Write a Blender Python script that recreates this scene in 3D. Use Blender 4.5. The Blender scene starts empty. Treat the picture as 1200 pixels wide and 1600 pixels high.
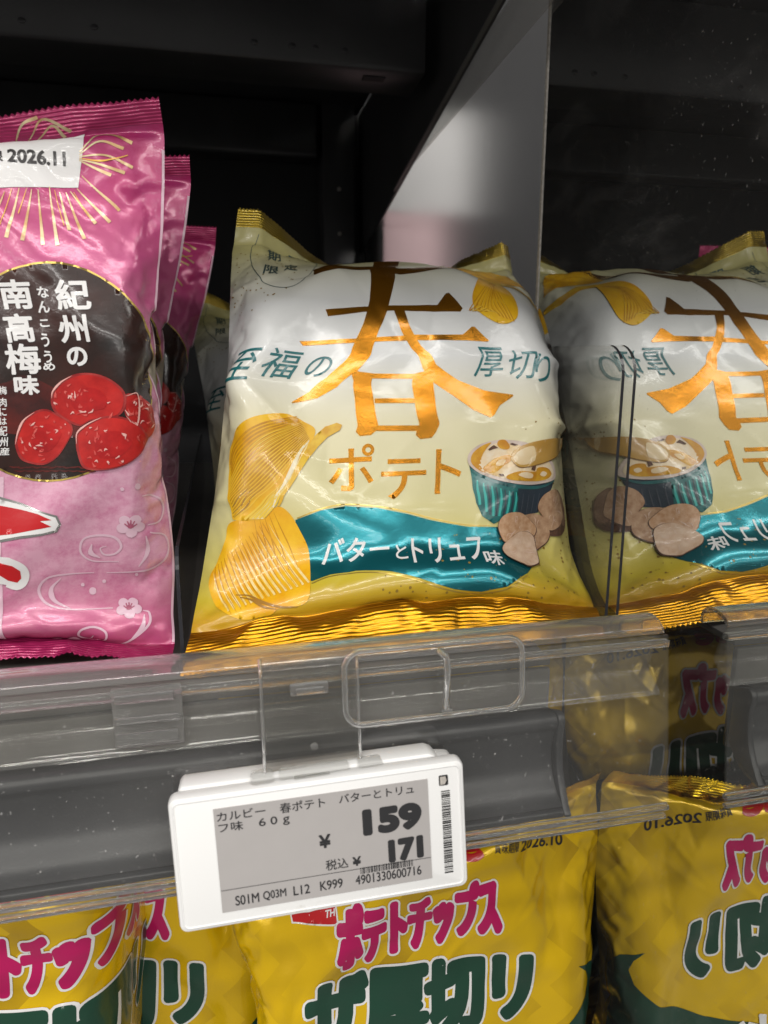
import bpy, bmesh, math, random
import numpy as np
from mathutils import Vector, Matrix, Euler
from mathutils.geometry import delaunay_2d_cdt

SC = bpy.context.scene
COL = SC.collection
R = math.radians

# ------------------------------------------------------------------ camera
cam = bpy.data.cameras.new('camera')
cam.sensor_fit = 'VERTICAL'
cam.sensor_height = 36.0
cam.lens = 36.0 * 1109.0 / 1600.0
cam.clip_start = 0.005
cam.clip_end = 100.0
cam.dof.use_dof = True
cam.dof.focus_distance = 0.262
cam.dof.aperture_fstop = 16.0
cam_o = bpy.data.objects.new('camera', cam)
COL.objects.link(cam_o)
yaw, pitch = R(12.8), R(12.5)
fwd = Vector((math.sin(yaw) * math.cos(pitch), math.cos(yaw) * math.cos(pitch), -math.sin(pitch)))
cam_o.rotation_euler = fwd.to_track_quat('-Z', 'Y').to_euler()
SC.camera = cam_o

# ------------------------------------------------------------------ world, lamps, exposure
world = bpy.data.worlds.new('World')
SC.world = world
world.use_nodes = True
world.node_tree.nodes['Background'].inputs['Color'].default_value = (1.0, 0.97, 0.93, 1)
world.node_tree.nodes['Background'].inputs['Strength'].default_value = 0.26


def strip_light(x, y, z, length, width, power):
    l = bpy.data.lights.new('ceiling_strip', 'AREA')
    l.shape = 'RECTANGLE'
    l.size, l.size_y = length, width
    l.energy = power
    l.color = (1.0, 0.97, 0.93)
    o = bpy.data.objects.new('ceiling_strip_light', l)
    o.location = (x, y, z)
    COL.objects.link(o)
    return o


# rows of ceiling tubes of the shop, along the aisle and beyond it
strip_light(0.1, -0.75, 1.30, 5.0, 0.12, 52)
strip_light(0.0, -2.3, 1.40, 6.0, 0.12, 114)
strip_light(-0.3, -4.2, 1.45, 8.0, 0.15, 150)

SC.view_settings.view_transform = 'Standard'
SC.view_settings.look = 'None'
SC.view_settings.gamma = 1.0
SC.view_settings.use_curve_mapping = False
SC.view_settings.exposure = 0.0
SC.render.engine = 'CYCLES'
SC.cycles.use_denoising = True
SC.cycles.max_bounces = 12
SC.cycles.transparent_max_bounces = 24
SC.cycles.caustics_reflective = False
SC.cycles.caustics_refractive = False


# ------------------------------------------------------------------ object helpers
def tag(o, label=None, cat=None, group=None, kind=None):
    if label: o['label'] = label
    if cat: o['category'] = cat
    if group: o['group'] = group
    if kind: o['kind'] = kind
    return o


def empty(name, loc=(0, 0, 0), rot=(0, 0, 0)):
    o = bpy.data.objects.new(name, None)
    o.empty_display_size = 0.02
    o.location = loc
    o.rotation_euler = rot
    COL.objects.link(o)
    return o


def link_mesh(name, me, parent=None, loc=None):
    o = bpy.data.objects.new(name, me)
    COL.objects.link(o)
    if parent is not None:
        o.parent = parent
    if loc is not None:
        o.location = loc
    return o


def mesh_obj(name, verts, faces, mat, parent=None, smooth=False):
    me = bpy.data.meshes.new(name)
    me.from_pydata([tuple(v) for v in verts], [], faces)
    if smooth:
        me.polygons.foreach_set('use_smooth', [True] * len(me.polygons))
    me.materials.append(mat)
    me.update()
    return link_mesh(name, me, parent)


def box(name, lo, hi, mat, parent=None, bevel=0.0, seg=2):
    bm = bmesh.new()
    bmesh.ops.create_cube(bm, size=1.0)
    for v in bm.verts:
        v.co = Vector([(a + b) / 2 + c * (b - a) for a, b, c in zip(lo, hi, v.co)])
    if bevel > 0:
        bmesh.ops.bevel(bm, geom=list(bm.edges), offset=bevel, segments=seg, affect='EDGES', profile=0.5)
    me = bpy.data.meshes.new(name)
    bm.to_mesh(me)
    bm.free()
    if bevel > 0:
        me.polygons.foreach_set('use_smooth', [True] * len(me.polygons))
        try:
            me.set_sharp_from_angle(angle=R(40))
        except Exception:
            pass
    me.materials.append(mat)
    return link_mesh(name, me, parent)


def prism(name, outline, axis, a, b, mat, parent=None, bevel=0.0, smooth_angle=30):
    """closed 2D outline extruded along an axis; axis 'x': outline is (y,z), 'y': (x,z), 'z': (x,y)"""
    def p3(p, t):
        return {'x': (t, p[0], p[1]), 'y': (p[0], t, p[1]), 'z': (p[0], p[1], t)}[axis]
    bm = bmesh.new()
    lo = [bm.verts.new(p3(p, a)) for p in outline]
    hi = [bm.verts.new(p3(p, b)) for p in outline]
    n = len(outline)
    bm.faces.new(lo)
    bm.faces.new(hi[::-1])
    for i in range(n):
        bm.faces.new((lo[i], lo[(i + 1) % n], hi[(i + 1) % n], hi[i]))
    bmesh.ops.recalc_face_normals(bm, faces=list(bm.faces))
    if bevel > 0:
        ed = [e for e in bm.edges if len(e.link_faces) == 2 and e.calc_face_angle(0) > R(50)]
        bmesh.ops.bevel(bm, geom=ed, offset=bevel, segments=2, affect='EDGES', profile=0.5)
    me = bpy.data.meshes.new(name)
    bm.to_mesh(me)
    bm.free()
    me.polygons.foreach_set('use_smooth', [True] * len(me.polygons))
    try:
        me.set_sharp_from_angle(angle=R(smooth_angle))
    except Exception:
        pass
    me.materials.append(mat)
    return link_mesh(name, me, parent)


def offset_strip(path, t):
    """an open 2D polyline given a thickness: closed outline"""
    p = np.array(path, float)
    d = np.gradient(p, axis=0)
    d /= np.linalg.norm(d, axis=1)[:, None] + 1e-12
    n = np.stack([-d[:, 1], d[:, 0]], 1) * t / 2
    return [tuple(q) for q in np.concatenate([p + n, (p - n)[::-1]])]


def smooth_path(pts, n=8):
    """Catmull-Rom through 2D points"""
    p = [np.array(q, float) for q in pts]
    p = [2 * p[0] - p[1]] + p + [2 * p[-1] - p[-2]]
    out = []
    for i in range(1, len(p) - 2):
        for k in range(n):
            t = k / n
            a, b, c, d = p[i - 1], p[i], p[i + 1], p[i + 2]
            out.append(0.5 * (2 * b + (c - a) * t + (2 * a - 5 * b + 4 * c - d) * t * t + (3 * b - a - 3 * c + d) * t ** 3))
    out.append(p[-2])
    return [tuple(q) for q in out]


def rounded_rect(x0, y0, x1, y1, r, n=6):
    out = []
    for cx, cy, a0 in ((x1 - r, y1 - r, 0), (x0 + r, y1 - r, 90), (x0 + r, y0 + r, 180), (x1 - r, y0 + r, 270)):
        for k in range(n + 1):
            a = R(a0 + 90 * k / n)
            out.append((cx + r * math.cos(a), cy + r * math.sin(a)))
    return out


def tube(name, pts, rad, mat, parent=None, closed=False, ns=8):
    pts = [Vector(p) for p in pts]
    n = len(pts)
    V, F = [], []
    for i, p in enumerate(pts):
        a = pts[(i - 1) % n] if (closed or i > 0) else p
        b = pts[(i + 1) % n] if (closed or i < n - 1) else p
        d = (b - a).normalized()
        s = d.cross(Vector((0, 1, 0.01))).normalized()
        u = s.cross(d).normalized()
        for k in range(ns):
            t = 2 * math.pi * k / ns
            V.append(p + s * math.cos(t) * rad + u * math.sin(t) * rad)
    for i in range(n if closed else n - 1):
        for k in range(ns):
            i2, k2 = (i + 1) % n, (k + 1) % ns
            F.append((i * ns + k, i * ns + k2, i2 * ns + k2, i2 * ns + k))
    if not closed:
        F.append(tuple(range(ns))[::-1])
        F.append(tuple((n - 1) * ns + k for k in range(ns)))
    return mesh_obj(name, V, F, mat, parent, smooth=True)


# ------------------------------------------------------------------ materials
def new_mat(name):
    m = bpy.data.materials.new(name)
    m.use_nodes = True
    nt = m.node_tree
    return m, nt, nt.nodes['Principled BSDF']


def N(nt, kind, **kw):
    n = nt.nodes.new(kind)
    for k, v in kw.items():
        if k in n.inputs.keys():
            n.inputs[k].default_value = v
        else:
            setattr(n, k, v)
    return n


def rgba(c):
    return (c[0], c[1], c[2], 1.0)


def srgb(h):
    """#rrggbb as linear"""
    h = h.lstrip('#')
    out = []
    for i in (0, 2, 4):
        v = int(h[i:i + 2], 16) / 255
        out.append(v / 12.92 if v <= 0.04045 else ((v + 0.055) / 1.055) ** 2.4)
    return tuple(out)


def plain(name, col, rough=0.4, metal=0.0, spec=0.5, var=0.0, scale=40.0, bump=0.0, bscale=300.0):
    m, nt, b = new_mat(name)
    b.inputs['Base Color'].default_value = rgba(col)
    b.inputs['Roughness'].default_value = rough
    b.inputs['Metallic'].default_value = metal
    b.inputs['Specular IOR Level'].default_value = spec
    tc = N(nt, 'ShaderNodeTexCoord')
    if var > 0:
        no = N(nt, 'ShaderNodeTexNoise', Scale=scale, Detail=4.0)
        nt.links.new(tc.outputs['Object'], no.inputs['Vector'])
        mx = N(nt, 'ShaderNodeMix', data_type='RGBA')
        mx.inputs[6].default_value = rgba([c * (1 - var) for c in col])
        mx.inputs[7].default_value = rgba([min(1, c * (1 + var)) for c in col])
        nt.links.new(no.outputs['Fac'], mx.inputs[0])
        nt.links.new(mx.outputs[2], b.inputs['Base Color'])
    if bump > 0:
        n2 = N(nt, 'ShaderNodeTexNoise', Scale=bscale, Detail=3.0)
        nt.links.new(tc.outputs['Object'], n2.inputs['Vector'])
        bp = N(nt, 'ShaderNodeBump', Strength=bump, Distance=0.0005)
        nt.links.new(n2.outputs['Fac'], bp.inputs['Height'])
        nt.links.new(bp.outputs[0], b.inputs['Normal'])
    return m


def ink(name, col, rough=0.3, metal=0.0, coat=0.28, tex=None, ribs=False):
    """printed film: colour under a thin clear coat, with the micro-crinkle of the film; tex(nt, uv) -> colour socket"""
    m, nt, b = new_mat(name)
    b.inputs['Base Color'].default_value = rgba(col)
    b.inputs['Roughness'].default_value = rough
    b.inputs['Metallic'].default_value = metal
    b.inputs['Coat Weight'].default_value = coat
    b.inputs['Coat Roughness'].default_value = 0.06
    b.inputs['Specular IOR Level'].default_value = 0.4
    uv = N(nt, 'ShaderNodeUVMap')
    if tex:
        s = tex(nt, uv.outputs[0])
        nt.links.new(s, b.inputs['Base Color'])
    no = N(nt, 'ShaderNodeTexNoise', Scale=0.16, Detail=5.0, Roughness=0.62)
    nt.links.new(uv.outputs[0], no.inputs['Vector'])
    bp = N(nt, 'ShaderNodeBump', Strength=0.10, Distance=0.0011)
    nt.links.new(no.outputs['Fac'], bp.inputs['Height'])
    if ribs:                                            # the crimp of a heat seal
        w = N(nt, 'ShaderNodeTexWave', Scale=0.26, Distortion=0.8)
        w.bands_direction = 'Y'
        nt.links.new(uv.outputs[0], w.inputs['Vector'])
        b2 = N(nt, 'ShaderNodeBump', Strength=0.35, Distance=0.0004)
        nt.links.new(w.outputs['Fac'], b2.inputs['Height'])
        nt.links.new(bp.outputs[0], b2.inputs['Normal'])
        bp = b2
    nt.links.new(bp.outputs[0], b.inputs['Normal'])
    nt.links.new(bp.outputs[0], b.inputs['Coat Normal'])
    return m


def ramp(nt, fac, stops):
    r = N(nt, 'ShaderNodeValToRGB')
    el = r.color_ramp.elements
    while len(el) < len(stops):
        el.new(0.5)
    for e, (p, c) in zip(el, stops):
        e.position = p
        e.color = rgba(c)
    nt.links.new(fac, r.inputs[0])
    return r.outputs[0]


def uv_axis(nt, uv, axis, scale):
    s = N(nt, 'ShaderNodeSeparateXYZ')
    nt.links.new(uv, s.inputs[0])
    m = N(nt, 'ShaderNodeMath', operation='MULTIPLY')
    m.inputs[1].default_value = scale
    nt.links.new(s.outputs[axis], m.inputs[0])
    return m.outputs[0]


def noise_fac(nt, uv, scale, detail=4.0, rough=0.55, stretch=None):
    src = uv
    if stretch:
        mp = N(nt, 'ShaderNodeMapping')
        mp.inputs['Scale'].default_value = (stretch[0], stretch[1], 1)
        nt.links.new(uv, mp.inputs['Vector'])
        src = mp.outputs[0]
    no = N(nt, 'ShaderNodeTexNoise', Scale=scale, Detail=detail, Roughness=rough)
    nt.links.new(src, no.inputs['Vector'])
    return no.outputs['Fac']


def mixc(nt, fac, a, b, mode='MIX'):
    mx = N(nt, 'ShaderNodeMix', data_type='RGBA', blend_type=mode)
    for idx, v in ((6, a), (7, b)):
        if isinstance(v, (tuple, list)):
            mx.inputs[idx].default_value = rgba(v)
        else:
            nt.links.new(v, mx.inputs[idx])
    if isinstance(fac, (int, float)):
        mx.inputs[0].default_value = fac
    else:
        nt.links.new(fac, mx.inputs[0])
    return mx.outputs[2]


def clear_plastic(name, tint=(0.97, 0.97, 0.96), haze=0.04, rough=0.08, streak=0.0, ior=1.49, dust=0.0, gain=1.0):
    """thin clear acrylic: see-through with a Fresnel reflection, a little haze and dust"""
    m, nt, b = new_mat(name)
    nt.nodes.remove(b)
    out = nt.nodes['Material Output']
    tr = N(nt, 'ShaderNodeBsdfTransparent')
    tr.inputs['Color'].default_value = rgba(tint)
    gl = N(nt, 'ShaderNodeBsdfGlossy')
    gl.inputs['Roughness'].default_value = rough
    df = N(nt, 'ShaderNodeBsdfDiffuse')
    df.inputs['Color'].default_value = (0.75, 0.74, 0.72, 1)
    f0 = ((ior - 1) / (ior + 1)) ** 2
    lw = N(nt, 'ShaderNodeLayerWeight', Blend=0.5)
    pw = N(nt, 'ShaderNodeMath', operation='POWER')
    pw.inputs[1].default_value = 5.0
    nt.links.new(lw.outputs['Facing'], pw.inputs[0])
    fr = N(nt, 'ShaderNodeMath', operation='MULTIPLY_ADD')
    fr.inputs[1].default_value = 1 - f0
    fr.inputs[2].default_value = f0
    nt.links.new(pw.outputs[0], fr.inputs[0])
    geo = N(nt, 'ShaderNodeTexCoord')
    if streak > 0:
        mp = N(nt, 'ShaderNodeMapping')
        mp.inputs['Scale'].default_value = (3, 260, 260)
        nt.links.new(geo.outputs['Object'], mp.inputs['Vector'])
        no = N(nt, 'ShaderNodeTexNoise', Scale=1.0, Detail=3.0)
        nt.links.new(mp.outputs[0], no.inputs['Vector'])
        bp = N(nt, 'ShaderNodeBump', Strength=streak, Distance=0.001)
        nt.links.new(no.outputs['Fac'], bp.inputs['Height'])
        nt.links.new(bp.outputs[0], gl.inputs['Normal'])
        nt.links.new(bp.outputs[0], lw.inputs['Normal'])
    m1 = N(nt, 'ShaderNodeMixShader')
    if dust > 0:
        nd = N(nt, 'ShaderNodeTexNoise', Scale=700.0, Detail=2.0)
        nt.links.new(geo.outputs['Object'], nd.inputs['Vector'])
        nl = N(nt, 'ShaderNodeTexNoise', Scale=25.0, Detail=4.0)
        nt.links.new(geo.outputs['Object'], nl.inputs['Vector'])
        mr = N(nt, 'ShaderNodeMapRange')
        mr.inputs['From Min'].default_value = 0.70
        mr.inputs['From Max'].default_value = 0.80
        mr.inputs['To Max'].default_value = dust
        nt.links.new(nd.outputs['Fac'], mr.inputs['Value'])
        ad = N(nt, 'ShaderNodeMath', operation='MULTIPLY_ADD')
        ad.inputs[1].default_value = haze * 2.0
        nt.links.new(nl.outputs['Fac'], ad.inputs[0])
        nt.links.new(mr.outputs[0], ad.inputs[2])
        nt.links.new(ad.outputs[0], m1.inputs[0])
    else:
        m1.inputs[0].default_value = haze
    nt.links.new(tr.outputs[0], m1.inputs[1])
    nt.links.new(df.outputs[0], m1.inputs[2])
    m2 = N(nt, 'ShaderNodeMixShader')
    if gain != 1.0:
        g = N(nt, 'ShaderNodeMath', operation='MULTIPLY')
        g.inputs[1].default_value = gain
        g.use_clamp = True
        nt.links.new(fr.outputs[0], g.inputs[0])
        nt.links.new(g.outputs[0], m2.inputs[0])
    else:
        nt.links.new(fr.outputs[0], m2.inputs[0])
    nt.links.new(m1.outputs[0], m2.inputs[1])
    nt.links.new(gl.outputs[0], m2.inputs[2])
    nt.links.new(m2.outputs[0], out.inputs['Surface'])
    return m


M_BLACK = plain('black_powder_coat', (0.055, 0.055, 0.058), 0.36, var=0.25, scale=30, bump=0.15, bscale=900)
M_BACK = plain('black_back_panel', (0.02, 0.02, 0.022), 0.5, spec=0.3, var=0.2)
M_GREY = plain('grey_extrusion', (0.036, 0.037, 0.041), 0.40, var=0.12, scale=60, bump=0.08, bscale=600)
M_DECK = plain('shelf_deck_metal', (0.17, 0.16, 0.15), 0.42, var=0.2)
def scuffed_white():
    m = plain('white_abs', (0.80, 0.80, 0.79), 0.38, var=0.03, scale=25, bump=0.05, bscale=1200)
    nt = m.node_tree
    b = nt.nodes['Principled BSDF']
    old = b.inputs['Base Color'].links[0].from_socket
    tc = N(nt, 'ShaderNodeTexCoord')
    n1 = N(nt, 'ShaderNodeTexNoise', Scale=90.0, Detail=8.0, Roughness=0.75)
    n2 = N(nt, 'ShaderNodeTexNoise', Scale=14.0, Detail=2.0)
    for n in (n1, n2):
        nt.links.new(tc.outputs['Object'], n.inputs['Vector'])
    mul = N(nt, 'ShaderNodeMath', operation='MULTIPLY')
    nt.links.new(n1.outputs['Fac'], mul.inputs[0])
    nt.links.new(n2.outputs['Fac'], mul.inputs[1])
    nt.links.new(mixc(nt, ramp(nt, mul.outputs[0], [(0.36, (0, 0, 0)), (0.5, (0.55, 0.55, 0.55))]), old, (0.42, 0.40, 0.33)), b.inputs['Base Color'])
    return m


M_WHITE = scuffed_white()
M_EINK = plain('eink_screen', (0.40, 0.38, 0.37), 0.55, var=0.03, scale=200, spec=0.3)
M_EINK_TXT = plain('eink_ink', (0.02, 0.02, 0.022), 0.6)
M_INK_BLACK = plain('black_print', (0.012, 0.012, 0.012), 0.5)
M_CLEAR = clear_plastic('clear_acrylic', haze=0.05, rough=0.06, streak=0.3, dust=0.2)
M_PANEL = clear_plastic('clear_panel', haze=0.022, rough=0.05, dust=0.4)
m_, nt_, b_ = new_mat('clear_moulding')
b_.inputs['Base Color'].default_value = (0.96, 0.96, 0.95, 1)
b_.inputs['Transmission Weight'].default_value = 1.0
b_.inputs['Roughness'].default_value = 0.05
b_.inputs['IOR'].default_value = 1.46
tr_ = N(nt_, 'ShaderNodeBsdfTransparent')
tr_.inputs['Color'].default_value = (0.96, 0.96, 0.95, 1)
mx_ = N(nt_, 'ShaderNodeMixShader')
mx_.inputs[0].default_value = 0.8
hz_ = N(nt_, 'ShaderNodeBsdfDiffuse')
hz_.inputs['Color'].default_value = (0.8, 0.79, 0.77, 1)
mh_ = N(nt_, 'ShaderNodeMixShader')
mh_.inputs[0].default_value = 0.40
nt_.links.new(tr_.outputs[0], mh_.inputs[1])
nt_.links.new(hz_.outputs[0], mh_.inputs[2])
nt_.links.new(mh_.outputs[0], mx_.inputs[1])
nt_.links.new(b_.outputs[0], mx_.inputs[2])
nt_.links.new(mx_.outputs[0], nt_.nodes['Material Output'].inputs['Surface'])
M_CLIP = m_
M_KNUCKLE = M_CLIP.copy()
M_KNUCKLE.name = 'clear_hinge'
for n_ in M_KNUCKLE.node_tree.nodes:
    if n_.type == 'MIX_SHADER':
        n_.inputs[0].default_value = 0.35 if n_.inputs[0].default_value > 0.6 else 0.02
M_DIV = clear_plastic('clear_divider', haze=0.015, rough=0.04)
M_DIVEDGE = plain('divider_edge', (0.03, 0.03, 0.035), 0.2)  # dark refraction of the clear edge put into its colour
M_EDGE = plain('sheet_edge', (0.45, 0.42, 0.38), 0.4, var=0.5, scale=600)
m_, nt_, b_ = new_mat('mirror')
b_.inputs['Base Color'].default_value = (0.74, 0.75, 0.74, 1)
b_.inputs['Metallic'].default_value = 1.0
# wiped glass: faint smears and a little dust
tc_ = N(nt_, 'ShaderNodeTexCoord')
mp_ = N(nt_, 'ShaderNodeMapping')
mp_.inputs['Scale'].default_value = (1.0, 9.0, 22.0)
mp_.inputs['Rotation'].default_value = (0.5, 0.0, 0.0)
nt_.links.new(tc_.outputs['Object'], mp_.inputs['Vector'])
sm_ = N(nt_, 'ShaderNodeTexNoise', Scale=2.2, Detail=6.0, Roughness=0.65)
nt_.links.new(mp_.outputs[0], sm_.inputs['Vector'])
mr_ = N(nt_, 'ShaderNodeMapRange')
mr_.inputs['From Min'].default_value = 0.52
mr_.inputs['From Max'].default_value = 0.80
mr_.inputs['To Max'].default_value = 0.06
nt_.links.new(sm_.outputs['Fac'], mr_.inputs['Value'])
du_ = N(nt_, 'ShaderNodeTexNoise', Scale=900.0, Detail=1.0)
nt_.links.new(tc_.outputs['Object'], du_.inputs['Vector'])
md_ = N(nt_, 'ShaderNodeMapRange')
md_.inputs['From Min'].default_value = 0.72
md_.inputs['From Max'].default_value = 0.78
md_.inputs['To Max'].default_value = 0.16
nt_.links.new(du_.outputs['Fac'], md_.inputs['Value'])
ad_ = N(nt_, 'ShaderNodeMath', operation='ADD')
nt_.links.new(mr_.outputs[0], ad_.inputs[0])
nt_.links.new(md_.outputs[0], ad_.inputs[1])
a2_ = N(nt_, 'ShaderNodeMath', operation='ADD')
a2_.inputs[1].default_value = 0.02
nt_.links.new(ad_.outputs[0], a2_.inputs[0])
db_ = N(nt_, 'ShaderNodeBsdfDiffuse')
db_.inputs['Color'].default_value = (0.6, 0.59, 0.57, 1)
ms_ = N(nt_, 'ShaderNodeMixShader')
nt_.links.new(a2_.outputs[0], ms_.inputs[0])
nt_.links.new(b_.outputs[0], ms_.inputs[1])
nt_.links.new(db_.outputs[0], ms_.inputs[2])
nt_.links.new(ms_.outputs[0], nt_.nodes['Material Output'].inputs['Surface'])
b_.inputs['Roughness'].default_value = 0.0
M_MIRROR = m_
M_EDGEGREY = plain('grey_edge', (0.16, 0.16, 0.15), 0.4)
M_STRIP = clear_plastic('reflection_strip', haze=0.16, rough=0.12, streak=0.3)
M_CARTON_PINK = plain('pink_card', (0.80, 0.56, 0.58), 0.6, var=0.05)
M_CARTON_WHITE = plain('white_card', (0.92, 0.91, 0.90), 0.6, var=0.05)
m_, nt_, b_ = new_mat('frosted_sheet')
b_.inputs['Base Color'].default_value = (0.97, 0.97, 0.97, 1)
b_.inputs['Transmission Weight'].default_value = 1.0
b_.inputs['Roughness'].default_value = 0.40
b_.inputs['IOR'].default_value = 1.045
M_FROST = m_
M_SIDE = plain('satin_side_panel', (0.25, 0.25, 0.26), 0.22, metal=0.85)


# ------------------------------------------------------------------ pillow bags: an inflated film, simulated
def inflate(W, H, step, seal, vol, press, frames, seed):
    """two flat sheets of film sealed at top and bottom and blown up; returns front and back grids in metres"""
    nx, ny, S = round(W / step), round(H / step), 10.0
    ns = round(seal / step)
    rng = random.Random(seed)
    verts, faces, idx = [], [], {}

    def vid(side, j, i):
        fused = i in (0, nx) or j <= ns or j >= ny - ns
        k = (0 if fused else side, j, i)
        if k not in idx:
            z = 0 if fused else (0.0006 if side == 0 else -0.0006)
            idx[k] = len(verts)
            verts.append(((i * step - W / 2) * S, -(z + rng.uniform(-0.0002, 0.0002)) * S, j * step * S))
        return idx[k]
    for side in (0, 1):
        for j in range(ny):
            for i in range(nx):
                if side == 1 and (j < ns or j >= ny - ns):
                    continue
                q = [vid(side, j, i), vid(side, j, i + 1), vid(side, j + 1, i + 1), vid(side, j + 1, i)]
                faces.append(q if side == 0 else q[::-1])
    me = bpy.data.meshes.new('film')
    me.from_pydata(verts, [], faces)
    me.update()
    ob = bpy.data.objects.new('film', me)
    COL.objects.link(ob)
    m = ob.modifiers.new('cloth', 'CLOTH')
    s = m.settings
    s.quality, s.mass, s.air_damping = 6, 0.1, 2
    s.tension_stiffness, s.compression_stiffness, s.shear_stiffness, s.bending_stiffness = 60, 20, 30, 0.05
    s.tension_damping = s.compression_damping = s.shear_damping = 10
    s.bending_damping = 0.5
    s.use_pressure = True
    s.uniform_pressure_force = press
    s.use_pressure_volume = True
    s.target_volume = vol
    s.effector_weights.gravity = 0
    m.collision_settings.use_collision = False
    m.collision_settings.use_self_collision = False
    m.point_cache.frame_end = frames
    for f in range(1, frames + 1):
        SC.frame_set(f)
    ev = ob.evaluated_get(bpy.context.evaluated_depsgraph_get()).to_mesh()
    co = np.empty(len(ev.vertices) * 3)
    ev.vertices.foreach_get('co', co)
    co = co.reshape(-1, 3) / S
    G = [np.array([[co[vid(sd, j, i)] for i in range(nx + 1)] for j in range(ny + 1)]) for sd in (0, 1)]
    bpy.data.objects.remove(ob)
    bpy.data.meshes.remove(me)
    SC.frame_set(1)
    return G


def upsample(A, k):
    """Catmull-Rom along both axes of a grid of points"""
    def up(B):
        n = len(B)
        P = np.concatenate([[2 * B[0] - B[1]], B, [2 * B[-1] - B[-2]]])
        out = np.empty(((n - 1) * k + 1,) + B.shape[1:])
        for q in range(k):
            t = q / k
            a, b, c, d = P[0:n - 1], P[1:n], P[2:n + 1], P[3:n + 2]
            out[q:-1:k] = 0.5 * (2 * b + (c - a) * t + (2 * a - 5 * b + 4 * c - d) * t * t + (3 * b - a - 3 * c + d) * t ** 3)
        out[-1] = B[-1]
        return out
    return up(up(A).swapaxes(0, 1)).swapaxes(0, 1)


def interp(keys, x):
    xs, ys = zip(*keys)
    return np.interp(x, xs, ys)


def bend(G, lean, ear=None):
    """lean the standing bag along its height: lean = [(z metres, degrees back)]; ear = share of the top fold lost at the corners"""
    zmax = 0.25
    zz = np.linspace(-0.02, zmax, 541)
    dz = zz[1] - zz[0]
    out = []
    for A in G:
        B = np.empty_like(A)
        x, y, z = A[..., 0], A[..., 1], A[..., 2]
        res = []
        for keys in ((lean,) if ear is None else (lean, ear)):
            ph = np.radians(interp(keys, zz))
            ph = np.convolve(np.pad(ph, 12, mode='edge'), np.ones(25) / 25, 'valid')
            Y = np.cumsum(np.sin(ph)) * dz
            Z = np.cumsum(np.cos(ph)) * dz
            i0 = np.argmin(np.abs(zz))
            Y -= Y[i0]
            Z -= Z[i0]
            p = np.interp(z, zz, ph)
            res.append((np.interp(z, zz, Y) + y * np.cos(p), np.interp(z, zz, Z) - y * np.sin(p)))
        if ear is None:
            B[..., 1], B[..., 2] = res[0]
        else:
            hw = np.abs(x) / (np.abs(A[..., 0]).max() + 1e-9)
            w = np.where(x > 0, 0.62 * np.clip((hw - 0.45) / 0.5, 0, 1) ** 1.6, np.clip((hw - 0.12) / 0.40, 0, 1))
            B[..., 1] = res[0][0] * (1 - w) + res[1][0] * w
            B[..., 2] = res[0][1] * (1 - w) + res[1][1] * w
        B[..., 0] = x
        if ear is not None:                                # the left corner hangs a little
            B[..., 2] -= 0.011 * np.where(x < 0, w, 0) * np.clip((z - 0.135) / 0.06, 0, 1)
        out.append(B)
    return out


def grid_normals(A):
    du = np.gradient(A, axis=1)
    dv = np.gradient(A, axis=0)
    n = np.cross(du, dv)
    return n / (np.linalg.norm(n, axis=-1, keepdims=True) + 1e-12)


# ------------------------------------------------------------------ print: outlines in millimetres laid onto the film
def resample(loop, seg):
    p = np.array(loop, float)
    out = []
    for a, b in zip(p, np.roll(p, -1, axis=0)):
        d = np.linalg.norm(b - a)
        if d < 1e-6:
            continue
        n = max(1, int(math.ceil(d / seg)))
        out.append(a + (b - a) * (np.arange(n) / n)[:, None])
    return np.concatenate(out)


def area(loop):
    p = np.array(loop)
    q = np.roll(p, -1, axis=0)
    return 0.5 * np.sum(p[:, 0] * q[:, 1] - q[:, 0] * p[:, 1])


def grow(loop, d):
    """offset a closed loop to its right-hand side (outwards for a counter-clockwise loop)"""
    p = np.array(loop, float)
    keep = np.linalg.norm(p - np.roll(p, 1, axis=0), axis=1) > 1e-4
    p = p[keep]
    e = np.roll(p, -1, axis=0) - p
    e /= np.linalg.norm(e, axis=1)[:, None] + 1e-12
    n = np.stack([e[:, 1], -e[:, 0]], 1)
    out = []
    for i in range(len(p)):
        n0, n1 = n[i - 1], n[i]
        cr = n0[0] * n1[1] - n0[1] * n1[0]
        if cr * d > 0.15 * abs(d):                      # convex: round join
            a0, a1 = math.atan2(n0[1], n0[0]), math.atan2(n1[1], n1[0])
            da = (a1 - a0 + math.pi) % (2 * math.pi) - math.pi
            k = max(1, int(abs(da) / 0.5))
            for q in range(k + 1):
                a = a0 + da * q / k
                out.append(p[i] + d * np.array((math.cos(a), math.sin(a))))
        else:
            m = n0 + n1
            m = m / max(0.35, (m @ m) / 2)
            out.append(p[i] + d * m)
    return np.array(out)


def winding(pts, loops):
    w = np.zeros(len(pts))
    for L in loops:
        a = np.asarray(L)
        b = np.roll(a, -1, axis=0)
        for s in range(0, len(pts), 4000):
            P = pts[s:s + 4000]
            y = P[:, 1:2]
            up = (a[None, :, 1] <= y) & (b[None, :, 1] > y)
            dn = (a[None, :, 1] > y) & (b[None, :, 1] <= y)
            cr = (b[None, :, 0] - a[None, :, 0]) * (y - a[None, :, 1]) - (P[:, 0:1] - a[None, :, 0]) * (b[None, :, 1] - a[None, :, 1])
            w[s:s + 4000] += (up & (cr > 0)).sum(1) - (dn & (cr < 0)).sum(1)
    return w


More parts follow.
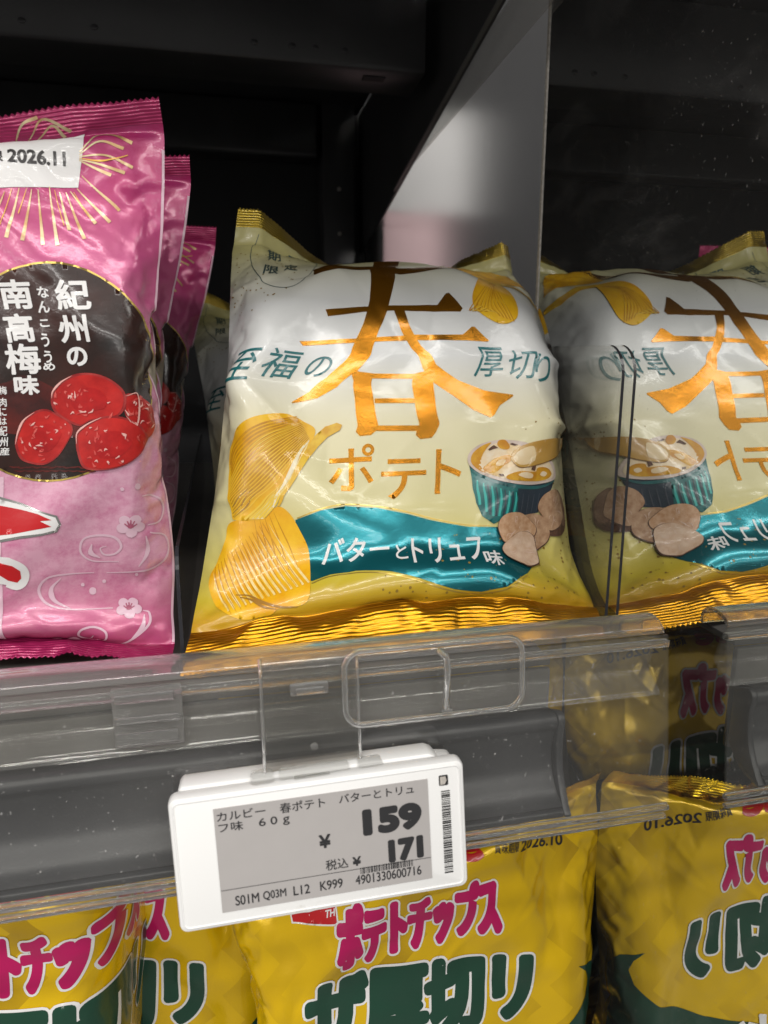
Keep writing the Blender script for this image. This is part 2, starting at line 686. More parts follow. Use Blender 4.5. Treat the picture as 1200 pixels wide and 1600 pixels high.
def fill(loops, seg=1.2, lattice=1.6):
    """triangles inside a set of loops (non-zero winding > 0), fine enough to follow the film"""
    Ls = [resample(L, seg) for L in loops]
    Ls = [L for L in Ls if len(L) > 2]
    if not Ls:
        return np.zeros((0, 2)), []
    verts, edges, o = [], [], 0
    for L in Ls:
        verts.append(L)
        n = len(L)
        edges += [(o + i, o + (i + 1) % n) for i in range(n)]
        o += n
    B = np.concatenate(verts)
    if lattice:
        x = np.arange(B[:, 0].min() + lattice * .37, B[:, 0].max(), lattice)
        y = np.arange(B[:, 1].min() + lattice * .41, B[:, 1].max(), lattice)
        if len(x) and len(y):
            g = np.stack(np.meshgrid(x, y), -1).reshape(-1, 2)
            g = g[winding(g, Ls) > 0]
            if len(g):
                near = np.concatenate([((g[q:q + 2000, None] - B[None]) ** 2).sum(-1).min(1) for q in range(0, len(g), 2000)])
                g = g[near > 0.5]
            if len(g):
                verts.append(g)
    allv = np.concatenate(verts)
    r = delaunay_2d_cdt([Vector(v) for v in allv], edges, [], 0, 1e-5)
    P = np.array([(v[0], v[1]) for v in r[0]])
    T = np.array([f for f in r[2] if len(f) == 3], int)
    if not len(T):
        return np.zeros((0, 2)), []
    c = P[T].mean(1)
    T = T[winding(c, Ls) > 0]
    return P, [tuple(int(k) for k in t) for t in T]


_glyphs = {}


def text_loops(s, vertical=False, gap=0.0):
    """outlines of a line of text in Blender's own font, unit em"""
    key = (s, vertical, gap)
    if key in _glyphs:
        return _glyphs[key]
    loops = []
    pen = 0.0
    chunks = list(s) if vertical else [s]
    for ch in chunks:
        cu = bpy.data.curves.new('lettering', 'FONT')
        cu.body = ch
        cu.space_character = 1.0 + gap
        ob = bpy.data.objects.new('lettering', cu)
        COL.objects.link(ob)
        bpy.context.view_layer.update()
        ev = ob.evaluated_get(bpy.context.evaluated_depsgraph_get())
        c2 = ev.to_curve(bpy.context.evaluated_depsgraph_get())
        got = []
        for sp in c2.splines:
            bp = sp.bezier_points
            L = []
            n = len(bp)
            for i in range(n):
                a, b = bp[i], bp[(i + 1) % n]
                p0, p1, p2, p3 = (np.array(q[:2]) for q in (a.co, a.handle_right, b.co, b.handle_left))
                p2, p3 = np.array(b.handle_left[:2]), np.array(b.co[:2])
                straight = abs(np.cross(p1 - p0, p3 - p0)) + abs(np.cross(p2 - p0, p3 - p0)) < 1e-5
                k = 1 if straight else 5
                for q in range(k):
                    t = q / k
                    L.append(p0 * (1 - t) ** 3 + 3 * p1 * t * (1 - t) ** 2 + 3 * p2 * t * t * (1 - t) + p3 * t ** 3)
            if len(L) > 2:
                got.append(np.array(L))
        ob.to_curve_clear() if hasattr(ob, 'to_curve_clear') else None
        bpy.data.objects.remove(ob)
        bpy.data.curves.remove(cu)
        if vertical:
            got = [g + np.array((0, pen)) for g in got]
            pen -= 1.0 + gap
        loops += got
    if loops:
        big = max(loops, key=lambda L: abs(area(L)))
        if area(big) < 0:                              # outer outlines counter-clockwise
            loops = [L[::-1] for L in loops]
    _glyphs[key] = loops
    return loops


def place(loops, o, r, t):
    """map the ink box of loops so its lower-left is o, lower-right r, upper-left t (mm)"""
    P = np.concatenate(loops)
    lo, hi = P.min(0), P.max(0)
    o, r, t = (np.array(q, float) for q in (o, r, t))
    out = []
    for L in loops:
        q = (L - lo) / (hi - lo)
        out.append(o + q[:, :1] * (r - o) + q[:, 1:] * (t - o))
    if np.cross(r - o, t - o) < 0:
        out = [L[::-1] for L in out]
    return out


def bold(loops, d):
    return [grow(L, d) for L in loops] if d else loops


def text(s, o, r, t, d=0.0, vertical=False, gap=0.0):
    return bold(place(text_loops(s, vertical, gap), o, r, t), d)


def ccw(L):
    L = np.array(L, float)
    return L if area(L) > 0 else L[::-1]


def curve_loop(pts, n=6):
    """closed smooth loop through points"""
    p = np.array(pts, float)
    m = len(p)
    out = []
    for i in range(m):
        a, b, c, d = p[(i - 1) % m], p[i], p[(i + 1) % m], p[(i + 2) % m]
        for k in range(n):
            t = k / n
            out.append(0.5 * (2 * b + (c - a) * t + (2 * a - 5 * b + 4 * c - d) * t * t + (3 * b - a - 3 * c + d) * t ** 3))
    return ccw(out)


def stroke(pts, w, smooth=True, taper=None):
    """a line of width w (mm) through points; taper = (start, end) share of the width"""
    if smooth and len(pts) > 2:
        pts = smooth_path(pts, 6)
    p = np.array(pts, float)
    d = np.gradient(p, axis=0)
    d /= np.linalg.norm(d, axis=1)[:, None] + 1e-12
    n = np.stack([-d[:, 1], d[:, 0]], 1)
    k = np.ones(len(p))
    if taper:
        k = np.linspace(taper[0], taper[1], len(p)) if len(taper) == 2 else np.interp(np.linspace(0, 1, len(p)), np.linspace(0, 1, len(taper)), taper)
    n = n * (w / 2 * k)[:, None]
    return ccw(np.concatenate([p + n, (p - n)[::-1]]))


def ellipse(cx, cy, rx, ry, rot=0.0, n=28):
    a = np.linspace(0, 2 * math.pi, n, endpoint=False)
    c, s = math.cos(R(rot)), math.sin(R(rot))
    x, y = rx * np.cos(a), ry * np.sin(a)
    return np.stack([cx + x * c - y * s, cy + x * s + y * c], 1)


def creases(A, step, spec, seal, gain=1.0):
    """sharp little folds pressed into a film: spec = (seed, how many, list of given folds (u0, v0, u1, v1, height, width) in mm)"""
    seed, n, given = spec
    rs = random.Random(seed)
    ny, nx = A.shape[:2]
    s = step * 1000
    u, v = np.meshgrid(np.arange(nx) * s, np.arange(ny) * s)
    W, H = nx * s, ny * s
    todo = list(given)
    for _ in range(n):
        # most folds run out of the corners and the seals, a few cross the face
        if rs.random() < 0.6:
            u0 = rs.choice((rs.uniform(0, .3), rs.uniform(.7, 1))) * W
            top = rs.random() < 0.6
            v0 = H - rs.uniform(12, 45) if top else rs.uniform(14, 45)
            a = (-90 if top else 90) + rs.uniform(-55, 55)
        else:
            u0, v0, a = rs.uniform(.1, .9) * W, rs.uniform(.2, .85) * H, rs.uniform(0, 180)
        L = rs.uniform(14, 48)
        todo.append((u0, v0, u0 + L * math.cos(R(a)), v0 + L * math.sin(R(a)), rs.choice((-1, 1)) * rs.uniform(0.15, 0.55), rs.uniform(1.8, 6)))
    D = np.zeros((ny, nx))
    for u0, v0, u1, v1, h, w in todo:
        L = math.hypot(u1 - u0, v1 - v0)
        t = ((u - u0) * (u1 - u0) + (v - v0) * (v1 - v0)) / L
        d = ((u - u0) * (v1 - v0) - (v - v0) * (u1 - u0)) / L
        d = d + 0.035 * L * np.sin(t / L * 3.1 + u0)
        f = np.clip(t / (0.25 * L), 0, 1) * np.clip((L - t) / (0.6 * L), 0, 1)
        side = np.where(d > 0, np.exp(-np.abs(d) / w), np.exp(-np.abs(d) / (w * 0.45)))
        D += h * f * side
    D *= np.clip((v - seal * 1000) / 6, 0, 1) * np.clip((H - seal * 1000 - v) / 6, 0, 1)
    D *= np.clip(np.minimum(u, W - u) / 3, 0, 1)
    P = np.pad(D, 1, mode='edge')
    D = (D * 2 + P[:-2, 1:-1] + P[2:, 1:-1] + P[1:-1, :-2] + P[1:-1, 2:]) / 6
    return grid_normals(A) * (D * gain / 1000)[..., None]



class Film:
    """one bag's film: the two grids, in the bag's own frame, and the artwork printed on the front"""

    def __init__(self, W, H, seal, step, grids, k, folds=None, top=None, gain=1.0):
        self.W, self.H, self.seal, self.step = W, H, seal, step / k
        self.F, self.B = (upsample(g, k) for g in grids)
        if folds:
            self.F += creases(self.F, self.step, folds, seal, gain)
        self.n = grid_normals(self.F)
        self.ns = round(seal / step) * k
        self.nt = round((top or seal) / step) * k        # the top seal may be narrower than the bottom one
        self.V, self.T, self.UV, self.MI, self.mats = [], [], [], [], []
        self.count = 0

    def mat_index(self, m):
        if m not in self.mats:
            self.mats.append(m)
        return self.mats.index(m)

    def surf(self, uv, off):
        s = self.step * 1000
        x = np.clip(uv[:, 0] / s, 0, self.F.shape[1] - 1.001)
        y = np.clip(uv[:, 1] / s, 0, self.F.shape[0] - 1.001)
        i, j = x.astype(int), y.astype(int)
        fx, fy = (x - i)[:, None], (y - j)[:, None]

        def bl(A):
            return (A[j, i] * (1 - fx) + A[j, i + 1] * fx) * (1 - fy) + (A[j + 1, i] * (1 - fx) + A[j + 1, i + 1] * fx) * fy
        return bl(self.F) + bl(self.n) * off

    def art(self, loops, mat, layer):
        P, T = fill(loops)
        if not len(T):
            return
        lo, hi = np.array((0.0, self.seal * 1000)), np.array((self.W * 1000, self.H * 1000 - self.nt * self.step * 1000))
        c = P[np.array(T)].mean(1)
        ok = ((c > lo) & (c < hi)).all(1)
        T = [t for t, k in zip(T, ok) if k]
        P = np.clip(P, lo, hi)
        self.V.append(self.surf(P, 0.00010 + 0.00009 * layer))
        self.UV.append(P)
        self.T += [tuple(a + self.count for a in t) for t in T]
        self.MI += [self.mat_index(mat)] * len(T)
        self.count += len(P)

    def build(self, root, m_front, m_back, m_seal, m_top=None, name='film_body'):
        ny, nx = self.F.shape[:2]
        s = self.step * 1000
        uvg = np.stack(np.meshgrid(np.arange(nx) * s, np.arange(ny) * s), -1)
        j0, j1, jb = self.ns, ny - 1 - self.nt, ny - 1 - self.ns

        def quads(a, b, base, flip=False):
            w = nx
            J, I = np.meshgrid(np.arange(a, b), np.arange(nx - 1), indexing='ij')
            q = np.stack([J * w + I, J * w + I + 1, (J + 1) * w + I + 1, (J + 1) * w + I], -1).reshape(-1, 4) - a * w + base
            return q[:, ::-1] if flip else q
        Vf = self.F[j0:j1 + 1].reshape(-1, 3)
        Vb = self.B[j0:jb + 1].reshape(-1, 3)
        UVf = uvg[j0:j1 + 1].reshape(-1, 2)
        qf = quads(j0, j1, 0)
        qb = quads(j0, jb, len(Vf), True)
        UVb = uvg[j0:jb + 1].reshape(-1, 2)
        base = len(Vf) + len(Vb)
        V = np.concatenate([Vf, Vb] + self.V)
        UV = np.concatenate([UVf, UVb] + self.UV)
        faces = [tuple(q) for q in qf.tolist()] + [tuple(q) for q in qb.tolist()] + [tuple(a + base for a in t) for t in self.T]
        mf, mb = self.mat_index(m_front), self.mat_index(m_back)
        mi = [mf] * len(qf) + [mb] * len(qb) + self.MI
        obs = [self._mesh(name, V, faces, UV, mi, self.mats, root)]
        rs = random.Random(5)
        for upper, a, b in ((True, j1, ny - 1), (False, 0, j0)):
            A = self.F[a:b + 1].copy()
            edge = -1 if upper else 0
            nxt = -2 if upper else 1
            d = A[edge] - A[nxt]
            zig = (np.arange(nx) % 2)[:, None] * 0.9 + np.array([rs.uniform(-.1, .1) for _ in range(nx)])[:, None]
            A[edge] = A[edge] + d * (zig - 0.5)
            th = np.array(grid_normals(self.F[a:b + 1])) * 0.00012
            V2 = np.concatenate([(A + th).reshape(-1, 3), (A - th).reshape(-1, 3)])
            U2 = np.concatenate([uvg[a:b + 1].reshape(-1, 2)] * 2)
            q2 = quads(a, b, 0).tolist() + quads(a, b, A.shape[0] * nx, True).tolist()
            obs.append(self._mesh('crimped_seal', V2, [tuple(q) for q in q2], U2, [0] * len(q2), [m_top if (m_top and upper) else m_seal], root))
        return obs

    @staticmethod
    def _mesh(name, V, faces, UV, mi, mats, root):
        me = bpy.data.meshes.new(name)
        me.from_pydata(V.tolist(), [], faces)
        for m in mats:
            me.materials.append(m)
        me.polygons.foreach_set('material_index', mi)
        me.polygons.foreach_set('use_smooth', [True] * len(faces))
        ul = me.uv_layers.new(name='UVMap')
        li = np.empty(len(me.loops), dtype=np.int32)
        me.loops.foreach_get('vertex_index', li)
        ul.data.foreach_set('uv', np.asarray(UV)[li].astype(np.float32).ravel())
        me.update()
        return link_mesh(name, me, root)


def copy_thing(root, loc, rot, label):
    c = root.copy()
    COL.objects.link(c)
    c.location, c.rotation_euler = loc, rot
    c['label'] = label
    for ch in root.children:
        k = ch.copy()
        COL.objects.link(k)
        k.parent = c
    return c

# ------------------------------------------------------------------ the shelf bay
XM = 0.1517                     # face of the mirror that closes the bay
ZD = -0.108                     # top of the shelf the bags stand on

bay = box('back_panel', (-0.80, 0.765, -0.75), (0.30, 0.775, 0.45), M_BACK)
tag(bay, 'black metal back panel closing the rear of the shelf bay', 'back panel')

up = empty('slotted_upright', (0.122, 0.755, -0.3))
tag(up, 'black slotted upright post on the back panel beside the slanted bracket', 'upright')
u_ = box('post', (-0.016, -0.02, -0.4), (0.016, 0.008, 0.7), M_BLACK, up, 0.002)
for z_ in (0.4575, 0.4165, 0.362, 0.32):
    prism('screw', [(0.0019 * math.cos(a), z_ + 0.0019 * math.sin(a)) for a in np.linspace(0, 5.8, 12)], 'y', -0.0216, -0.0199, M_EDGE, up, 0.0004)

side = empty('frosted_screen', (XM + 0.0015, 0.55, -0.70))
tag(side, 'frosted screen behind the edge of the mirror, pale shapes blurred through it', 'screen')
sp_ = box('frosted_sheet', (0.0, -0.2155, 0.0), (0.003, 0.214, 1.15), M_FROST, side)

# the neighbouring bay behind the frosted sheet; white carton added to brighten the blur
for nm, lab, lo, hi, mt in (('pink_carton', 'pale pink carton behind the frosted panel, the lower of two', (0.160, 0.70, -0.02), (0.222, 0.76, 0.132), M_CARTON_PINK),
                            ('white_carton', 'white carton added behind the frosted panel to brighten its blur, standing on a pink one', (0.160, 0.70, 0.1325), (0.248, 0.76, 0.224), M_CARTON_WHITE)):
    root_ = empty(nm, (lo[0], lo[1], lo[2]))
    tag(root_, lab, 'carton')
    o_ = box('carton_body', (0, 0, 0), tuple(h - l for h, l in zip(hi, lo)), mt, root_, 0.001)
    box('lid_flap', (0.001, -0.0006, hi[2] - lo[2] - 0.012), (hi[0] - lo[0] - 0.001, -0.0001, hi[2] - lo[2] - 0.001), mt, root_)
nsh = box('metal_shelf', (0.157, 0.45, -0.024), (0.60, 0.764, -0.0205), M_BLACK)
tag(nsh, 'black shelf of the neighbouring bay beyond the frosted panel', 'shelf')
nsd = box('blocking_partition', (0.96, 0.30, -0.30), (0.965, 0.764, 0.45), M_BACK)  # unseen; added to cut the grey glow scattered through the frosted sheet
tag(nsd, 'unseen black partition added to cut stray light in the frosted screen', 'partition')
nbk = box('back_panel', (0.302, 0.765, -0.75), (1.2, 0.775, 0.45), M_BACK)
tag(nbk, 'black back panel of the neighbouring bay', 'back panel')

mir = empty('mirror_panel', (XM, 0.23, -0.70))
tag(mir, 'upright mirror panel closing the right end of the shelves', 'mirror')
mp = box('mirror_glass', (XM, 0.06, -0.70), (XM + 0.004, 0.3315, 0.45), M_MIRROR)
mp.parent = mir
mp.location = (-XM, -0.23, 0.70)
me_ = box('sheet_edge', (XM - 0.0004, 0.3318, -0.70), (XM + 0.0013, 0.3338, 0.45), M_EDGE)
me_.parent = mir
me_.location = (-XM, -0.23, 0.70)

# upper shelf: board, stiffening beam and slanted bracket, all black metal
ush = empty('metal_shelf', (-0.25, 0.5, 0.165))
tag(ush, 'black metal upper shelf with folded stiffening beams, seen from below', 'shelf')


def bx(name, lo, hi, mat, root, bevel=0.0):
    o = box(name, lo, hi, mat, root, bevel)
    o.location = -Vector(root.location)
    return o


bx('shelf_board', (-0.80, 0.12, 0.232), (0.146, 0.762, 0.236), M_BLACK, ush)
beam = prism('beam', [(0.478, 0.230), (0.478, 0.176), (0.4795, 0.1735), (0.482, 0.1725), (0.520, 0.1725), (0.520, 0.178), (0.4835, 0.178), (0.4835, 0.230)],
             'x', -0.80, 0.1355, M_BLACK, ush, 0.0008)
beam.location = -Vector(ush.location)
b2 = prism('beam', [(0.73, 0.230), (0.73, 0.186), (0.733, 0.184), (0.76, 0.184), (0.76, 0.230)], 'x', -0.80, 0.10, M_BLACK, ush, 0.001)
b2.location = -Vector(ush.location)
for k, x in enumerate((-0.098, -0.06, 0.0295, 0.052, 0.066, 0.084)):
    d_ = prism('spot_weld', [(x + 0.0022 * math.cos(a), 0.1815 + 0.0016 * math.sin(a)) for a in np.linspace(0, 6.2, 10)], 'y', 0.4773, 0.4785, M_BLACK, ush, 0.0004)
    d_.location = -Vector(ush.location)
slot = bx('oval_hole', (0.098, 0.488, 0.1719), (0.112, 0.496, 0.1724), M_INK_BLACK, ush)
br = prism('slanted_bracket', [(0.762, 0.1035), (0.738, 0.1030), (0.36, 0.1766), (0.20, 0.206), (0.20, 0.2315), (0.762, 0.2315)], 'x', 0.1465, 0.1488, M_BLACK, ush, 0.0005)
br.location = -Vector(ush.location)

bl = prism('bracket_edge', [(0.60, 0.1292), (0.36, 0.1756), (0.20, 0.2050), (0.20, 0.2062), (0.36, 0.1768), (0.60, 0.1304)], 'x', 0.1440, 0.1464, M_EDGEGREY, ush, 0.0)
bl.location = -Vector(ush.location)
# hazy strip added in place of the shelf edge's reflection along the side panel
strip_ = prism('reflection_strip', [(0.60, 0.139), (0.12, 0.16), (0.12, 0.185), (0.60, 0.160)], 'x', 0.1489, 0.1505, M_STRIP)
tag(strip_, 'pale strip along the frosted screen, added as the reflection of the shelf edge', 'reflection strip')

# the shelf the bags stand on
shf = empty('metal_shelf', (-0.25, 0.4, ZD))
tag(shf, 'dark grey metal shelf under the pink and cream bags', 'shelf')
bx('shelf_board', (-0.80, 0.222, ZD - 0.003), (0.113, 0.745, ZD), M_DECK, shf, 0.0008)
bx('folded_lip', (-0.80, 0.2205, ZD - 0.046), (0.1125, 0.2235, ZD - 0.0035), M_DECK, shf, 0.001)

# grey price-channel profile on the shelf's front
gx = empty('price_channel', (-0.2, 0.21, -0.14))
tag(gx, 'dark grey concave shelf edge profile with an end cap behind the clear rail', 'shelf edge')
prof = smooth_path([(0.2195, -0.1265), (0.2125, -0.1255), (0.2105, -0.1275), (0.2125, -0.1315), (0.2140, -0.139), (0.2128, -0.147), (0.2080, -0.1535), (0.2030, -0.1565)], 6)
g1 = prism('channel', offset_strip(prof, 0.0022), 'x', -0.60, 0.1105, M_GREY, gx, 0.0)
g1.location = -Vector(gx.location)
capo = smooth_path([(0.2195, -0.1270), (0.2120, -0.1240), (0.2090, -0.1265), (0.2098, -0.133), (0.2085, -0.145), (0.2030, -0.1555), (0.2005, -0.1585), (0.2040, -0.1590), (0.2120, -0.1570), (0.2195, -0.150)], 4)
g2 = prism('end_cap', capo, 'x', 0.1107, 0.1135, M_GREY, gx, 0.0007)
g2.location = -Vector(gx.location)
g3 = prism('lip', rounded_rect(0.2010, -0.1592, 0.2062, -0.1566, 0.001), 'x', -0.60, 0.1104, M_GREY, gx, 0.0)
g3.location = -Vector(gx.location)

# clear rail in front of it
rl = empty('clear_rail', (-0.2, 0.195, -0.12))
tag(rl, 'long clear plastic price rail clipped along the front of the shelf', 'shelf rail')


def rail_part(name, outline, x0, x1, mat, bevel=0.0):
    o = prism(name, outline, 'x', x0, x1, mat, rl, bevel)
    o.location = -Vector(rl.location)
    return o


RX = 0.1405
roll = smooth_path([(0.2085, -0.0935), (0.2080, -0.0896), (0.2050, -0.0872), (0.2005, -0.0868), (0.1968, -0.0882), (0.1952, -0.0903)], 6)
rail_part('rolled_edge', offset_strip(roll, 0.0014), -0.60, RX - 0.001, M_CLIP)
front = [(0.1944, -0.0905), (0.1930, -0.100), (0.1895, -0.125), (0.1862, -0.1478)]
rail_part('clear_flap', offset_strip(front, 0.0009), -0.60, RX, M_PANEL)
inner = [(0.1962, -0.0906), (0.1985, -0.0955), (0.2011, -0.1045), (0.1990, -0.1068), (0.1940, -0.1098), (0.1932, -0.1112)]
rail_part('channel_strip', offset_strip(inner, 0.0012), -0.60, RX - 0.002, M_CLEAR)
rail_part('rib', rounded_rect(0.1930, -0.0945, 0.1958, -0.0922, 0.0006), -0.60, RX, M_CLIP)
rail_part('hem', rounded_rect(0.1851, -0.1500, 0.1876, -0.1480, 0.0007), -0.60, RX, M_CLIP)
rail_part('hem', rounded_rect(0.1856, -0.1535, 0.1876, -0.1519, 0.0006), -0.60, RX - 0.0005, M_CLIP)
rail_part('hem_web', [(0.1862, -0.1500), (0.1862, -0.1519), (0.1869, -0.1519), (0.1869, -0.1500)], -0.60, RX - 0.0004, M_PANEL)

# a short clear connector clip on the rail, over the pink bag
cl = empty('rail_clip', (-0.023, 0.190, -0.097))
tag(cl, 'small clear plastic clip on the rail below the pink bag', 'clip')
for nm, lo, hi in (('clip_plate', (-0.0330, 0.1885, -0.1065), (-0.0145, 0.1897, -0.0885)), ('clip_rib', (-0.0320, 0.1872, -0.0925), (-0.0165, 0.1884, -0.0900)),
                   ('clip_rib', (-0.0320, 0.1872, -0.0985), (-0.0150, 0.1884, -0.0968)), ('clip_rib', (-0.0322, 0.1872, -0.1050), (-0.0160, 0.1884, -0.1015))):
    bx(nm, lo, hi, M_CLIP, cl, 0.0004)

# hinged holder for the price tag
hd = empty('tag_holder', (0.021, 0.188, -0.1))
tag(hd, 'clear hinged plastic holder with rounded loop carrying the electronic price tag', 'tag holder')


def hpart(o):
    o.location = -Vector(hd.location)
    return o


hpart(prism('hanger_plate', offset_strip([(0.1915, -0.0842), (0.1890, -0.0905), (0.1872, -0.105), (0.1850, -0.1165)], 0.0011), 'x', 0.0070, 0.0350, M_KNUCKLE, hd, 0.0002))
for x_ in (0.0071, 0.0349):
    hpart(tube('plate_edge', [(x_, 0.1910, -0.0845), (x_, 0.1886, -0.0905), (x_, 0.1868, -0.105), (x_, 0.1846, -0.1165)], 0.0005, M_CLIP, hd, ns=6))
hpart(box('catch', (0.0150, 0.1855, -0.0945), (0.0260, 0.1875, -0.0910), M_CLIP, hd, 0.0006))
hpart(box('catch', (0.0165, 0.1843, -0.0938), (0.0245, 0.1854, -0.0917), M_CLIP, hd, 0.0004))
for x0, x1 in ((0.0030, 0.0095), (0.0335, 0.0410)):
    hpart(box('hinge_knuckle', (x0, 0.1800, -0.1195), (x1, 0.1855, -0.1150), M_KNUCKLE, hd, 0.0013))
hpart(box('hinge_pin', (0.0110, 0.1805, -0.1185), (0.0310, 0.1845, -0.1150), M_KNUCKLE, hd, 0.0009))
hpart(box('hinge_pin', (0.0150, 0.1795, -0.1180), (0.0250, 0.1804, -0.1157), M_KNUCKLE, hd, 0.0003))
loop_o = [(x, 0.1888 + (-0.0835 - z) * -0.09, z) for x, z in rounded_rect(0.0310, -0.1062, 0.0862, -0.0838, 0.0052, 8)]
hpart(tube('sign_loop', loop_o, 0.00095, M_CLIP, hd, closed=True))
hpart(tube('loop_bar', [(0.0590, 0.1868, -0.0850), (0.0612, 0.1868, -0.0872), (0.0618, 0.1868, -0.0910), (0.0616, 0.1868, -0.1040)], 0.0011, M_CLIP, hd))
hpart(box('bar_foot', (0.0600, 0.1858, -0.1062), (0.0634, 0.1876, -0.1038), M_CLIP, hd, 0.0005))
hpart(prism('hinge_dot', [(0.0215 + 0.0011 * math.cos(a), -0.1105 + 0.0011 * math.sin(a)) for a in np.linspace(0, 6, 14)], 'y', 0.1848, 0.1858, M_CLIP, hd, 0.0003))

# ------------------------------------------------------------------ electronic price tag
tg = empty('price_tag', (0.0232, 0.1765, -0.1361), (R(-5.2), R(-2.2), R(-2.5)))
tag(tg, 'white electronic shelf price tag with a grey screen reading 159 yen', 'price tag')


def flat_text(name, specs, y, mat, parent):
    """flat lettering: specs are loop sets in mm on the tag's face"""
    V, F, n = [], [], 0
    for loops in specs:
        P, T = fill(loops, 3.0, None)
        V += [(p[0] / 1000, y, p[1] / 1000) for p in P]
        F += [tuple(a + n for a in t) for t in T]
        n += len(P)
    return mesh_obj(name, V, F, mat, parent)


def rect(x0, y0, x1, y1):
    return np.array([(x0, y0), (x1, y0), (x1, y1), (x0, y1)], float)


# case: rounded front frame and a slightly smaller, stepped back half
fr_ = prism('case', rounded_rect(-0.0422, -0.0202, 0.0412, 0.0198, 0.0024), 'y', -0.0006, 0.0045, M_WHITE, tg, 0.0011, 40)
bk_ = prism('case_shell', [(-0.0400, -0.019), (0.0395, -0.019), (0.0402, 0.0155), (0.0395, 0.0175), (0.0350, 0.0182), (0.0338, 0.0198), (0.0320, 0.0206), (-0.0385, 0.0206), (-0.0400, 0.0196)],
            'y', 0.0043, 0.0125, M_WHITE, tg, 0.0012, 40)
rim = rounded_rect(-0.0408, -0.0188, 0.0398, 0.0184, 0.0016, 5)
tube('bead', [(x, -0.0005, z) for x, z in rim], 0.00035, M_WHITE, tg, closed=True, ns=6)
scr = box('screen', (-0.0302, -0.0009, -0.0155), (0.0302, 0.0002, 0.0155), M_EINK, tg)
edge = 0.22
glyphs = [
    text('カルビー', (-29.4, 11.9), (-16.2, 11.9), (-29.4, 14.5), 0.02),
    text('春ポテト', (-12.2, 11.6), (0.4, 11.6), (-12.2, 14.6), 0.02),
    text('バターとトリュ', (4.4, 12.0), (26.0, 12.0), (4.4, 14.6), 0.02),
    text('フ味', (-29.2, 8.5), (-22.6, 8.5), (-29.2, 11.2), 0.02),
    text('6', (-18.2, 8.7), (-16.4, 8.7), (-18.2, 11.0), 0.02),
    text('0', (-15.0, 8.7), (-13.2, 8.7), (-15.0, 11.0), 0.02),
    text('g', (-11.6, 8.0), (-9.8, 8.0), (-11.6, 10.4), 0.02),
    text('¥', (-1.9, -0.6), (1.1, -0.6), (-1.9, 3.2), 0.16),
    text('159', (11.4, 1.7), (27.2, 1.7), (11.4, 8.4), 0.75),
    text('171', (18.2, -7.9), (27.4, -7.8), (18.2, -2.0), 0.6),
    text('税込', (-0.6, -7.8), (5.8, -7.8), (-0.6, -4.6), 0.02),
    text('¥', (7.2, -7.6), (9.4, -7.6), (7.2, -5.0), 0.12),
    text('S01M', (-26.4, -13.9), (-19.9, -13.9), (-26.4, -11.0), 0.03),
    text('Q03M', (-18.7, -13.9), (-12.3, -13.9), (-18.7, -11.0), 0.03),
    text('L12', (-10.2, -13.7), (-5.6, -13.7), (-10.2, -10.9), 0.03),
    text('K999', (-2.6, -13.6), (3.8, -13.6), (-2.6, -10.8), 0.03),
    text('4901330600716', (7.6, -13.6), (27.0, -13.6), (7.6, -10.8), 0.03),
    [rect(-30.1, -8.85, 30.1, -8.70)],
]
rs_ = random.Random(3)
x = 9.2
bars = []
while x < 24.6:
    w_ = rs_.choice((0.14, 0.14, 0.25, 0.36))
    bars.append(rect(x, -10.5, x + w_, -8.5))
    x += w_ + rs_.choice((0.14, 0.22, 0.34))
glyphs.append(bars)
flat_text('screen_text', glyphs, -0.00105, M_EINK_TXT, scr)
bars, z = [], -14.8
while z < 11.2:
    h_ = rs_.choice((0.12, 0.12, 0.22, 0.33, 0.45))
    bars.append(rect(34.1, z, 36.7, z + h_))
    z += h_ + rs_.choice((0.12, 0.2, 0.3))
flat_text('side_barcode', [bars], -0.00075, M_INK_BLACK, tg)
sensor = prism('light_sensor', rounded_rect(0.0336, 0.0128, 0.0363, 0.0159, 0.0004), 'y', -0.0008, -0.0002, M_INK_BLACK, tg)
prism('sensor_lens', [(0.0339, 0.0132), (0.0352, 0.0133), (0.0358, 0.0144), (0.0355, 0.0156), (0.0339, 0.0156)], 'y', -0.0011, -0.0009, M_EDGE, tg)

# ------------------------------------------------------------------ clear dividers between the rows of bags
def divider(label, x, y0, y1, z1, r):
    root = empty('shelf_divider', (x, y0, ZD))
    tag(root, label, 'divider', 'clear shelf dividers')
    pts = [(y1 - y0, 0.0005), (0.0, 0.0005)]
    for k in range(9):
        a = R(180 - 90 * k / 8)
        pts.append((r + r * math.cos(a), (z1 - ZD) - r + r * math.sin(a)))
    pts.append((y1 - y0, z1 - ZD))
    prism('divider_sheet', pts, 'x', -0.0006, 0.0006, M_DIV, root)
    ed = [(0.0, p[0], p[1]) for p in pts[1:]]
    ed = [Vector(p) for p in ed]
    V, F = [], []
    for p in ed:
        V += [p + Vector((-0.00062, -0.0004, 0.0003)), p + Vector((0.00062, -0.0004, 0.0003))]
    for i in range(len(ed) - 1):
        F.append((2 * i, 2 * i + 1, 2 * i + 3, 2 * i + 2))
    mesh_obj('divider_rim', V, F, M_DIVEDGE, root)
    return root


divider('clear plastic shelf divider with a rounded corner, standing against the mirror', 0.1492, 0.2475, 0.62, 0.0035, 0.012)
divider('low clear plastic shelf divider between the pink bags and the cream bags', -0.0175, 0.244, 0.62, -0.066, 0.008)

# ------------------------------------------------------------------ the films
STEP = 0.0028
SIM_A = inflate(0.1708, 0.2296, STEP, 0.0168, 0.26, 0.5, 34, 4)
SIM_B = inflate(0.1792, 0.2352, STEP, 0.0112, 0.34, 0.5, 34, 11)
SIM_C = inflate(0.1596, 0.2072, STEP, 0.0112, 0.23, 0.5, 34, 23)


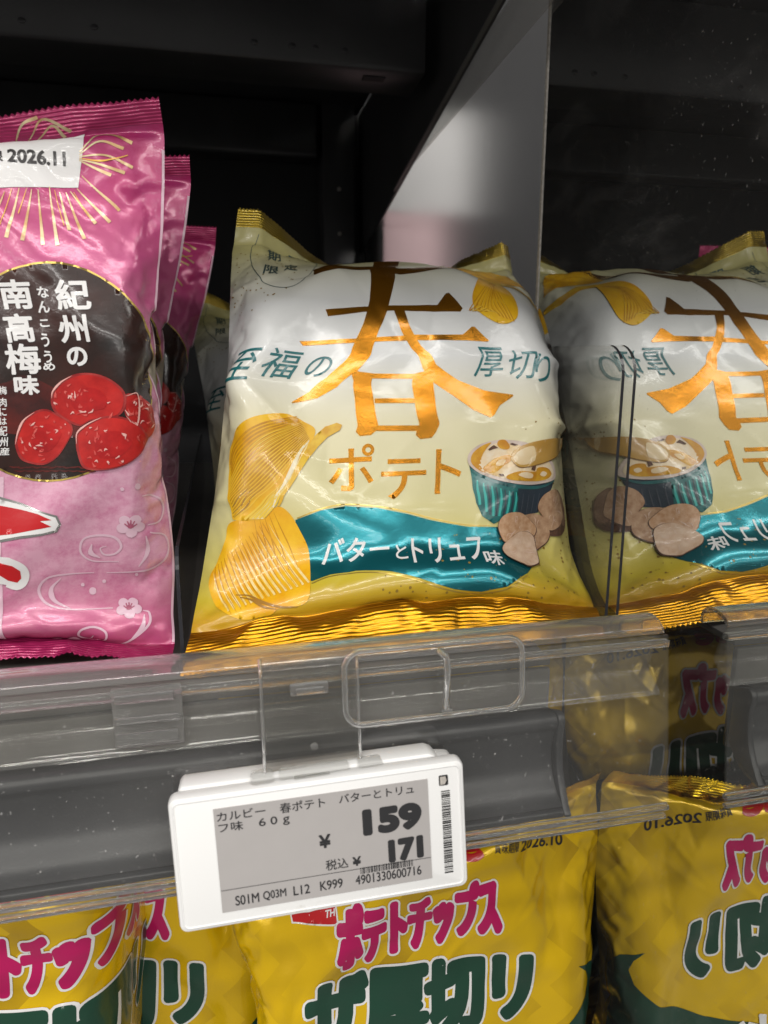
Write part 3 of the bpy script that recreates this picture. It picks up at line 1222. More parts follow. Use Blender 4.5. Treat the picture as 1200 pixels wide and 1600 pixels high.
def relax(G, n):
    """ease the fine crumple out of the middle of a film, keeping the folds near its edges"""
    for A in G:
        ny, nx = A.shape[:2]
        ee = np.minimum.outer(np.minimum(np.arange(ny), np.arange(ny)[::-1]), np.full(nx, 999))
        ee = np.minimum(ee, np.minimum(np.arange(nx), np.arange(nx)[::-1])[None, :])
        w = np.clip((ee - 4) / 7.0, 0, 1)[..., None]
        for _ in range(n):
            P = np.pad(A, ((1, 1), (1, 1), (0, 0)), mode='edge')
            L = (P[:-2, 1:-1] + P[2:, 1:-1] + P[1:-1, :-2] + P[1:-1, 2:]) / 4
            A += (L - A) * 0.6 * (0.12 + 0.88 * w) * (ee > 0)[..., None]


for G_, n_ in ((SIM_A, 7), (SIM_B, 3), (SIM_C, 5)):
    relax(G_, n_)
    z0 = min(g[..., 2].min() for g in G_)
    xc = (G_[0][..., 0].max() + G_[0][..., 0].min()) / 2
    for g in G_:
        g[..., 2] -= z0
        g[..., 0] -= xc


def uv_gradient(stops, H, extra=None):
    def f(nt, uv):
        c = ramp(nt, uv_axis(nt, uv, 1, 1.0 / H), stops)
        return extra(nt, uv, c) if extra else c
    return f


def foil(name, col, rough=0.25):
    m = ink(name, col, rough, metal=1.0, coat=0.2, ribs=True)
    return m


M_GOLD_FILM = foil('gold_foil', (0.58, 0.27, 0.012), 0.34)
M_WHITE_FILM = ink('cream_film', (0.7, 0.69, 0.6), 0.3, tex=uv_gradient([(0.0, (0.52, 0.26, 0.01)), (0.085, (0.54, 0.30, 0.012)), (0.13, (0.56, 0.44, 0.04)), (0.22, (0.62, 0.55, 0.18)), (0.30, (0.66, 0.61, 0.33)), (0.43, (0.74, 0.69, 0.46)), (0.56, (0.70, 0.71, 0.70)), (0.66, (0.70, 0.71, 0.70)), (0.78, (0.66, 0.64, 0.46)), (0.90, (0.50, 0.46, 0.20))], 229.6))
M_YELLOW_FILM = ink('yellow_film', (0.70, 0.47, 0.015), 0.28, metal=0.25)
M_PINK_FILM = ink('pink_film', (0.5, 0.12, 0.25), 0.28, metal=0.2)
M_OLIVE_SEAL = foil('olive_seal', (0.30, 0.21, 0.03), 0.4)
M_YSEAL = foil('yellow_seal', (0.70, 0.45, 0.02))
M_PSEAL = ink('magenta_seal', (0.33, 0.015, 0.09), 0.3, metal=0.3, ribs=True)
M_SILVER = ink('plain_back_film', (0.55, 0.5, 0.4), 0.3, metal=0.4)

A_LEAN = [(-0.02, 22), (0.012, 22), (0.020, 60), (0.032, 52), (0.048, 25), (0.137, 25), (0.152, 50), (0.166, 76), (0.21, 82)]
A_EAR = [(-0.02, 22), (0.012, 22), (0.020, 60), (0.032, 52), (0.048, 25), (0.137, 25), (0.16, 32), (0.18, 44), (0.22, 48)]
for g in SIM_A:                                        # the bag leans a little towards the mirror, its top drawn in
    zz_ = g[..., 2]
    low_ = g[0, :, 2] - g[0, :, 2].min()
    g[..., 2] -= low_[None, :] * 0.6 * np.clip(1 - zz_ / 0.07, 0, 1)
# half-widths of the bag to the left and right of its middle, up its height (share of the height, left, right)
A_EDGES = [(0, -0.084, 0.0804), (0.06, -0.0808, 0.0827), (0.12, -0.0786, 0.0834), (0.2, -0.0752, 0.0816), (0.3, -0.0707, 0.0824), (0.4, -0.067, 0.0837), (0.5, -0.0642, 0.0848), (0.6, -0.0618, 0.0848), (0.7, -0.0604, 0.0848), (0.8, -0.0591, 0.0848), (0.9, -0.0577, 0.0848), (1, -0.054, 0.0848)]
for g in SIM_A:
    t_ = np.linspace(0, 1, len(g))
    xl_, xr_ = (np.interp(t_, [e[0] for e in A_EDGES], [e[k] for e in A_EDGES]) for k in (1, 2))
    lo_, hi_ = g[..., 0].min(1), g[..., 0].max(1)
    g[..., 1] += 0.012 * np.clip((g[..., 0] / 0.085 - 0.35) / 0.65, 0, 1) ** 2       # its right side turned back along the mirror
    g[..., 0] = xl_[:, None] + (g[..., 0] - lo_[:, None]) / (hi_ - lo_)[:, None] * (xr_ - xl_)[:, None]
FA = Film(0.1708, 0.2296, 0.0168, STEP, bend(SIM_A, A_LEAN, A_EAR), 3, (3, 38, [(30, 205, 75, 140, 0.5, 6), (60, 168, 100, 118, -0.5, 5), (75, 150, 118, 122, 0.4, 4), (85, 22, 110, 48, -0.6, 6), (140, 25, 120, 60, 0.5, 5), (22, 120, 40, 95, 0.4, 4)]), 0.0084, 1.5)
B_LEAN = [(-0.02, 2), (0.10, 2), (0.20, 3), (0.25, 6)]
for g in SIM_B:
    g[..., 0] *= 0.97 * (1 - 0.06 * np.clip((g[..., 2] - 0.15) / 0.06, 0, 1))
for g in SIM_C:
    g[..., 1] *= 1 - 0.5 * np.clip((g[..., 2] - 0.12) / 0.06, 0, 1)
    g[..., 2] += (0.04 * g[..., 0] - 0.008) * np.clip(g[..., 2] / 0.19, 0, 1)
    g[..., 0] -= 0.0095 * np.clip(1 - (g[..., 2] - 0.02) / 0.07, 0, 1) + 0.003 * np.clip((g[..., 2] - 0.11) / 0.03, 0, 1)
FB = Film(0.1792, 0.2352, 0.0112, STEP, bend(SIM_B, B_LEAN), 3, (9, 60, [(120, 215, 150, 150, 0.7, 7), (150, 200, 135, 140, -0.7, 8), (30, 215, 55, 150, 0.7, 7)]), None, 1.7)
FOLDED = [g.copy() for g in SIM_B]                     # squeezed between its neighbours: the right third turned back
for g in FOLDED:
    x, y = g[..., 0].copy(), g[..., 1].copy()
    x0, rr = 0.002, 0.014
    a = np.clip((x - x0) / rr, 0, R(82))
    e = np.clip(x - x0 - rr * R(82), 0, None)
    cx = np.minimum(x, x0) + rr * np.sin(a) + e * math.cos(R(82))
    cy = rr * (1 - np.cos(a)) + e * math.sin(R(82))
    g[..., 0] = cx - (-y) * 0 + np.sin(a) * (-y) * 0.5
    g[..., 1] = cy + y * np.cos(a) * 1.0
FD = Film(0.1792, 0.2352, 0.0112, STEP, bend(FOLDED, B_LEAN), 3, (10, 55, []), None, 1.7)
C_LEAN = [(-0.02, 45), (0.01, 30), (0.03, 3), (0.12, 2), (0.20, 4), (0.25, 6)]
FC = Film(0.1596, 0.2184, 0.0112, STEP, bend(SIM_C, C_LEAN), 3, (14, 50, [(105, 190, 150, 150, 0.8, 6), (95, 172, 125, 150, 0.8, 5), (125, 150, 110, 120, -0.7, 6), (90, 165, 150, 125, -0.5, 6), (85, 30, 125, 50, 0.6, 4)]), 0.0084, 1.35)

POSE = {'A': ((0.0658, 0.2410, -0.1100), 0.0), 'B': ((0.0720, 0.238, -0.397), 0.0), 'C': ((-0.0885, 0.245, -0.1090), 0.0)}

# ------------------------------------------------------------------ inks


def mottled(a, b, scale, lo=0.35, hi=0.65, detail=5.0):
    def f(nt, uv):
        return mixc(nt, ramp(nt, noise_fac(nt, uv, scale, detail, 0.6), [(lo, (0, 0, 0)), (hi, (1, 1, 1))]), a, b)
    return f


def chevrons(nt, uv):
    s = N(nt, 'ShaderNodeSeparateXYZ')
    nt.links.new(uv, s.inputs[0])

    def M(op, a, b=None):
        m = N(nt, 'ShaderNodeMath', operation=op)
        for i, v in enumerate((a, b)):
            if v is None: continue
            if isinstance(v, (int, float)): m.inputs[i].default_value = v
            else: nt.links.new(v, m.inputs[i])
        return m.outputs[0]
    tri = M('PINGPONG', s.outputs[1], 11.0)
    x = M('ADD', s.outputs[0], tri)
    band = M('LESS_THAN', M('MODULO', M('ADD', x, 600.0), 26.0), 12.0)
    n = noise_fac(nt, uv, 0.02, 2.0)
    k = M('MULTIPLY', band, ramp(nt, n, [(0.42, (0, 0, 0)), (0.6, (1, 1, 1))]))
    return mixc(nt, k, (0.80, 0.51, 0.003), (0.54, 0.33, 0.004))


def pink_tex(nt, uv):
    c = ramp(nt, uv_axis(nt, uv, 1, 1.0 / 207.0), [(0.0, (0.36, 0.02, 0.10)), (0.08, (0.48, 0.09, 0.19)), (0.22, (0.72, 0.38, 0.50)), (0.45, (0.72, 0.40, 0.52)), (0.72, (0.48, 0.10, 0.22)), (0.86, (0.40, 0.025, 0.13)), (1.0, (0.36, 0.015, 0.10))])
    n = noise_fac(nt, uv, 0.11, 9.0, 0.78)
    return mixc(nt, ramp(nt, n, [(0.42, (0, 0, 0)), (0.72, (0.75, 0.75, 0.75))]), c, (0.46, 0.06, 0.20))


M_TEAL = ink('teal_ribbon', (0.012, 0.17, 0.20), 0.26, metal=0.65)
M_GOLDLINE = ink('gold_line', (0.55, 0.40, 0.10), 0.3, metal=0.7)
M_COPPER = ink('gold_lettering', (0.36, 0.145, 0.008), 0.27, metal=0.8)
M_TEALINK = ink('teal_lettering', (0.01, 0.13, 0.14), 0.35)
M_DARKTEAL = ink('dark_lettering', (0.03, 0.07, 0.075), 0.4)
M_PWHITE = ink('white_print', (0.74, 0.73, 0.72), 0.35)
M_PBLACK = ink('black_print', (0.015, 0.012, 0.012), 0.4)
M_CHIPBASE = ink('chip_orange', (0.72, 0.38, 0.012), 0.35, tex=mottled((0.84, 0.50, 0.018), (0.74, 0.34, 0.006), 0.07))
M_CHIPBASE2 = ink('chip_yellow', (0.70, 0.40, 0.012), 0.35, tex=mottled((0.84, 0.51, 0.018), (0.68, 0.33, 0.006), 0.06))
M_CHIPRIDGE = ink('chip_ridge_line', (0.44, 0.17, 0.003), 0.4, tex=mottled((0.62, 0.31, 0.008), (0.48, 0.20, 0.004), 0.3))
M_CHIPGLOW = ink('chip_ridge_light', (0.82, 0.56, 0.06), 0.4)
M_CHIPPALE = ink('chip_pale_ridge', (0.80, 0.66, 0.28), 0.4, tex=mottled((0.82, 0.72, 0.40), (0.76, 0.54, 0.12), 0.2))
M_CHIPCREAM = ink('chip_cream', (0.80, 0.72, 0.50), 0.4)
M_CHIPFOLD = ink('chip_fold', (0.36, 0.18, 0.03), 0.4)
M_CHIPEDGE = ink('chip_edge', (0.72, 0.42, 0.02), 0.35, tex=mottled((0.76, 0.50, 0.04), (0.62, 0.32, 0.01), 0.2))
M_RAMEKIN = ink('ramekin_slate', (0.022, 0.035, 0.05), 0.3)
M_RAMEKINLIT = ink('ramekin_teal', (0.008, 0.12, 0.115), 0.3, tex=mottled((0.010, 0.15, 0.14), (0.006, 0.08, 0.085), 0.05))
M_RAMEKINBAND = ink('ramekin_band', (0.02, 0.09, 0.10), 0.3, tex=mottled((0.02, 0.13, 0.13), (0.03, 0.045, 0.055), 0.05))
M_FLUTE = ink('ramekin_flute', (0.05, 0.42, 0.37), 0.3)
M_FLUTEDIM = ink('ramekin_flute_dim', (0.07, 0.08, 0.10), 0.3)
M_RIM = ink('ramekin_rim', (0.66, 0.54, 0.46), 0.35, tex=mottled((0.70, 0.58, 0.50), (0.52, 0.42, 0.36), 0.06))
M_AMBER = ink('truffle_honey', (0.60, 0.28, 0.012), 0.35, tex=mottled((0.68, 0.38, 0.03), (0.50, 0.20, 0.006), 0.16))
M_CREAM = ink('truffle_butter', (0.80, 0.66, 0.46), 0.35, tex=mottled((0.82, 0.72, 0.56), (0.76, 0.54, 0.26), 0.12))
M_SPOON = ink('spoon', (0.46, 0.26, 0.05), 0.28, tex=mottled((0.56, 0.34, 0.08), (0.36, 0.19, 0.03), 0.05, 0.3, 0.7, 2.0))
M_SPOONPALE = ink('spoon_shine', (0.70, 0.55, 0.33), 0.28, tex=mottled((0.74, 0.62, 0.42), (0.62, 0.43, 0.18), 0.08, 0.3, 0.7, 2.0))
M_SPOONDARK = ink('spoon_rim', (0.22, 0.11, 0.02), 0.3)
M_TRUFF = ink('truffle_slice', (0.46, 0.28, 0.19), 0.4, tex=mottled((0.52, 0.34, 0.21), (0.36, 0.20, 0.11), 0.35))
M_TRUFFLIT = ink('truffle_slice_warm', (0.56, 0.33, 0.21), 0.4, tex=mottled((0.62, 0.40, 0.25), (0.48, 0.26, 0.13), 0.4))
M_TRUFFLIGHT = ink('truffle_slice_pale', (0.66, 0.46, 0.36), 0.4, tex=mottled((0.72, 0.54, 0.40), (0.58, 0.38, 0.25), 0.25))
M_TRUFFSIDE = ink('truffle_side', (0.22, 0.12, 0.08), 0.4, tex=mottled((0.28, 0.16, 0.11), (0.14, 0.07, 0.045), 0.2))
M_TRUFFVEIN = ink('truffle_vein', (0.70, 0.52, 0.42), 0.4)
M_TRUFFDARK = ink('truffle_rind', (0.10, 0.04, 0.025), 0.5, tex=mottled((0.13, 0.06, 0.035), (0.05, 0.022, 0.014), 0.6))
M_SPECK = ink('speck', (0.26, 0.16, 0.02), 0.45)
M_FIREWORK = ink('firework_pale_gold', (0.55, 0.42, 0.20), 0.3, metal=0.4, tex=mottled((0.62, 0.52, 0.32), (0.42, 0.24, 0.10), 0.1))
M_FIREWORK2 = ink('firework_gold', (0.6, 0.33, 0.06), 0.3, metal=0.4)
M_OVAL = ink('black_oval', (0.016, 0.011, 0.010), 0.25, coat=0.3, tex=mottled((0.012, 0.010, 0.009), (0.045, 0.014, 0.010), 0.03))
M_PLUM = ink('plum_red', (0.48, 0.02, 0.015), 0.3, tex=mottled((0.54, 0.022, 0.018), (0.36, 0.010, 0.010), 0.12))
M_PLUMDEEP = ink('plum_deep_red', (0.40, 0.008, 0.010), 0.3, tex=mottled((0.50, 0.014, 0.014), (0.30, 0.006, 0.008), 0.12))
M_PLUMEDGE = ink('plum_edge', (0.34, 0.02, 0.02), 0.3, tex=mottled((0.44, 0.05, 0.045), (0.24, 0.010, 0.012), 0.15))
M_PLUMLINE = ink('plum_wrinkle', (0.60, 0.09, 0.075), 0.3, tex=mottled((0.66, 0.13, 0.11), (0.50, 0.03, 0.03), 0.5))
M_PLUMLIGHT = ink('plum_shine', (0.76, 0.42, 0.38), 0.3)
M_MAROON = ink('maroon_print', (0.09, 0.012, 0.010), 0.25, coat=0.5, tex=mottled((0.14, 0.016, 0.012), (0.04, 0.010, 0.009), 0.05))
M_PALEPINK = ink('pale_pink_print', (0.68, 0.46, 0.55), 0.35)
M_MIDPINK = ink('mid_pink_print', (0.40, 0.10, 0.17), 0.35)
M_SILVERLINE = ink('silver_outline', (0.6, 0.6, 0.58), 0.2, metal=0.95)
M_LOGORED = ink('red_print', (0.50, 0.012, 0.016), 0.3)
M_MAGENTA = ink('magenta_print', (0.46, 0.005, 0.10), 0.3)
M_GREEN = ink('dark_green_print', (0.010, 0.052, 0.030), 0.28)
M_YELLOW_FILM = ink('yellow_film', (0.70, 0.47, 0.015), 0.22, metal=0.26, coat=0.45, tex=chevrons)
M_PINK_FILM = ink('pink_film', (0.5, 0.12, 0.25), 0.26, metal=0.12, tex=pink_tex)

# --- cream bag
FA.art([ccw([(37.4, 60.8), (47.4, 63.8), (57.6, 65.2), (70.8, 64.3), (84.2, 61.5), (97.9, 57.8), (110.2, 54.7), (119.9, 53.9), (134.6, 53.1), (144.9, 49.0), (142.3, 37.1), (135.0, 29.9), (123.7, 23.4), (112.7, 21.3), (101.0, 23.3), (86.7, 27.8), (75.5, 30.8), (61.7, 33.4), (51.9, 32.8), (44.8, 30.6), (39.4, 36.9)])], M_TEAL, 1)
FA.art([stroke([(38.1, 61.4), (47.5, 64.4), (57.6, 65.9), (70.9, 65.0), (84.3, 62.2), (98.0, 58.5), (110.2, 55.5), (119.9, 54.6)], 0.45, taper=None),
    stroke([(44.8, 29.6), (51.9, 31.8), (61.7, 32.3), (75.5, 29.7), (86.6, 26.8), (101.0, 22.5), (112.8, 20.5), (123.6, 22.5), (134.6, 28.8)], 0.45, taper=None)], M_GOLDLINE, 1)
FA.art(text('バター', (48.6, 38.7), (75.9, 38.7), (48.6, 52.3), 0.22), M_PWHITE, 2)
FA.art(text('と', (78.6, 37.2), (83.2, 37.2), (78.6, 46.9), 0.12), M_PWHITE, 2)
FA.art(text('トリュフ', (85.4, 34.5), (115.6, 34.5), (85.4, 50.5), 0.22), M_PWHITE, 2)
FA.art(text('味', (115.8, 31.5), (124.1, 31.5), (115.8, 40.0), 0.18), M_PWHITE, 2)
FA.art([ccw([(43.6, 174.9), (44.8, 166.2), (74.6, 168.6), (87.7, 165.6), (125.8, 173.5), (129.1, 178.1), (130.4, 201.8), (126.4, 197.4), (115.2, 178.4), (89.3, 171.7), (76.1, 176.7)]),
    ccw([(49.5, 148.1), (50.7, 145.3), (67.3, 147.1), (84.9, 147.3), (112.1, 147.2), (113.5, 148.6), (108.8, 155.2), (107.1, 154.8), (101.8, 149.9), (83.7, 149.3), (67.5, 149.1)]),
    ccw([(39.2, 134.4), (40.9, 132.6), (64.3, 134.2), (89.4, 135.4), (122.3, 135.0), (123.4, 135.5), (117.7, 141.4), (116.2, 141.3), (111.3, 137.8), (89.6, 137.7), (64.2, 136.1)]),
    ccw([(81.4, 202.0), (96.4, 201.5), (84.6, 163.1), (77.5, 147.1), (73.3, 139.6), (69.6, 130.0), (66.6, 121.4), (59.8, 114.6), (50.7, 110.1), (40.2, 107.8), (40.1, 108.3), (48.5, 112.9), (55.7, 118.9), (59.7, 126.4), (62.9, 134.9), (66.7, 142.8), (70.0, 151.4)]),
    ccw([(80.1, 148.9), (85.2, 149.2), (86.8, 142.0), (91.4, 132.9), (98.0, 124.2), (109.3, 116.9), (120.2, 112.7), (131.8, 110.4), (131.7, 109.7), (125.2, 106.0), (121.7, 102.0), (119.2, 100.6), (113.0, 103.8), (105.9, 109.8), (98.5, 116.3), (92.8, 122.8), (87.3, 131.5), (83.3, 139.5)]),
    ccw([(63.9, 122.2), (68.0, 121.0), (74.0, 120.3), (71.2, 95.9), (69.1, 93.9), (64.6, 93.6), (62.9, 95.5), (66.5, 117.2)]),
    ccw([(90.4, 120.3), (94.5, 121.4), (98.8, 117.0), (95.9, 94.6), (94.2, 92.2), (89.5, 91.7), (87.5, 93.4)]),
    ccw([(73.3, 120.3), (91.1, 120.3), (91.2, 118.1), (73.6, 118.2)]),
    ccw([(73.2, 109.5), (90.6, 109.3), (90.2, 107.2), (72.8, 107.5)]),
    ccw([(70.8, 97.9), (88.4, 97.5), (88.2, 95.2), (70.5, 95.6)])], M_COPPER, 1)
FA.art(text('ポ', (51.9, 71.5), (70.2, 71.5), (51.9, 90.1), 0.2), M_COPPER, 1)
FA.art(text('テ', (73.5, 67.8), (92.2, 67.8), (73.5, 83.5), 0.2), M_COPPER, 1)
FA.art(text('ト', (96.5, 69.1), (107.4, 69.1), (96.5, 87.0), 0.2), M_COPPER, 1)
FA.art(text('至', (13.3, 116.3), (24.8, 116.3), (13.3, 129.5), 0.06), M_TEALINK, 1)
FA.art(text('福', (27.6, 118.3), (41.6, 118.3), (27.6, 130.1), 0.06), M_TEALINK, 1)
FA.art(text('の', (45.4, 119.4), (54.9, 119.4), (45.4, 128.0), 0.06), M_TEALINK, 1)
FA.art(text('厚', (115.6, 118.9), (128.0, 118.9), (115.6, 132.3), 0.06), M_TEALINK, 1)
FA.art(text('切', (130.0, 117.2), (142.6, 117.2), (130.0, 130.6), 0.06), M_TEALINK, 1)
FA.art(text('り', (142.5, 115.9), (150.5, 115.9), (142.5, 128.9), 0.06), M_TEALINK, 1)
FA.art([stroke([(41.6, 220.1), (44.6, 213.1), (47.5, 215.7), (46.5, 195.3), (44.8, 180.8), (42.4, 171.5), (39.4, 166.0), (35.9, 162.9), (32.0, 161.6), (27.9, 162.1), (23.7, 164.2), (19.5, 168.3), (15.8, 174.1), (12.7, 181.4), (10.7, 189.8), (9.9, 199.0), (10.5, 208.5), (12.5, 218.2)], 0.35, taper=None)], M_DARKTEAL, 1)
FA.art(text('期', (19.0, 195.0), (26.0, 195.0), (19.0, 207.5), 0.12), M_DARKTEAL, 1)
FA.art(text('間', (29.5, 203.3), (36.5, 203.3), (29.5, 215.8), 0.12), M_DARKTEAL, 1)
FA.art(text('限', (18.2, 174.2), (25.2, 174.2), (18.2, 185.7), 0.12), M_DARKTEAL, 1)
FA.art(text('定', (28.1, 178.7), (35.1, 178.7), (28.1, 190.2), 0.12), M_DARKTEAL, 1)
FA.art([curve_loop([(9.9, 60.0), (14.9, 61.9), (24.1, 61.5), (30.1, 66.1), (35.1, 63.2), (39.7, 55.9), (42.8, 48.6), (43.8, 39.9), (44.2, 27.4), (42.8, 23.1), (38.8, 21.9), (32.4, 21.6), (28.7, 18.2), (21.3, 18.2), (13.4, 21.8), (8.0, 26.9), (4.8, 33.6), (4.2, 38.6), (6.5, 46.1), (9.2, 53.9)])], M_CHIPBASE, 2)
FA.art([stroke([(28.7, 64.1), (30.5, 60.2), (32.5, 56.1), (34.7, 51.4), (36.9, 45.7), (39.1, 39.5)], 0.5, taper=(0.2, 1, 0.4)),
    stroke([(26.8, 63.5), (28.3, 59.7), (30.0, 55.6), (31.7, 50.9), (33.6, 45.3), (35.4, 39.1)], 0.5, taper=(0.2, 1, 0.4)),
    stroke([(24.9, 63.0), (26.1, 59.2), (27.5, 55.2), (28.8, 50.4), (30.2, 44.8), (31.7, 38.8)], 0.5, taper=(0.2, 1, 0.4)),
    stroke([(22.9, 62.4), (23.9, 58.6), (24.9, 54.7), (26.0, 50.0), (27.0, 44.4), (28.0, 38.4)], 0.5, taper=(0.2, 1, 0.4)),
    stroke([(21.0, 61.9), (21.6, 58.1), (22.4, 54.2), (23.1, 49.5), (23.7, 44.0), (24.3, 38.0)], 0.5, taper=(0.2, 1, 0.4))], M_CHIPRIDGE, 3)
FA.art([stroke([(26.2, 60.6), (29.0, 56.0), (32.1, 51.0), (35.2, 45.7), (38.2, 40.4), (41.0, 35.2), (43.7, 30.0)], 1.0, taper=(0.0, 0.35, 0.9, 1.0, 0.8)),
    stroke([(24.7, 59.3), (27.4, 54.8), (30.3, 49.9), (33.3, 44.7), (36.1, 39.5), (38.8, 34.5), (41.5, 29.5)], 1.0, taper=(0.0, 0.35, 0.9, 1.0, 0.8)),
    stroke([(23.1, 58.0), (25.8, 53.5), (28.5, 48.7), (31.3, 43.7), (34.0, 38.7), (36.7, 33.8), (39.3, 28.9)], 1.0, taper=(0.0, 0.35, 0.9, 1.0, 0.8)),
    stroke([(21.6, 56.6), (24.1, 52.3), (26.7, 47.6), (29.4, 42.6), (32.0, 37.8), (34.6, 33.0), (37.1, 28.3)], 1.0, taper=(0.0, 0.35, 0.9, 1.0, 0.8)),
    stroke([(20.1, 55.3), (22.5, 51.0), (25.0, 46.4), (27.4, 41.6), (29.9, 36.9), (32.5, 32.3), (35.0, 27.8)], 1.0, taper=(0.0, 0.35, 0.9, 1.0, 0.8)),
    stroke([(18.6, 53.9), (20.9, 49.7), (23.2, 45.2), (25.5, 40.6), (27.9, 36.1), (30.4, 31.6), (32.8, 27.2)], 1.0, taper=(0.0, 0.35, 0.9, 1.0, 0.8)),
    stroke([(17.2, 52.5), (19.3, 48.4), (21.4, 44.1), (23.6, 39.7), (25.9, 35.3), (28.3, 30.9), (30.7, 26.6)], 1.0, taper=(0.0, 0.35, 0.9, 1.0, 0.8)),
    stroke([(15.7, 51.1), (17.7, 47.2), (19.6, 43.0), (21.7, 38.7), (23.9, 34.5), (26.2, 30.3), (28.6, 26.1)], 1.0, taper=(0.0, 0.35, 0.9, 1.0, 0.8)),
    stroke([(14.2, 49.7), (16.1, 45.9), (17.9, 41.9), (19.8, 37.8), (21.9, 33.7), (24.2, 29.6), (26.4, 25.6)], 1.0, taper=(0.0, 0.35, 0.9, 1.0, 0.8)),
    stroke([(12.8, 48.3), (14.5, 44.6), (16.1, 40.8), (17.9, 36.8), (19.9, 32.9), (22.1, 29.0), (24.3, 25.1)], 1.0, taper=(0.0, 0.35, 0.9, 1.0, 0.8)),
    stroke([(11.3, 46.9), (12.8, 43.4), (14.3, 39.7), (16.0, 35.9), (17.9, 32.2), (20.0, 28.4), (22.2, 24.6)], 1.0, taper=(0.0, 0.35, 0.9, 1.0, 0.8)),
    stroke([(9.9, 45.5), (11.2, 42.1), (12.6, 38.6), (14.1, 35.1), (15.9, 31.5), (18.0, 27.8), (20.1, 24.1)], 1.0, taper=(0.0, 0.35, 0.9, 1.0, 0.8)),
    stroke([(8.5, 44.1), (9.6, 40.9), (10.8, 37.6), (12.2, 34.2), (13.9, 30.8), (15.9, 27.3), (18.0, 23.7)], 1.0, taper=(0.0, 0.35, 0.9, 1.0, 0.8)),
    stroke([(7.0, 42.7), (8.1, 39.7), (9.0, 36.5), (10.3, 33.3), (12.0, 30.1), (13.9, 26.7), (15.8, 23.3)], 1.0, taper=(0.0, 0.35, 0.9, 1.0, 0.8)),
    stroke([(5.6, 41.3), (6.5, 38.4), (7.3, 35.5), (8.4, 32.5), (10.0, 29.4), (11.9, 26.2), (13.7, 23.0)], 1.0, taper=(0.0, 0.35, 0.9, 1.0, 0.8))], M_CHIPPALE, 3)
FA.art([stroke([(24.2, 60.4), (26.9, 55.8), (29.7, 50.9), (32.6, 45.7), (35.4, 40.5), (38.1, 35.4), (40.7, 30.2)], 0.55, taper=(0.3, 0.9, 0.7, 0.4, 0.2)),
    stroke([(22.9, 59.2), (25.4, 54.7), (28.1, 49.9), (30.8, 44.8), (33.5, 39.7), (36.2, 34.6), (38.8, 29.6)], 0.55, taper=(0.3, 0.9, 0.7, 0.4, 0.2)),
    stroke([(21.5, 58.1), (23.9, 53.6), (26.5, 48.9), (29.1, 43.9), (31.7, 38.9), (34.3, 33.9), (36.9, 28.9)], 0.55, taper=(0.3, 0.9, 0.7, 0.4, 0.2)),
    stroke([(20.2, 56.9), (22.5, 52.5), (24.8, 47.8), (27.3, 43.0), (29.8, 38.0), (32.4, 33.1), (35.0, 28.2)], 0.55, taper=(0.3, 0.9, 0.7, 0.4, 0.2)),
    stroke([(18.8, 55.7), (21.0, 51.4), (23.2, 46.8), (25.5, 42.1), (28.0, 37.2), (30.6, 32.4), (33.1, 27.5)], 0.55, taper=(0.3, 0.9, 0.7, 0.4, 0.2)),
    stroke([(17.5, 54.5), (19.5, 50.3), (21.6, 45.8), (23.8, 41.2), (26.2, 36.4), (28.7, 31.6), (31.3, 26.9)], 0.55, taper=(0.3, 0.9, 0.7, 0.4, 0.2)),
    stroke([(16.2, 53.3), (18.1, 49.2), (20.0, 44.8), (22.0, 40.3), (24.4, 35.7), (26.9, 30.9), (29.4, 26.2)], 0.55, taper=(0.3, 0.9, 0.7, 0.4, 0.2)),
    stroke([(14.9, 52.1), (16.6, 48.1), (18.4, 43.9), (20.3, 39.5), (22.6, 34.9), (25.1, 30.2), (27.6, 25.5)], 0.55, taper=(0.3, 0.9, 0.7, 0.4, 0.2)),
    stroke([(13.6, 50.9), (15.2, 47.0), (16.8, 42.9), (18.6, 38.6), (20.8, 34.2), (23.2, 29.5), (25.7, 24.9)], 0.55, taper=(0.3, 0.9, 0.7, 0.4, 0.2)),
    stroke([(12.3, 49.7), (13.7, 45.9), (15.1, 41.9), (16.8, 37.8), (19.0, 33.4), (21.4, 28.9), (23.9, 24.3)], 0.55, taper=(0.3, 0.9, 0.7, 0.4, 0.2)),
    stroke([(11.0, 48.5), (12.3, 44.8), (13.5, 41.0), (15.1, 37.0), (17.2, 32.7), (19.6, 28.2), (22.0, 23.7)], 0.55, taper=(0.3, 0.9, 0.7, 0.4, 0.2)),
    stroke([(9.7, 47.2), (10.8, 43.7), (11.9, 40.0), (13.4, 36.2), (15.4, 32.0), (17.8, 27.6), (20.2, 23.2)], 0.55, taper=(0.3, 0.9, 0.7, 0.4, 0.2)),
    stroke([(8.4, 46.0), (9.4, 42.6), (10.3, 39.1), (11.6, 35.4), (13.6, 31.4), (16.0, 27.0), (18.4, 22.6)], 0.55, taper=(0.3, 0.9, 0.7, 0.4, 0.2)),
    stroke([(7.1, 44.8), (7.9, 41.5), (8.7, 38.2), (9.9, 34.6), (11.8, 30.7), (14.2, 26.4), (16.6, 22.1)], 0.55, taper=(0.3, 0.9, 0.7, 0.4, 0.2)),
    stroke([(5.9, 43.6), (6.5, 40.5), (7.1, 37.3), (8.2, 33.9), (10.0, 30.0), (12.4, 25.9), (14.7, 21.6)], 0.55, taper=(0.3, 0.9, 0.7, 0.4, 0.2))], M_CHIPRIDGE, 4)
FA.art([stroke([(15.2, 30.5), (20.2, 28.6), (25.7, 24.4), (32.4, 22.2), (39.4, 21.8)], 1.1, taper=(0.3, 1, 0.2)),
    stroke([(17.2, 28.6), (22.0, 25.8), (26.8, 22.4), (31.4, 21.4)], 1.1, taper=(0.3, 1, 0.2))], M_CHIPFOLD, 5)
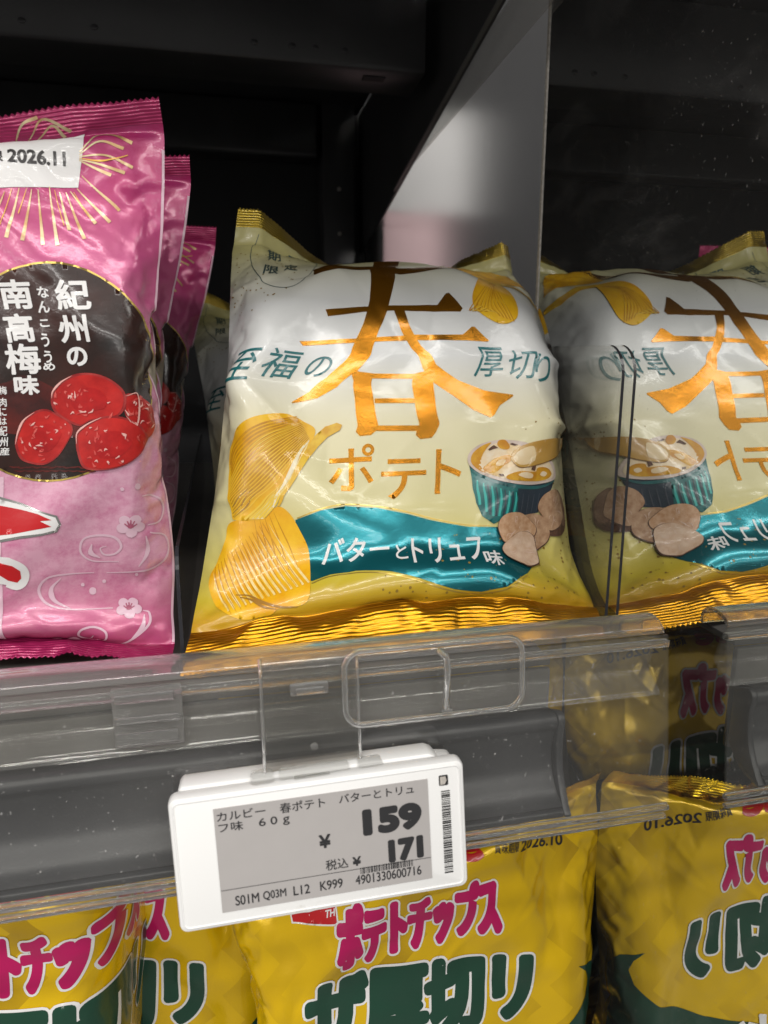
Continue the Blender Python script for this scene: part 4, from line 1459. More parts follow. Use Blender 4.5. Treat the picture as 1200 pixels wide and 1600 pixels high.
FA.art([curve_loop([(11.7, 63.9), (11.0, 76.1), (10.8, 88.2), (14.3, 96.1), (20.6, 100.0), (29.5, 102.3), (35.3, 103.0), (38.6, 102.5), (42.8, 100.3), (47.0, 95.4), (39.2, 82.1), (31.5, 70.7), (27.0, 65.0), (24.1, 61.5), (14.3, 61.8)])], M_CHIPBASE2, 3)
FA.art([ccw([(33.6, 72.6), (38.7, 82.1), (45.0, 93.5), (43.1, 88.8), (39.1, 79.9), (33.0, 70.7), (28.1, 65.7), (24.7, 61.7), (18.8, 61.9), (24.0, 66.1), (29.4, 70.3)])], M_CHIPPALE, 4)
FA.art([stroke([(11.5, 83.3), (12.3, 86.8), (13.7, 90.2), (17.2, 93.3), (22.0, 96.4), (27.6, 98.8), (34.1, 100.5), (40.6, 102.1)], 0.75, taper=(0.4, 0.8, 1, 0.9, 0.5)),
    stroke([(11.7, 82.0), (12.6, 85.4), (14.1, 88.7), (17.6, 91.8), (22.2, 95.0), (27.7, 97.6), (34.2, 99.6), (40.8, 101.5)], 0.75, taper=(0.4, 0.8, 1, 0.9, 0.5)),
    stroke([(11.9, 80.6), (13.0, 84.0), (14.6, 87.2), (18.0, 90.4), (22.5, 93.6), (27.9, 96.4), (34.4, 98.7), (41.0, 101.0)], 0.75, taper=(0.4, 0.8, 1, 0.9, 0.5)),
    stroke([(12.0, 79.3), (13.3, 82.6), (15.0, 85.8), (18.4, 88.9), (22.7, 92.2), (28.1, 95.2), (34.5, 97.8), (41.2, 100.5)], 0.75, taper=(0.4, 0.8, 1, 0.9, 0.5)),
    stroke([(12.2, 78.0), (13.6, 81.2), (15.5, 84.3), (18.8, 87.5), (23.0, 90.8), (28.3, 94.0), (34.7, 96.9), (41.4, 99.9)], 0.75, taper=(0.4, 0.8, 1, 0.9, 0.5)),
    stroke([(12.3, 76.8), (13.9, 79.8), (15.9, 82.9), (19.2, 86.0), (23.3, 89.4), (28.5, 92.8), (34.9, 96.0), (41.6, 99.4)], 0.75, taper=(0.4, 0.8, 1, 0.9, 0.5)),
    stroke([(12.4, 75.5), (14.2, 78.4), (16.3, 81.4), (19.5, 84.6), (23.7, 88.1), (28.7, 91.5), (35.1, 95.1), (41.9, 98.9)], 0.75, taper=(0.4, 0.8, 1, 0.9, 0.5)),
    stroke([(12.4, 74.2), (14.4, 77.1), (16.7, 80.0), (19.9, 83.2), (24.0, 86.7), (29.0, 90.3), (35.3, 94.3), (42.1, 98.3)], 0.75, taper=(0.4, 0.8, 1, 0.9, 0.5)),
    stroke([(12.5, 73.0), (14.7, 75.8), (17.0, 78.6), (20.3, 81.8), (24.3, 85.4), (29.2, 89.2), (35.5, 93.4), (42.4, 97.8)], 0.75, taper=(0.4, 0.8, 1, 0.9, 0.5)),
    stroke([(12.5, 71.7), (14.9, 74.4), (17.3, 77.2), (20.7, 80.4), (24.6, 84.0), (29.5, 88.0), (35.7, 92.5), (42.6, 97.3)], 0.75, taper=(0.4, 0.8, 1, 0.9, 0.5)),
    stroke([(12.5, 70.5), (15.0, 73.1), (17.7, 75.8), (21.0, 79.0), (24.9, 82.7), (29.8, 86.8), (36.0, 91.6), (42.8, 96.7)], 0.75, taper=(0.4, 0.8, 1, 0.9, 0.5)),
    stroke([(12.5, 69.2), (15.2, 71.8), (17.9, 74.5), (21.3, 77.6), (25.2, 81.3), (30.1, 85.6), (36.2, 90.7), (43.1, 96.2)], 0.75, taper=(0.4, 0.8, 1, 0.9, 0.5)),
    stroke([(12.4, 68.0), (15.3, 70.5), (18.2, 73.1), (21.7, 76.3), (25.5, 80.0), (30.4, 84.4), (36.5, 89.9), (43.4, 95.6)], 0.75, taper=(0.4, 0.8, 1, 0.9, 0.5)),
    stroke([(12.4, 66.8), (15.4, 69.2), (18.4, 71.8), (22.0, 74.9), (25.9, 78.6), (30.7, 83.2), (36.8, 89.0), (43.6, 95.1)], 0.75, taper=(0.4, 0.8, 1, 0.9, 0.5)),
    stroke([(12.4, 65.6), (15.5, 67.9), (18.6, 70.5), (22.2, 73.6), (26.2, 77.3), (31.0, 82.0), (37.1, 88.1), (43.9, 94.6)], 0.75, taper=(0.4, 0.8, 1, 0.9, 0.5)),
    stroke([(12.3, 64.3), (15.5, 66.7), (18.8, 69.1), (22.5, 72.2), (26.4, 76.0), (31.3, 80.8), (37.4, 87.2), (44.2, 94.0)], 0.75, taper=(0.4, 0.8, 1, 0.9, 0.5)),
    stroke([(12.3, 63.1), (15.6, 65.4), (19.0, 67.8), (22.7, 70.9), (26.7, 74.7), (31.6, 79.6), (37.7, 86.3), (44.5, 93.5)], 0.75, taper=(0.4, 0.8, 1, 0.9, 0.5))], M_CHIPRIDGE, 5)
FA.art([stroke([(11.8, 76.0), (13.8, 79.7), (16.0, 83.4), (19.3, 87.1), (23.4, 91.0), (28.6, 94.4), (35.4, 97.2), (42.5, 100.0)], 0.5, taper=(0.5, 0.6, 0.8, 0.3)),
    stroke([(12.0, 74.9), (14.1, 78.5), (16.4, 82.1), (19.7, 85.7), (23.7, 89.6), (28.9, 93.1), (35.5, 96.3), (42.6, 99.4)], 0.5, taper=(0.5, 0.6, 0.8, 0.3)),
    stroke([(12.1, 73.8), (14.4, 77.3), (16.8, 80.7), (20.1, 84.3), (24.0, 88.1), (29.1, 91.8), (35.7, 95.3), (42.8, 98.9)], 0.5, taper=(0.5, 0.6, 0.8, 0.3)),
    stroke([(12.3, 72.7), (14.7, 76.1), (17.2, 79.4), (20.5, 83.0), (24.4, 86.7), (29.4, 90.5), (35.8, 94.4), (42.9, 98.3)], 0.5, taper=(0.5, 0.6, 0.8, 0.3)),
    stroke([(12.4, 71.7), (15.0, 74.9), (17.5, 78.1), (20.8, 81.6), (24.7, 85.3), (29.7, 89.2), (36.0, 93.4), (43.0, 97.7)], 0.5, taper=(0.5, 0.6, 0.8, 0.3)),
    stroke([(12.5, 70.6), (15.2, 73.7), (17.9, 76.8), (21.2, 80.2), (25.1, 83.9), (30.0, 87.9), (36.2, 92.5), (43.2, 97.2)], 0.5, taper=(0.5, 0.6, 0.8, 0.3)),
    stroke([(12.6, 69.6), (15.4, 72.5), (18.2, 75.6), (21.6, 78.9), (25.4, 82.5), (30.3, 86.6), (36.5, 91.5), (43.4, 96.6)], 0.5, taper=(0.5, 0.6, 0.8, 0.3)),
    stroke([(12.7, 68.5), (15.6, 71.4), (18.4, 74.3), (21.9, 77.5), (25.8, 81.1), (30.6, 85.3), (36.7, 90.6), (43.5, 96.1)], 0.5, taper=(0.5, 0.6, 0.8, 0.3)),
    stroke([(12.8, 67.5), (15.7, 70.2), (18.7, 73.0), (22.2, 76.2), (26.1, 79.7), (30.9, 84.0), (37.0, 89.6), (43.7, 95.5)], 0.5, taper=(0.5, 0.6, 0.8, 0.3)),
    stroke([(12.9, 66.5), (15.9, 69.1), (18.9, 71.8), (22.5, 74.8), (26.4, 78.3), (31.2, 82.7), (37.2, 88.7), (43.9, 94.9)], 0.5, taper=(0.5, 0.6, 0.8, 0.3)),
    stroke([(12.9, 65.4), (16.0, 67.9), (19.2, 70.5), (22.8, 73.5), (26.8, 76.9), (31.5, 81.5), (37.5, 87.7), (44.1, 94.4)], 0.5, taper=(0.5, 0.6, 0.8, 0.3)),
    stroke([(13.0, 64.4), (16.1, 66.8), (19.3, 69.3), (23.0, 72.2), (27.1, 75.5), (31.8, 80.2), (37.7, 86.7), (44.3, 93.8)], 0.5, taper=(0.5, 0.6, 0.8, 0.3)),
    stroke([(13.1, 63.3), (16.3, 65.7), (19.5, 68.1), (23.3, 70.9), (27.4, 74.2), (32.1, 78.9), (38.0, 85.8), (44.5, 93.2)], 0.5, taper=(0.5, 0.6, 0.8, 0.3)),
    stroke([(13.1, 62.3), (16.4, 64.5), (19.7, 66.8), (23.5, 69.6), (27.6, 72.8), (32.5, 77.6), (38.3, 84.8), (44.7, 92.7)], 0.5, taper=(0.5, 0.6, 0.8, 0.3))], M_CHIPGLOW, 6)
FA.art([stroke([(12.3, 64.4), (17.0, 67.7), (21.3, 73.1)], 0.6, taper=(0.3, 1, 0.2)),
    stroke([(12.4, 66.8), (16.6, 70.0), (20.2, 74.4)], 0.6, taper=(0.3, 1, 0.2)),
    stroke([(12.9, 62.9), (18.1, 66.7), (22.8, 71.1)], 0.6, taper=(0.3, 1, 0.2))], M_CHIPFOLD, 6)
FA.art([stroke([(17.2, 62.0), (21.4, 65.1), (25.7, 68.5), (30.3, 72.4), (34.8, 76.7)], 0.9, taper=(1, 0.7, 0.2)),
    stroke([(19.1, 62.0), (23.2, 65.2), (27.1, 68.5), (31.2, 72.3), (35.2, 76.5)], 0.9, taper=(1, 0.7, 0.2)),
    stroke([(21.0, 62.1), (24.8, 65.3), (28.6, 68.6), (32.1, 72.3), (35.6, 76.2)], 0.9, taper=(1, 0.7, 0.2)),
    stroke([(22.9, 62.1), (26.5, 65.4), (30.0, 68.7), (33.0, 72.2), (36.0, 75.9)], 0.9, taper=(1, 0.7, 0.2)),
    stroke([(24.7, 62.2), (28.1, 65.4), (31.3, 68.7), (33.9, 72.1), (36.3, 75.7)], 0.9, taper=(1, 0.7, 0.2))], M_CHIPGLOW, 6)
FA.art([ccw([(46.9, 94.4), (50.8, 98.1), (55.6, 99.5), (57.4, 98.5), (56.5, 96.3), (51.8, 93.8), (48.0, 90.0), (43.5, 84.4), (38.5, 76.7), (33.4, 68.7), (31.2, 66.3), (30.1, 66.1), (33.5, 71.1), (36.9, 77.8), (41.5, 86.6)])], M_CHIPEDGE, 5)
FA.art([stroke([(44.4, 92.4), (40.4, 87.1), (36.5, 78.8), (31.5, 70.7)], 1.1, taper=(0.3, 1, 0.6)),
    stroke([(42.1, 90.4), (38.7, 84.8), (33.7, 74.7), (28.6, 65.9)], 1.1, taper=(0.3, 1, 0.6))], M_CHIPCREAM, 6)
FA.art([ccw([(163.1, 191.1), (157.8, 200.9), (143.6, 211.6), (130.3, 216.5), (124.9, 206.4), (127.9, 187.8), (131.4, 177.0), (136.1, 179.3), (143.4, 183.7), (155.0, 180.3), (167.2, 177.5)])], M_CHIPBASE2, 1)
FA.art([stroke([(158.8, 198.7), (147.7, 205.9), (136.1, 210.8), (128.1, 206.1), (127.9, 193.7), (131.2, 179.3)], 0.45, taper=(0.4, 1, 0.3)),
    stroke([(160.9, 194.1), (151.2, 199.7), (140.7, 203.8), (132.7, 200.7), (130.6, 191.1), (131.5, 179.1)], 0.45, taper=(0.4, 1, 0.3)),
    stroke([(162.6, 189.8), (154.2, 194.1), (144.8, 197.5), (136.9, 195.7), (133.1, 188.7), (131.9, 179.0)], 0.45, taper=(0.4, 1, 0.3)),
    stroke([(164.2, 185.9), (156.8, 189.0), (148.5, 191.9), (140.7, 191.2), (135.5, 186.3), (132.2, 178.8)], 0.45, taper=(0.4, 1, 0.3)),
    stroke([(165.5, 182.4), (159.1, 184.5), (151.7, 186.9), (144.2, 187.1), (137.7, 184.1), (132.6, 178.6)], 0.45, taper=(0.4, 1, 0.3))], M_CHIPRIDGE, 2)
FA.art([ccw([(170.0, 168.3), (168.1, 169.5), (157.1, 171.4), (145.6, 175.9), (138.6, 174.9), (136.9, 169.8), (143.0, 168.7), (151.4, 167.9), (161.2, 165.2), (170.4, 165.6)])], M_CHIPEDGE, 2)
FA.art([curve_loop([(140.5, 171.6), (132.5, 169.6), (124.7, 160.4), (120.0, 153.8), (119.7, 149.3), (124.1, 145.6), (131.0, 142.8), (137.4, 143.9), (140.9, 147.7), (142.3, 157.0)])], M_CHIPBASE2, 3)
FA.art([stroke([(139.2, 167.4), (133.1, 159.7), (137.5, 143.5)], 0.45, taper=(0.2, 0.8, 1)),
    stroke([(139.2, 167.4), (132.3, 157.0), (136.0, 144.0)], 0.45, taper=(0.2, 0.8, 1)),
    stroke([(139.2, 167.4), (131.2, 154.8), (134.4, 144.6)], 0.45, taper=(0.2, 0.8, 1)),
    stroke([(139.2, 167.4), (129.9, 153.0), (132.8, 145.2)], 0.45, taper=(0.2, 0.8, 1)),
    stroke([(139.2, 167.4), (128.3, 151.5), (131.2, 145.8)], 0.45, taper=(0.2, 0.8, 1)),
    stroke([(139.2, 167.4), (126.5, 150.3), (129.2, 147.3)], 0.45, taper=(0.2, 0.8, 1)),
    stroke([(139.2, 167.4), (124.5, 149.3), (127.4, 148.0)], 0.45, taper=(0.2, 0.8, 1)),
    stroke([(139.2, 167.4), (122.2, 149.0), (125.6, 148.7)], 0.45, taper=(0.2, 0.8, 1)),
    stroke([(139.2, 167.4), (119.7, 148.9), (123.7, 149.5)], 0.45, taper=(0.2, 0.8, 1)),
    stroke([(139.2, 167.4), (117.3, 148.7), (121.8, 150.3)], 0.45, taper=(0.2, 0.8, 1))], M_CHIPRIDGE, 4)
FA.art([stroke([(137.7, 166.9), (134.5, 155.2), (136.5, 144.3)], 0.35, taper=(0.0, 0.6, 1)),
    stroke([(137.7, 166.9), (133.0, 153.6), (135.0, 144.8)], 0.35, taper=(0.0, 0.6, 1)),
    stroke([(137.7, 166.9), (131.3, 152.4), (133.4, 145.4)], 0.35, taper=(0.0, 0.6, 1)),
    stroke([(137.7, 166.9), (129.5, 151.4), (131.7, 146.0)], 0.35, taper=(0.0, 0.6, 1)),
    stroke([(137.7, 166.9), (127.5, 150.6), (130.0, 146.6)], 0.35, taper=(0.0, 0.6, 1)),
    stroke([(137.7, 166.9), (125.3, 149.9), (128.3, 147.3)], 0.35, taper=(0.0, 0.6, 1)),
    stroke([(137.7, 166.9), (123.1, 149.4), (126.5, 148.0)], 0.35, taper=(0.0, 0.6, 1)),
    stroke([(137.7, 166.9), (120.9, 148.9), (124.7, 148.7)], 0.35, taper=(0.0, 0.6, 1)),
    stroke([(137.7, 166.9), (118.6, 148.6), (122.8, 149.5)], 0.35, taper=(0.0, 0.6, 1))], M_CHIPGLOW, 5)
FA.art([ccw([(153.9, 73.8), (152.7, 70.2), (151.0, 67.7), (148.5, 63.7), (146.0, 59.8), (138.2, 58.8), (131.5, 59.2), (123.4, 55.9), (121.8, 55.2), (116.4, 58.8), (113.8, 64.3), (112.4, 74.2), (111.0, 80.0), (119.3, 74.3), (128.1, 72.2), (140.6, 70.9), (149.4, 72.0)])], M_RAMEKIN, 2)
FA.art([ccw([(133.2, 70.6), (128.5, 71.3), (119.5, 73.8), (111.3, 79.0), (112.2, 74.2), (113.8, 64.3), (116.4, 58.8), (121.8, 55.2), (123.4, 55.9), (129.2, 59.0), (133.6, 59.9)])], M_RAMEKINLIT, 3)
FA.art([stroke([(132.2, 67.7), (132.2, 63.6), (131.6, 59.5)], 1.15, taper=(0.5, 1, 0.9)),
    stroke([(128.8, 68.2), (128.6, 63.8), (127.8, 58.7)], 1.15, taper=(0.5, 1, 0.9)),
    stroke([(124.9, 69.4), (124.9, 64.1), (124.1, 58.4)], 1.15, taper=(0.5, 1, 0.9)),
    stroke([(121.1, 70.6), (121.3, 64.4), (121.3, 58.5)], 1.15, taper=(0.5, 1, 0.9)),
    stroke([(117.4, 72.1), (117.9, 66.3), (118.2, 60.4)], 1.15, taper=(0.5, 1, 0.9)),
    stroke([(114.6, 73.5), (115.0, 68.1), (115.4, 63.3)], 1.15, taper=(0.5, 1, 0.9))], M_FLUTE, 4)
FA.art([stroke([(130.5, 68.0), (130.5, 63.5), (129.7, 59.1)], 0.9, taper=(0.6, 1, 1)),
    stroke([(126.7, 68.9), (126.9, 63.7), (126.0, 58.5)], 0.9, taper=(0.6, 1, 1)),
    stroke([(122.9, 70.0), (123.2, 64.0), (122.6, 58.4)], 0.9, taper=(0.6, 1, 1)),
    stroke([(119.3, 71.3), (119.6, 65.4), (119.8, 59.2)], 0.9, taper=(0.6, 1, 1))], M_RAMEKIN, 4)
FA.art([stroke([(145.7, 67.7), (145.4, 63.9), (144.8, 60.4)], 0.55, taper=(0.5, 1, 0.6)),
    stroke([(142.7, 67.2), (142.3, 63.6), (141.9, 59.8)], 0.55, taper=(0.5, 1, 0.6)),
    stroke([(139.5, 67.1), (139.2, 63.3), (138.9, 59.3)], 0.55, taper=(0.5, 1, 0.6)),
    stroke([(136.1, 67.1), (135.9, 63.4), (135.5, 59.6)], 0.55, taper=(0.5, 1, 0.6))], M_FLUTEDIM, 4)
FA.art([stroke([(153.5, 73.3), (147.4, 70.6), (140.0, 69.7), (130.3, 70.4), (121.0, 72.9), (112.3, 77.5)], 1.5, taper=(0.6, 1, 0.8))], M_RAMEKINBAND, 5)
FA.art([curve_loop([(154.0, 74.5), (152.5, 78.5), (147.8, 82.6), (141.6, 86.4), (134.1, 89.3), (126.0, 90.6), (119.8, 90.1), (114.2, 88.3), (110.5, 84.9), (110.5, 80.7), (115.0, 76.6), (121.9, 73.4), (129.4, 71.5), (136.9, 70.8), (144.2, 71.3), (150.2, 72.6)])], M_RIM, 6)
FA.art([curve_loop([(120.1, 89.5), (115.5, 87.8), (112.0, 84.7), (111.7, 81.0), (115.1, 77.6), (118.5, 76.2), (116.1, 79.1), (116.3, 83.6), (118.1, 86.9)])], M_AMBER, 7)
FA.art([curve_loop([(151.9, 75.1), (150.2, 78.6), (145.5, 82.3), (137.8, 85.7), (130.2, 88.5), (123.4, 89.3), (118.9, 87.4), (116.3, 83.6), (115.1, 78.8), (118.5, 76.2), (126.1, 73.5), (134.6, 72.3), (142.2, 72.2), (149.1, 73.4)])], M_CREAM, 7)
FA.art([curve_loop([(150.4, 75.9), (147.2, 78.2), (142.6, 78.0), (141.2, 76.2), (133.3, 76.2), (127.4, 74.3), (129.5, 72.6), (140.3, 72.3), (147.8, 73.4)]),
    curve_loop([(128.7, 83.7), (123.2, 82.8), (119.0, 80.2), (116.9, 77.9), (120.9, 75.8), (123.7, 76.9), (126.5, 79.1), (129.4, 81.0)])], M_AMBER, 8)
FA.art([curve_loop([(140.1, 75.2), (136.5, 75.9), (132.8, 74.8), (136.2, 73.5), (140.0, 73.6)]),
    curve_loop([(127.1, 81.4), (123.8, 81.5), (122.6, 79.3), (125.4, 79.1)]),
    curve_loop([(147.7, 76.0), (145.3, 76.6), (144.3, 75.1), (146.7, 74.5)])], M_CREAM, 9)
FA.art([curve_loop([(127.9, 88.7), (126.1, 90.4), (123.5, 90.3), (122.8, 88.5), (124.7, 86.6), (127.6, 86.1), (128.6, 87.2)])], M_AMBER, 9)
FA.art([ccw([(132.3, 87.8), (129.5, 88.9), (128.4, 88.4), (130.7, 87.5)]),
    ccw([(123.4, 87.0), (121.2, 88.3), (120.0, 87.5), (118.7, 86.4), (119.4, 85.8), (121.4, 86.6)]),
    ccw([(126.0, 75.1), (123.7, 75.4), (124.8, 74.2), (126.3, 74.3)]),
    ccw([(141.4, 78.9), (139.6, 78.5), (139.0, 77.0), (141.1, 76.5)]),
    ccw([(139.1, 69.6), (139.0, 69.6), (139.1, 69.5)])], M_TRUFFDARK, 10)
FA.art([curve_loop([(173.1, 97.8), (166.0, 93.7), (161.7, 93.4), (158.2, 92.5), (150.9, 90.8), (143.4, 89.2), (136.9, 87.7), (131.6, 85.5), (129.5, 82.5), (130.1, 80.3), (132.7, 77.9), (135.9, 77.6), (140.5, 78.5), (146.6, 80.4), (153.3, 83.5), (159.5, 86.5), (161.9, 89.4), (163.4, 92.6), (168.3, 95.8), (173.2, 96.7)])], M_SPOONDARK, 10)
FA.art([curve_loop([(173.0, 98.3), (165.9, 94.1), (161.6, 93.9), (158.0, 92.9), (150.7, 91.2), (143.2, 89.6), (136.7, 88.1), (131.4, 86.0), (129.3, 82.9), (129.9, 80.7), (132.5, 78.4), (135.7, 78.0), (140.4, 78.9), (146.5, 80.8), (153.2, 83.9), (159.4, 86.9), (161.8, 89.8), (163.3, 93.1), (168.2, 96.3), (173.1, 97.2)])], M_SPOON, 11)
FA.art([curve_loop([(139.4, 86.7), (134.6, 85.8), (131.0, 83.2), (130.7, 81.0), (133.4, 78.9), (137.3, 79.3), (140.5, 81.4)])], M_SPOONPALE, 12)
FA.art([curve_loop([(158.6, 92.7), (156.4, 92.2), (159.0, 87.3), (160.2, 88.9)]),
    curve_loop([(165.0, 93.3), (162.5, 94.2), (163.6, 93.9), (166.7, 95.9)])], M_SPOONPALE, 12)
FA.art([curve_loop([(166.1, 60.7), (165.0, 64.8), (162.5, 67.8), (157.6, 69.5), (155.3, 62.7), (160.4, 57.7), (159.3, 53.9), (153.0, 52.3), (153.8, 50.1), (158.6, 50.1), (163.4, 51.7), (166.2, 54.8)])], M_TRUFFDARK, 6)
FA.art([curve_loop([(165.7, 60.7), (164.6, 64.8), (162.1, 67.7), (158.5, 69.1), (159.2, 62.2), (161.1, 55.5), (164.2, 54.5), (165.6, 57.0)])], M_TRUFFSIDE, 7)
FA.art([curve_loop([(162.7, 58.5), (160.2, 66.0), (157.0, 69.4), (153.4, 69.6), (148.4, 67.4), (145.7, 64.3), (145.5, 61.0), (149.5, 57.1), (150.9, 54.4), (153.5, 52.0), (157.9, 53.3), (161.0, 56.0)])], M_TRUFFDARK, 8)
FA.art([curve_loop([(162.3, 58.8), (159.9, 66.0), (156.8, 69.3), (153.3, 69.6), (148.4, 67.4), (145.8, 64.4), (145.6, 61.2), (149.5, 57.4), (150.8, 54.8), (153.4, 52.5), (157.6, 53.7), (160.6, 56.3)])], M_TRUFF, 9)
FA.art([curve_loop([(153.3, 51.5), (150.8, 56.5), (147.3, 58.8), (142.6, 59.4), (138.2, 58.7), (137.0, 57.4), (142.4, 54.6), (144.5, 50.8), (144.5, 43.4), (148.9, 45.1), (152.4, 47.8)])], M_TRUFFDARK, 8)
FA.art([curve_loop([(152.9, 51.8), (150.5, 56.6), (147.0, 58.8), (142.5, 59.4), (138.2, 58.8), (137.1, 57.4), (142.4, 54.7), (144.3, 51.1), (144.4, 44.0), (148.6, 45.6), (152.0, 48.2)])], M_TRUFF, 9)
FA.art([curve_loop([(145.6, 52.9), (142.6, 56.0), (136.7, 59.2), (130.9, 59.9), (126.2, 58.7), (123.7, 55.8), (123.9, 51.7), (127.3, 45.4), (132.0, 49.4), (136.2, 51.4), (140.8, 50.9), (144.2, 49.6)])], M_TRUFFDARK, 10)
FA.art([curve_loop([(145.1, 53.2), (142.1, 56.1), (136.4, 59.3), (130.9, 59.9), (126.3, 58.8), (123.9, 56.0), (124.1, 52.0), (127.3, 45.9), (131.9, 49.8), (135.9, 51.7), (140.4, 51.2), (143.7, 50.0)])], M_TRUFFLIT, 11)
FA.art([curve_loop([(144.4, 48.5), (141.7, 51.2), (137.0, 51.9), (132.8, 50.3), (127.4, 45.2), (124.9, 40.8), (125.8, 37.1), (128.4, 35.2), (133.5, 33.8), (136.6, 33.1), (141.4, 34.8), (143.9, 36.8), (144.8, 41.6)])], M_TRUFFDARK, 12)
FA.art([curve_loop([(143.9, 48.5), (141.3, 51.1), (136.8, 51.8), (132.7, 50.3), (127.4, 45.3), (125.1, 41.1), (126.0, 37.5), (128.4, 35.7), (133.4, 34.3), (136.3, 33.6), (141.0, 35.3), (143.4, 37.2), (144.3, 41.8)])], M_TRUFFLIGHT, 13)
FA.art([stroke([(155.5, 57.6), (155.1, 56.6), (156.2, 56.2)], 0.3, taper=(0.2, 1, 0.2)),
    stroke([(153.6, 59.4), (154.5, 57.1), (153.4, 53.4)], 0.3, taper=(0.2, 1, 0.2)),
    stroke([(152.7, 58.8), (152.1, 58.3), (152.0, 57.3)], 0.3, taper=(0.2, 1, 0.2)),
    stroke([(155.2, 60.6), (158.8, 60.3), (160.4, 59.3)], 0.3, taper=(0.2, 1, 0.2)),
    stroke([(154.8, 63.9), (156.4, 67.1), (156.3, 68.0)], 0.3, taper=(0.2, 1, 0.2)),
    stroke([(157.6, 60.0), (159.4, 59.6), (159.3, 59.6)], 0.3, taper=(0.2, 1, 0.2)),
    stroke([(153.5, 64.3), (153.6, 64.8), (153.4, 67.2)], 0.3, taper=(0.2, 1, 0.2)),
    stroke([(155.0, 62.0), (156.7, 63.7), (157.5, 64.0)], 0.3, taper=(0.2, 1, 0.2)),
    stroke([(154.8, 63.9), (155.0, 65.6), (155.9, 67.0)], 0.3, taper=(0.2, 1, 0.2)),
    stroke([(145.6, 54.4), (145.8, 56.0), (146.4, 56.9)], 0.3, taper=(0.2, 1, 0.2)),
    stroke([(142.2, 54.9), (140.9, 55.2), (139.8, 56.1)], 0.3, taper=(0.2, 1, 0.2)),
    stroke([(144.6, 54.8), (144.5, 56.6), (143.1, 58.1)], 0.3, taper=(0.2, 1, 0.2)),
    stroke([(145.0, 52.5), (145.3, 51.1), (144.5, 51.4)], 0.3, taper=(0.2, 1, 0.2)),
    stroke([(144.8, 49.1), (145.0, 47.8), (144.5, 46.6)], 0.3, taper=(0.2, 1, 0.2)),
    stroke([(144.1, 56.1), (144.5, 56.9), (143.1, 58.1)], 0.3, taper=(0.2, 1, 0.2)),
    stroke([(142.1, 55.0), (140.2, 55.7), (138.2, 56.9)], 0.3, taper=(0.2, 1, 0.2)),
    stroke([(144.4, 53.8), (143.6, 54.3), (143.4, 54.2)], 0.3, taper=(0.2, 1, 0.2)),
    stroke([(145.2, 53.1), (144.6, 52.4), (144.7, 51.9)], 0.3, taper=(0.2, 1, 0.2))], M_TRUFFVEIN, 10)
FA.art([stroke([(133.1, 52.6), (130.1, 49.3), (128.3, 47.2)], 0.3, taper=(0.2, 1, 0.2)),
    stroke([(132.6, 56.7), (132.5, 56.3), (132.0, 57.9)], 0.3, taper=(0.2, 1, 0.2)),
    stroke([(132.4, 52.0), (131.0, 50.7), (129.6, 48.7)], 0.3, taper=(0.2, 1, 0.2)),
    stroke([(133.1, 55.7), (133.1, 58.0), (131.8, 58.2)], 0.3, taper=(0.2, 1, 0.2)),
    stroke([(138.5, 52.0), (140.1, 52.2), (142.7, 50.4)], 0.3, taper=(0.2, 1, 0.2)),
    stroke([(134.7, 53.1), (134.9, 53.8), (135.6, 52.1)], 0.3, taper=(0.2, 1, 0.2)),
    stroke([(133.0, 55.9), (132.1, 56.0), (132.1, 57.7)], 0.3, taper=(0.2, 1, 0.2)),
    stroke([(138.6, 51.9), (140.0, 51.6), (140.1, 51.4)], 0.3, taper=(0.2, 1, 0.2)),
    stroke([(131.3, 50.7), (128.3, 49.9), (128.0, 46.8)], 0.3, taper=(0.2, 1, 0.2))], M_TRUFFVEIN, 12)
FA.art([stroke([(138.3, 41.9), (139.3, 42.9), (142.6, 41.8)], 0.3, taper=(0.2, 1, 0.2)),
    stroke([(138.4, 44.5), (140.7, 44.7), (141.5, 46.9)], 0.3, taper=(0.2, 1, 0.2)),
    stroke([(135.7, 45.5), (135.4, 46.1), (136.3, 49.3)], 0.3, taper=(0.2, 1, 0.2)),
    stroke([(135.5, 39.7), (135.8, 37.3), (136.1, 34.9)], 0.3, taper=(0.2, 1, 0.2)),
    stroke([(132.4, 40.5), (131.2, 39.1), (129.3, 39.0)], 0.3, taper=(0.2, 1, 0.2)),
    stroke([(131.1, 39.9), (129.3, 39.8), (128.9, 38.8)], 0.3, taper=(0.2, 1, 0.2)),
    stroke([(136.5, 41.9), (139.3, 41.2), (142.9, 41.8)], 0.3, taper=(0.2, 1, 0.2)),
    stroke([(137.3, 41.9), (140.9, 41.5), (143.3, 41.8)], 0.3, taper=(0.2, 1, 0.2)),
    stroke([(133.0, 41.6), (129.3, 39.8), (126.4, 41.1)], 0.3, taper=(0.2, 1, 0.2))], M_TRUFFVEIN, 14)
_r = random.Random(8)
FA.art([ellipse(_r.uniform(70, 165), 12 + 40 * _r.random() ** 1.4, q, q, 0, 8) for q in [_r.choice((.22, .3, .45, .6)) for _ in range(150)]] +
       [ellipse(168 - 34 * _r.random() ** 2, _r.uniform(40, 105), q, q, 0, 8) for q in [_r.choice((.2, .3, .42)) for _ in range(90)]] +
       [ellipse(3 + 40 * _r.random() ** 1.5, _r.uniform(150, 205), q, q, 0, 8) for q in [_r.choice((.22, .32, .42)) for _ in range(80)]], M_SPECK, 1)
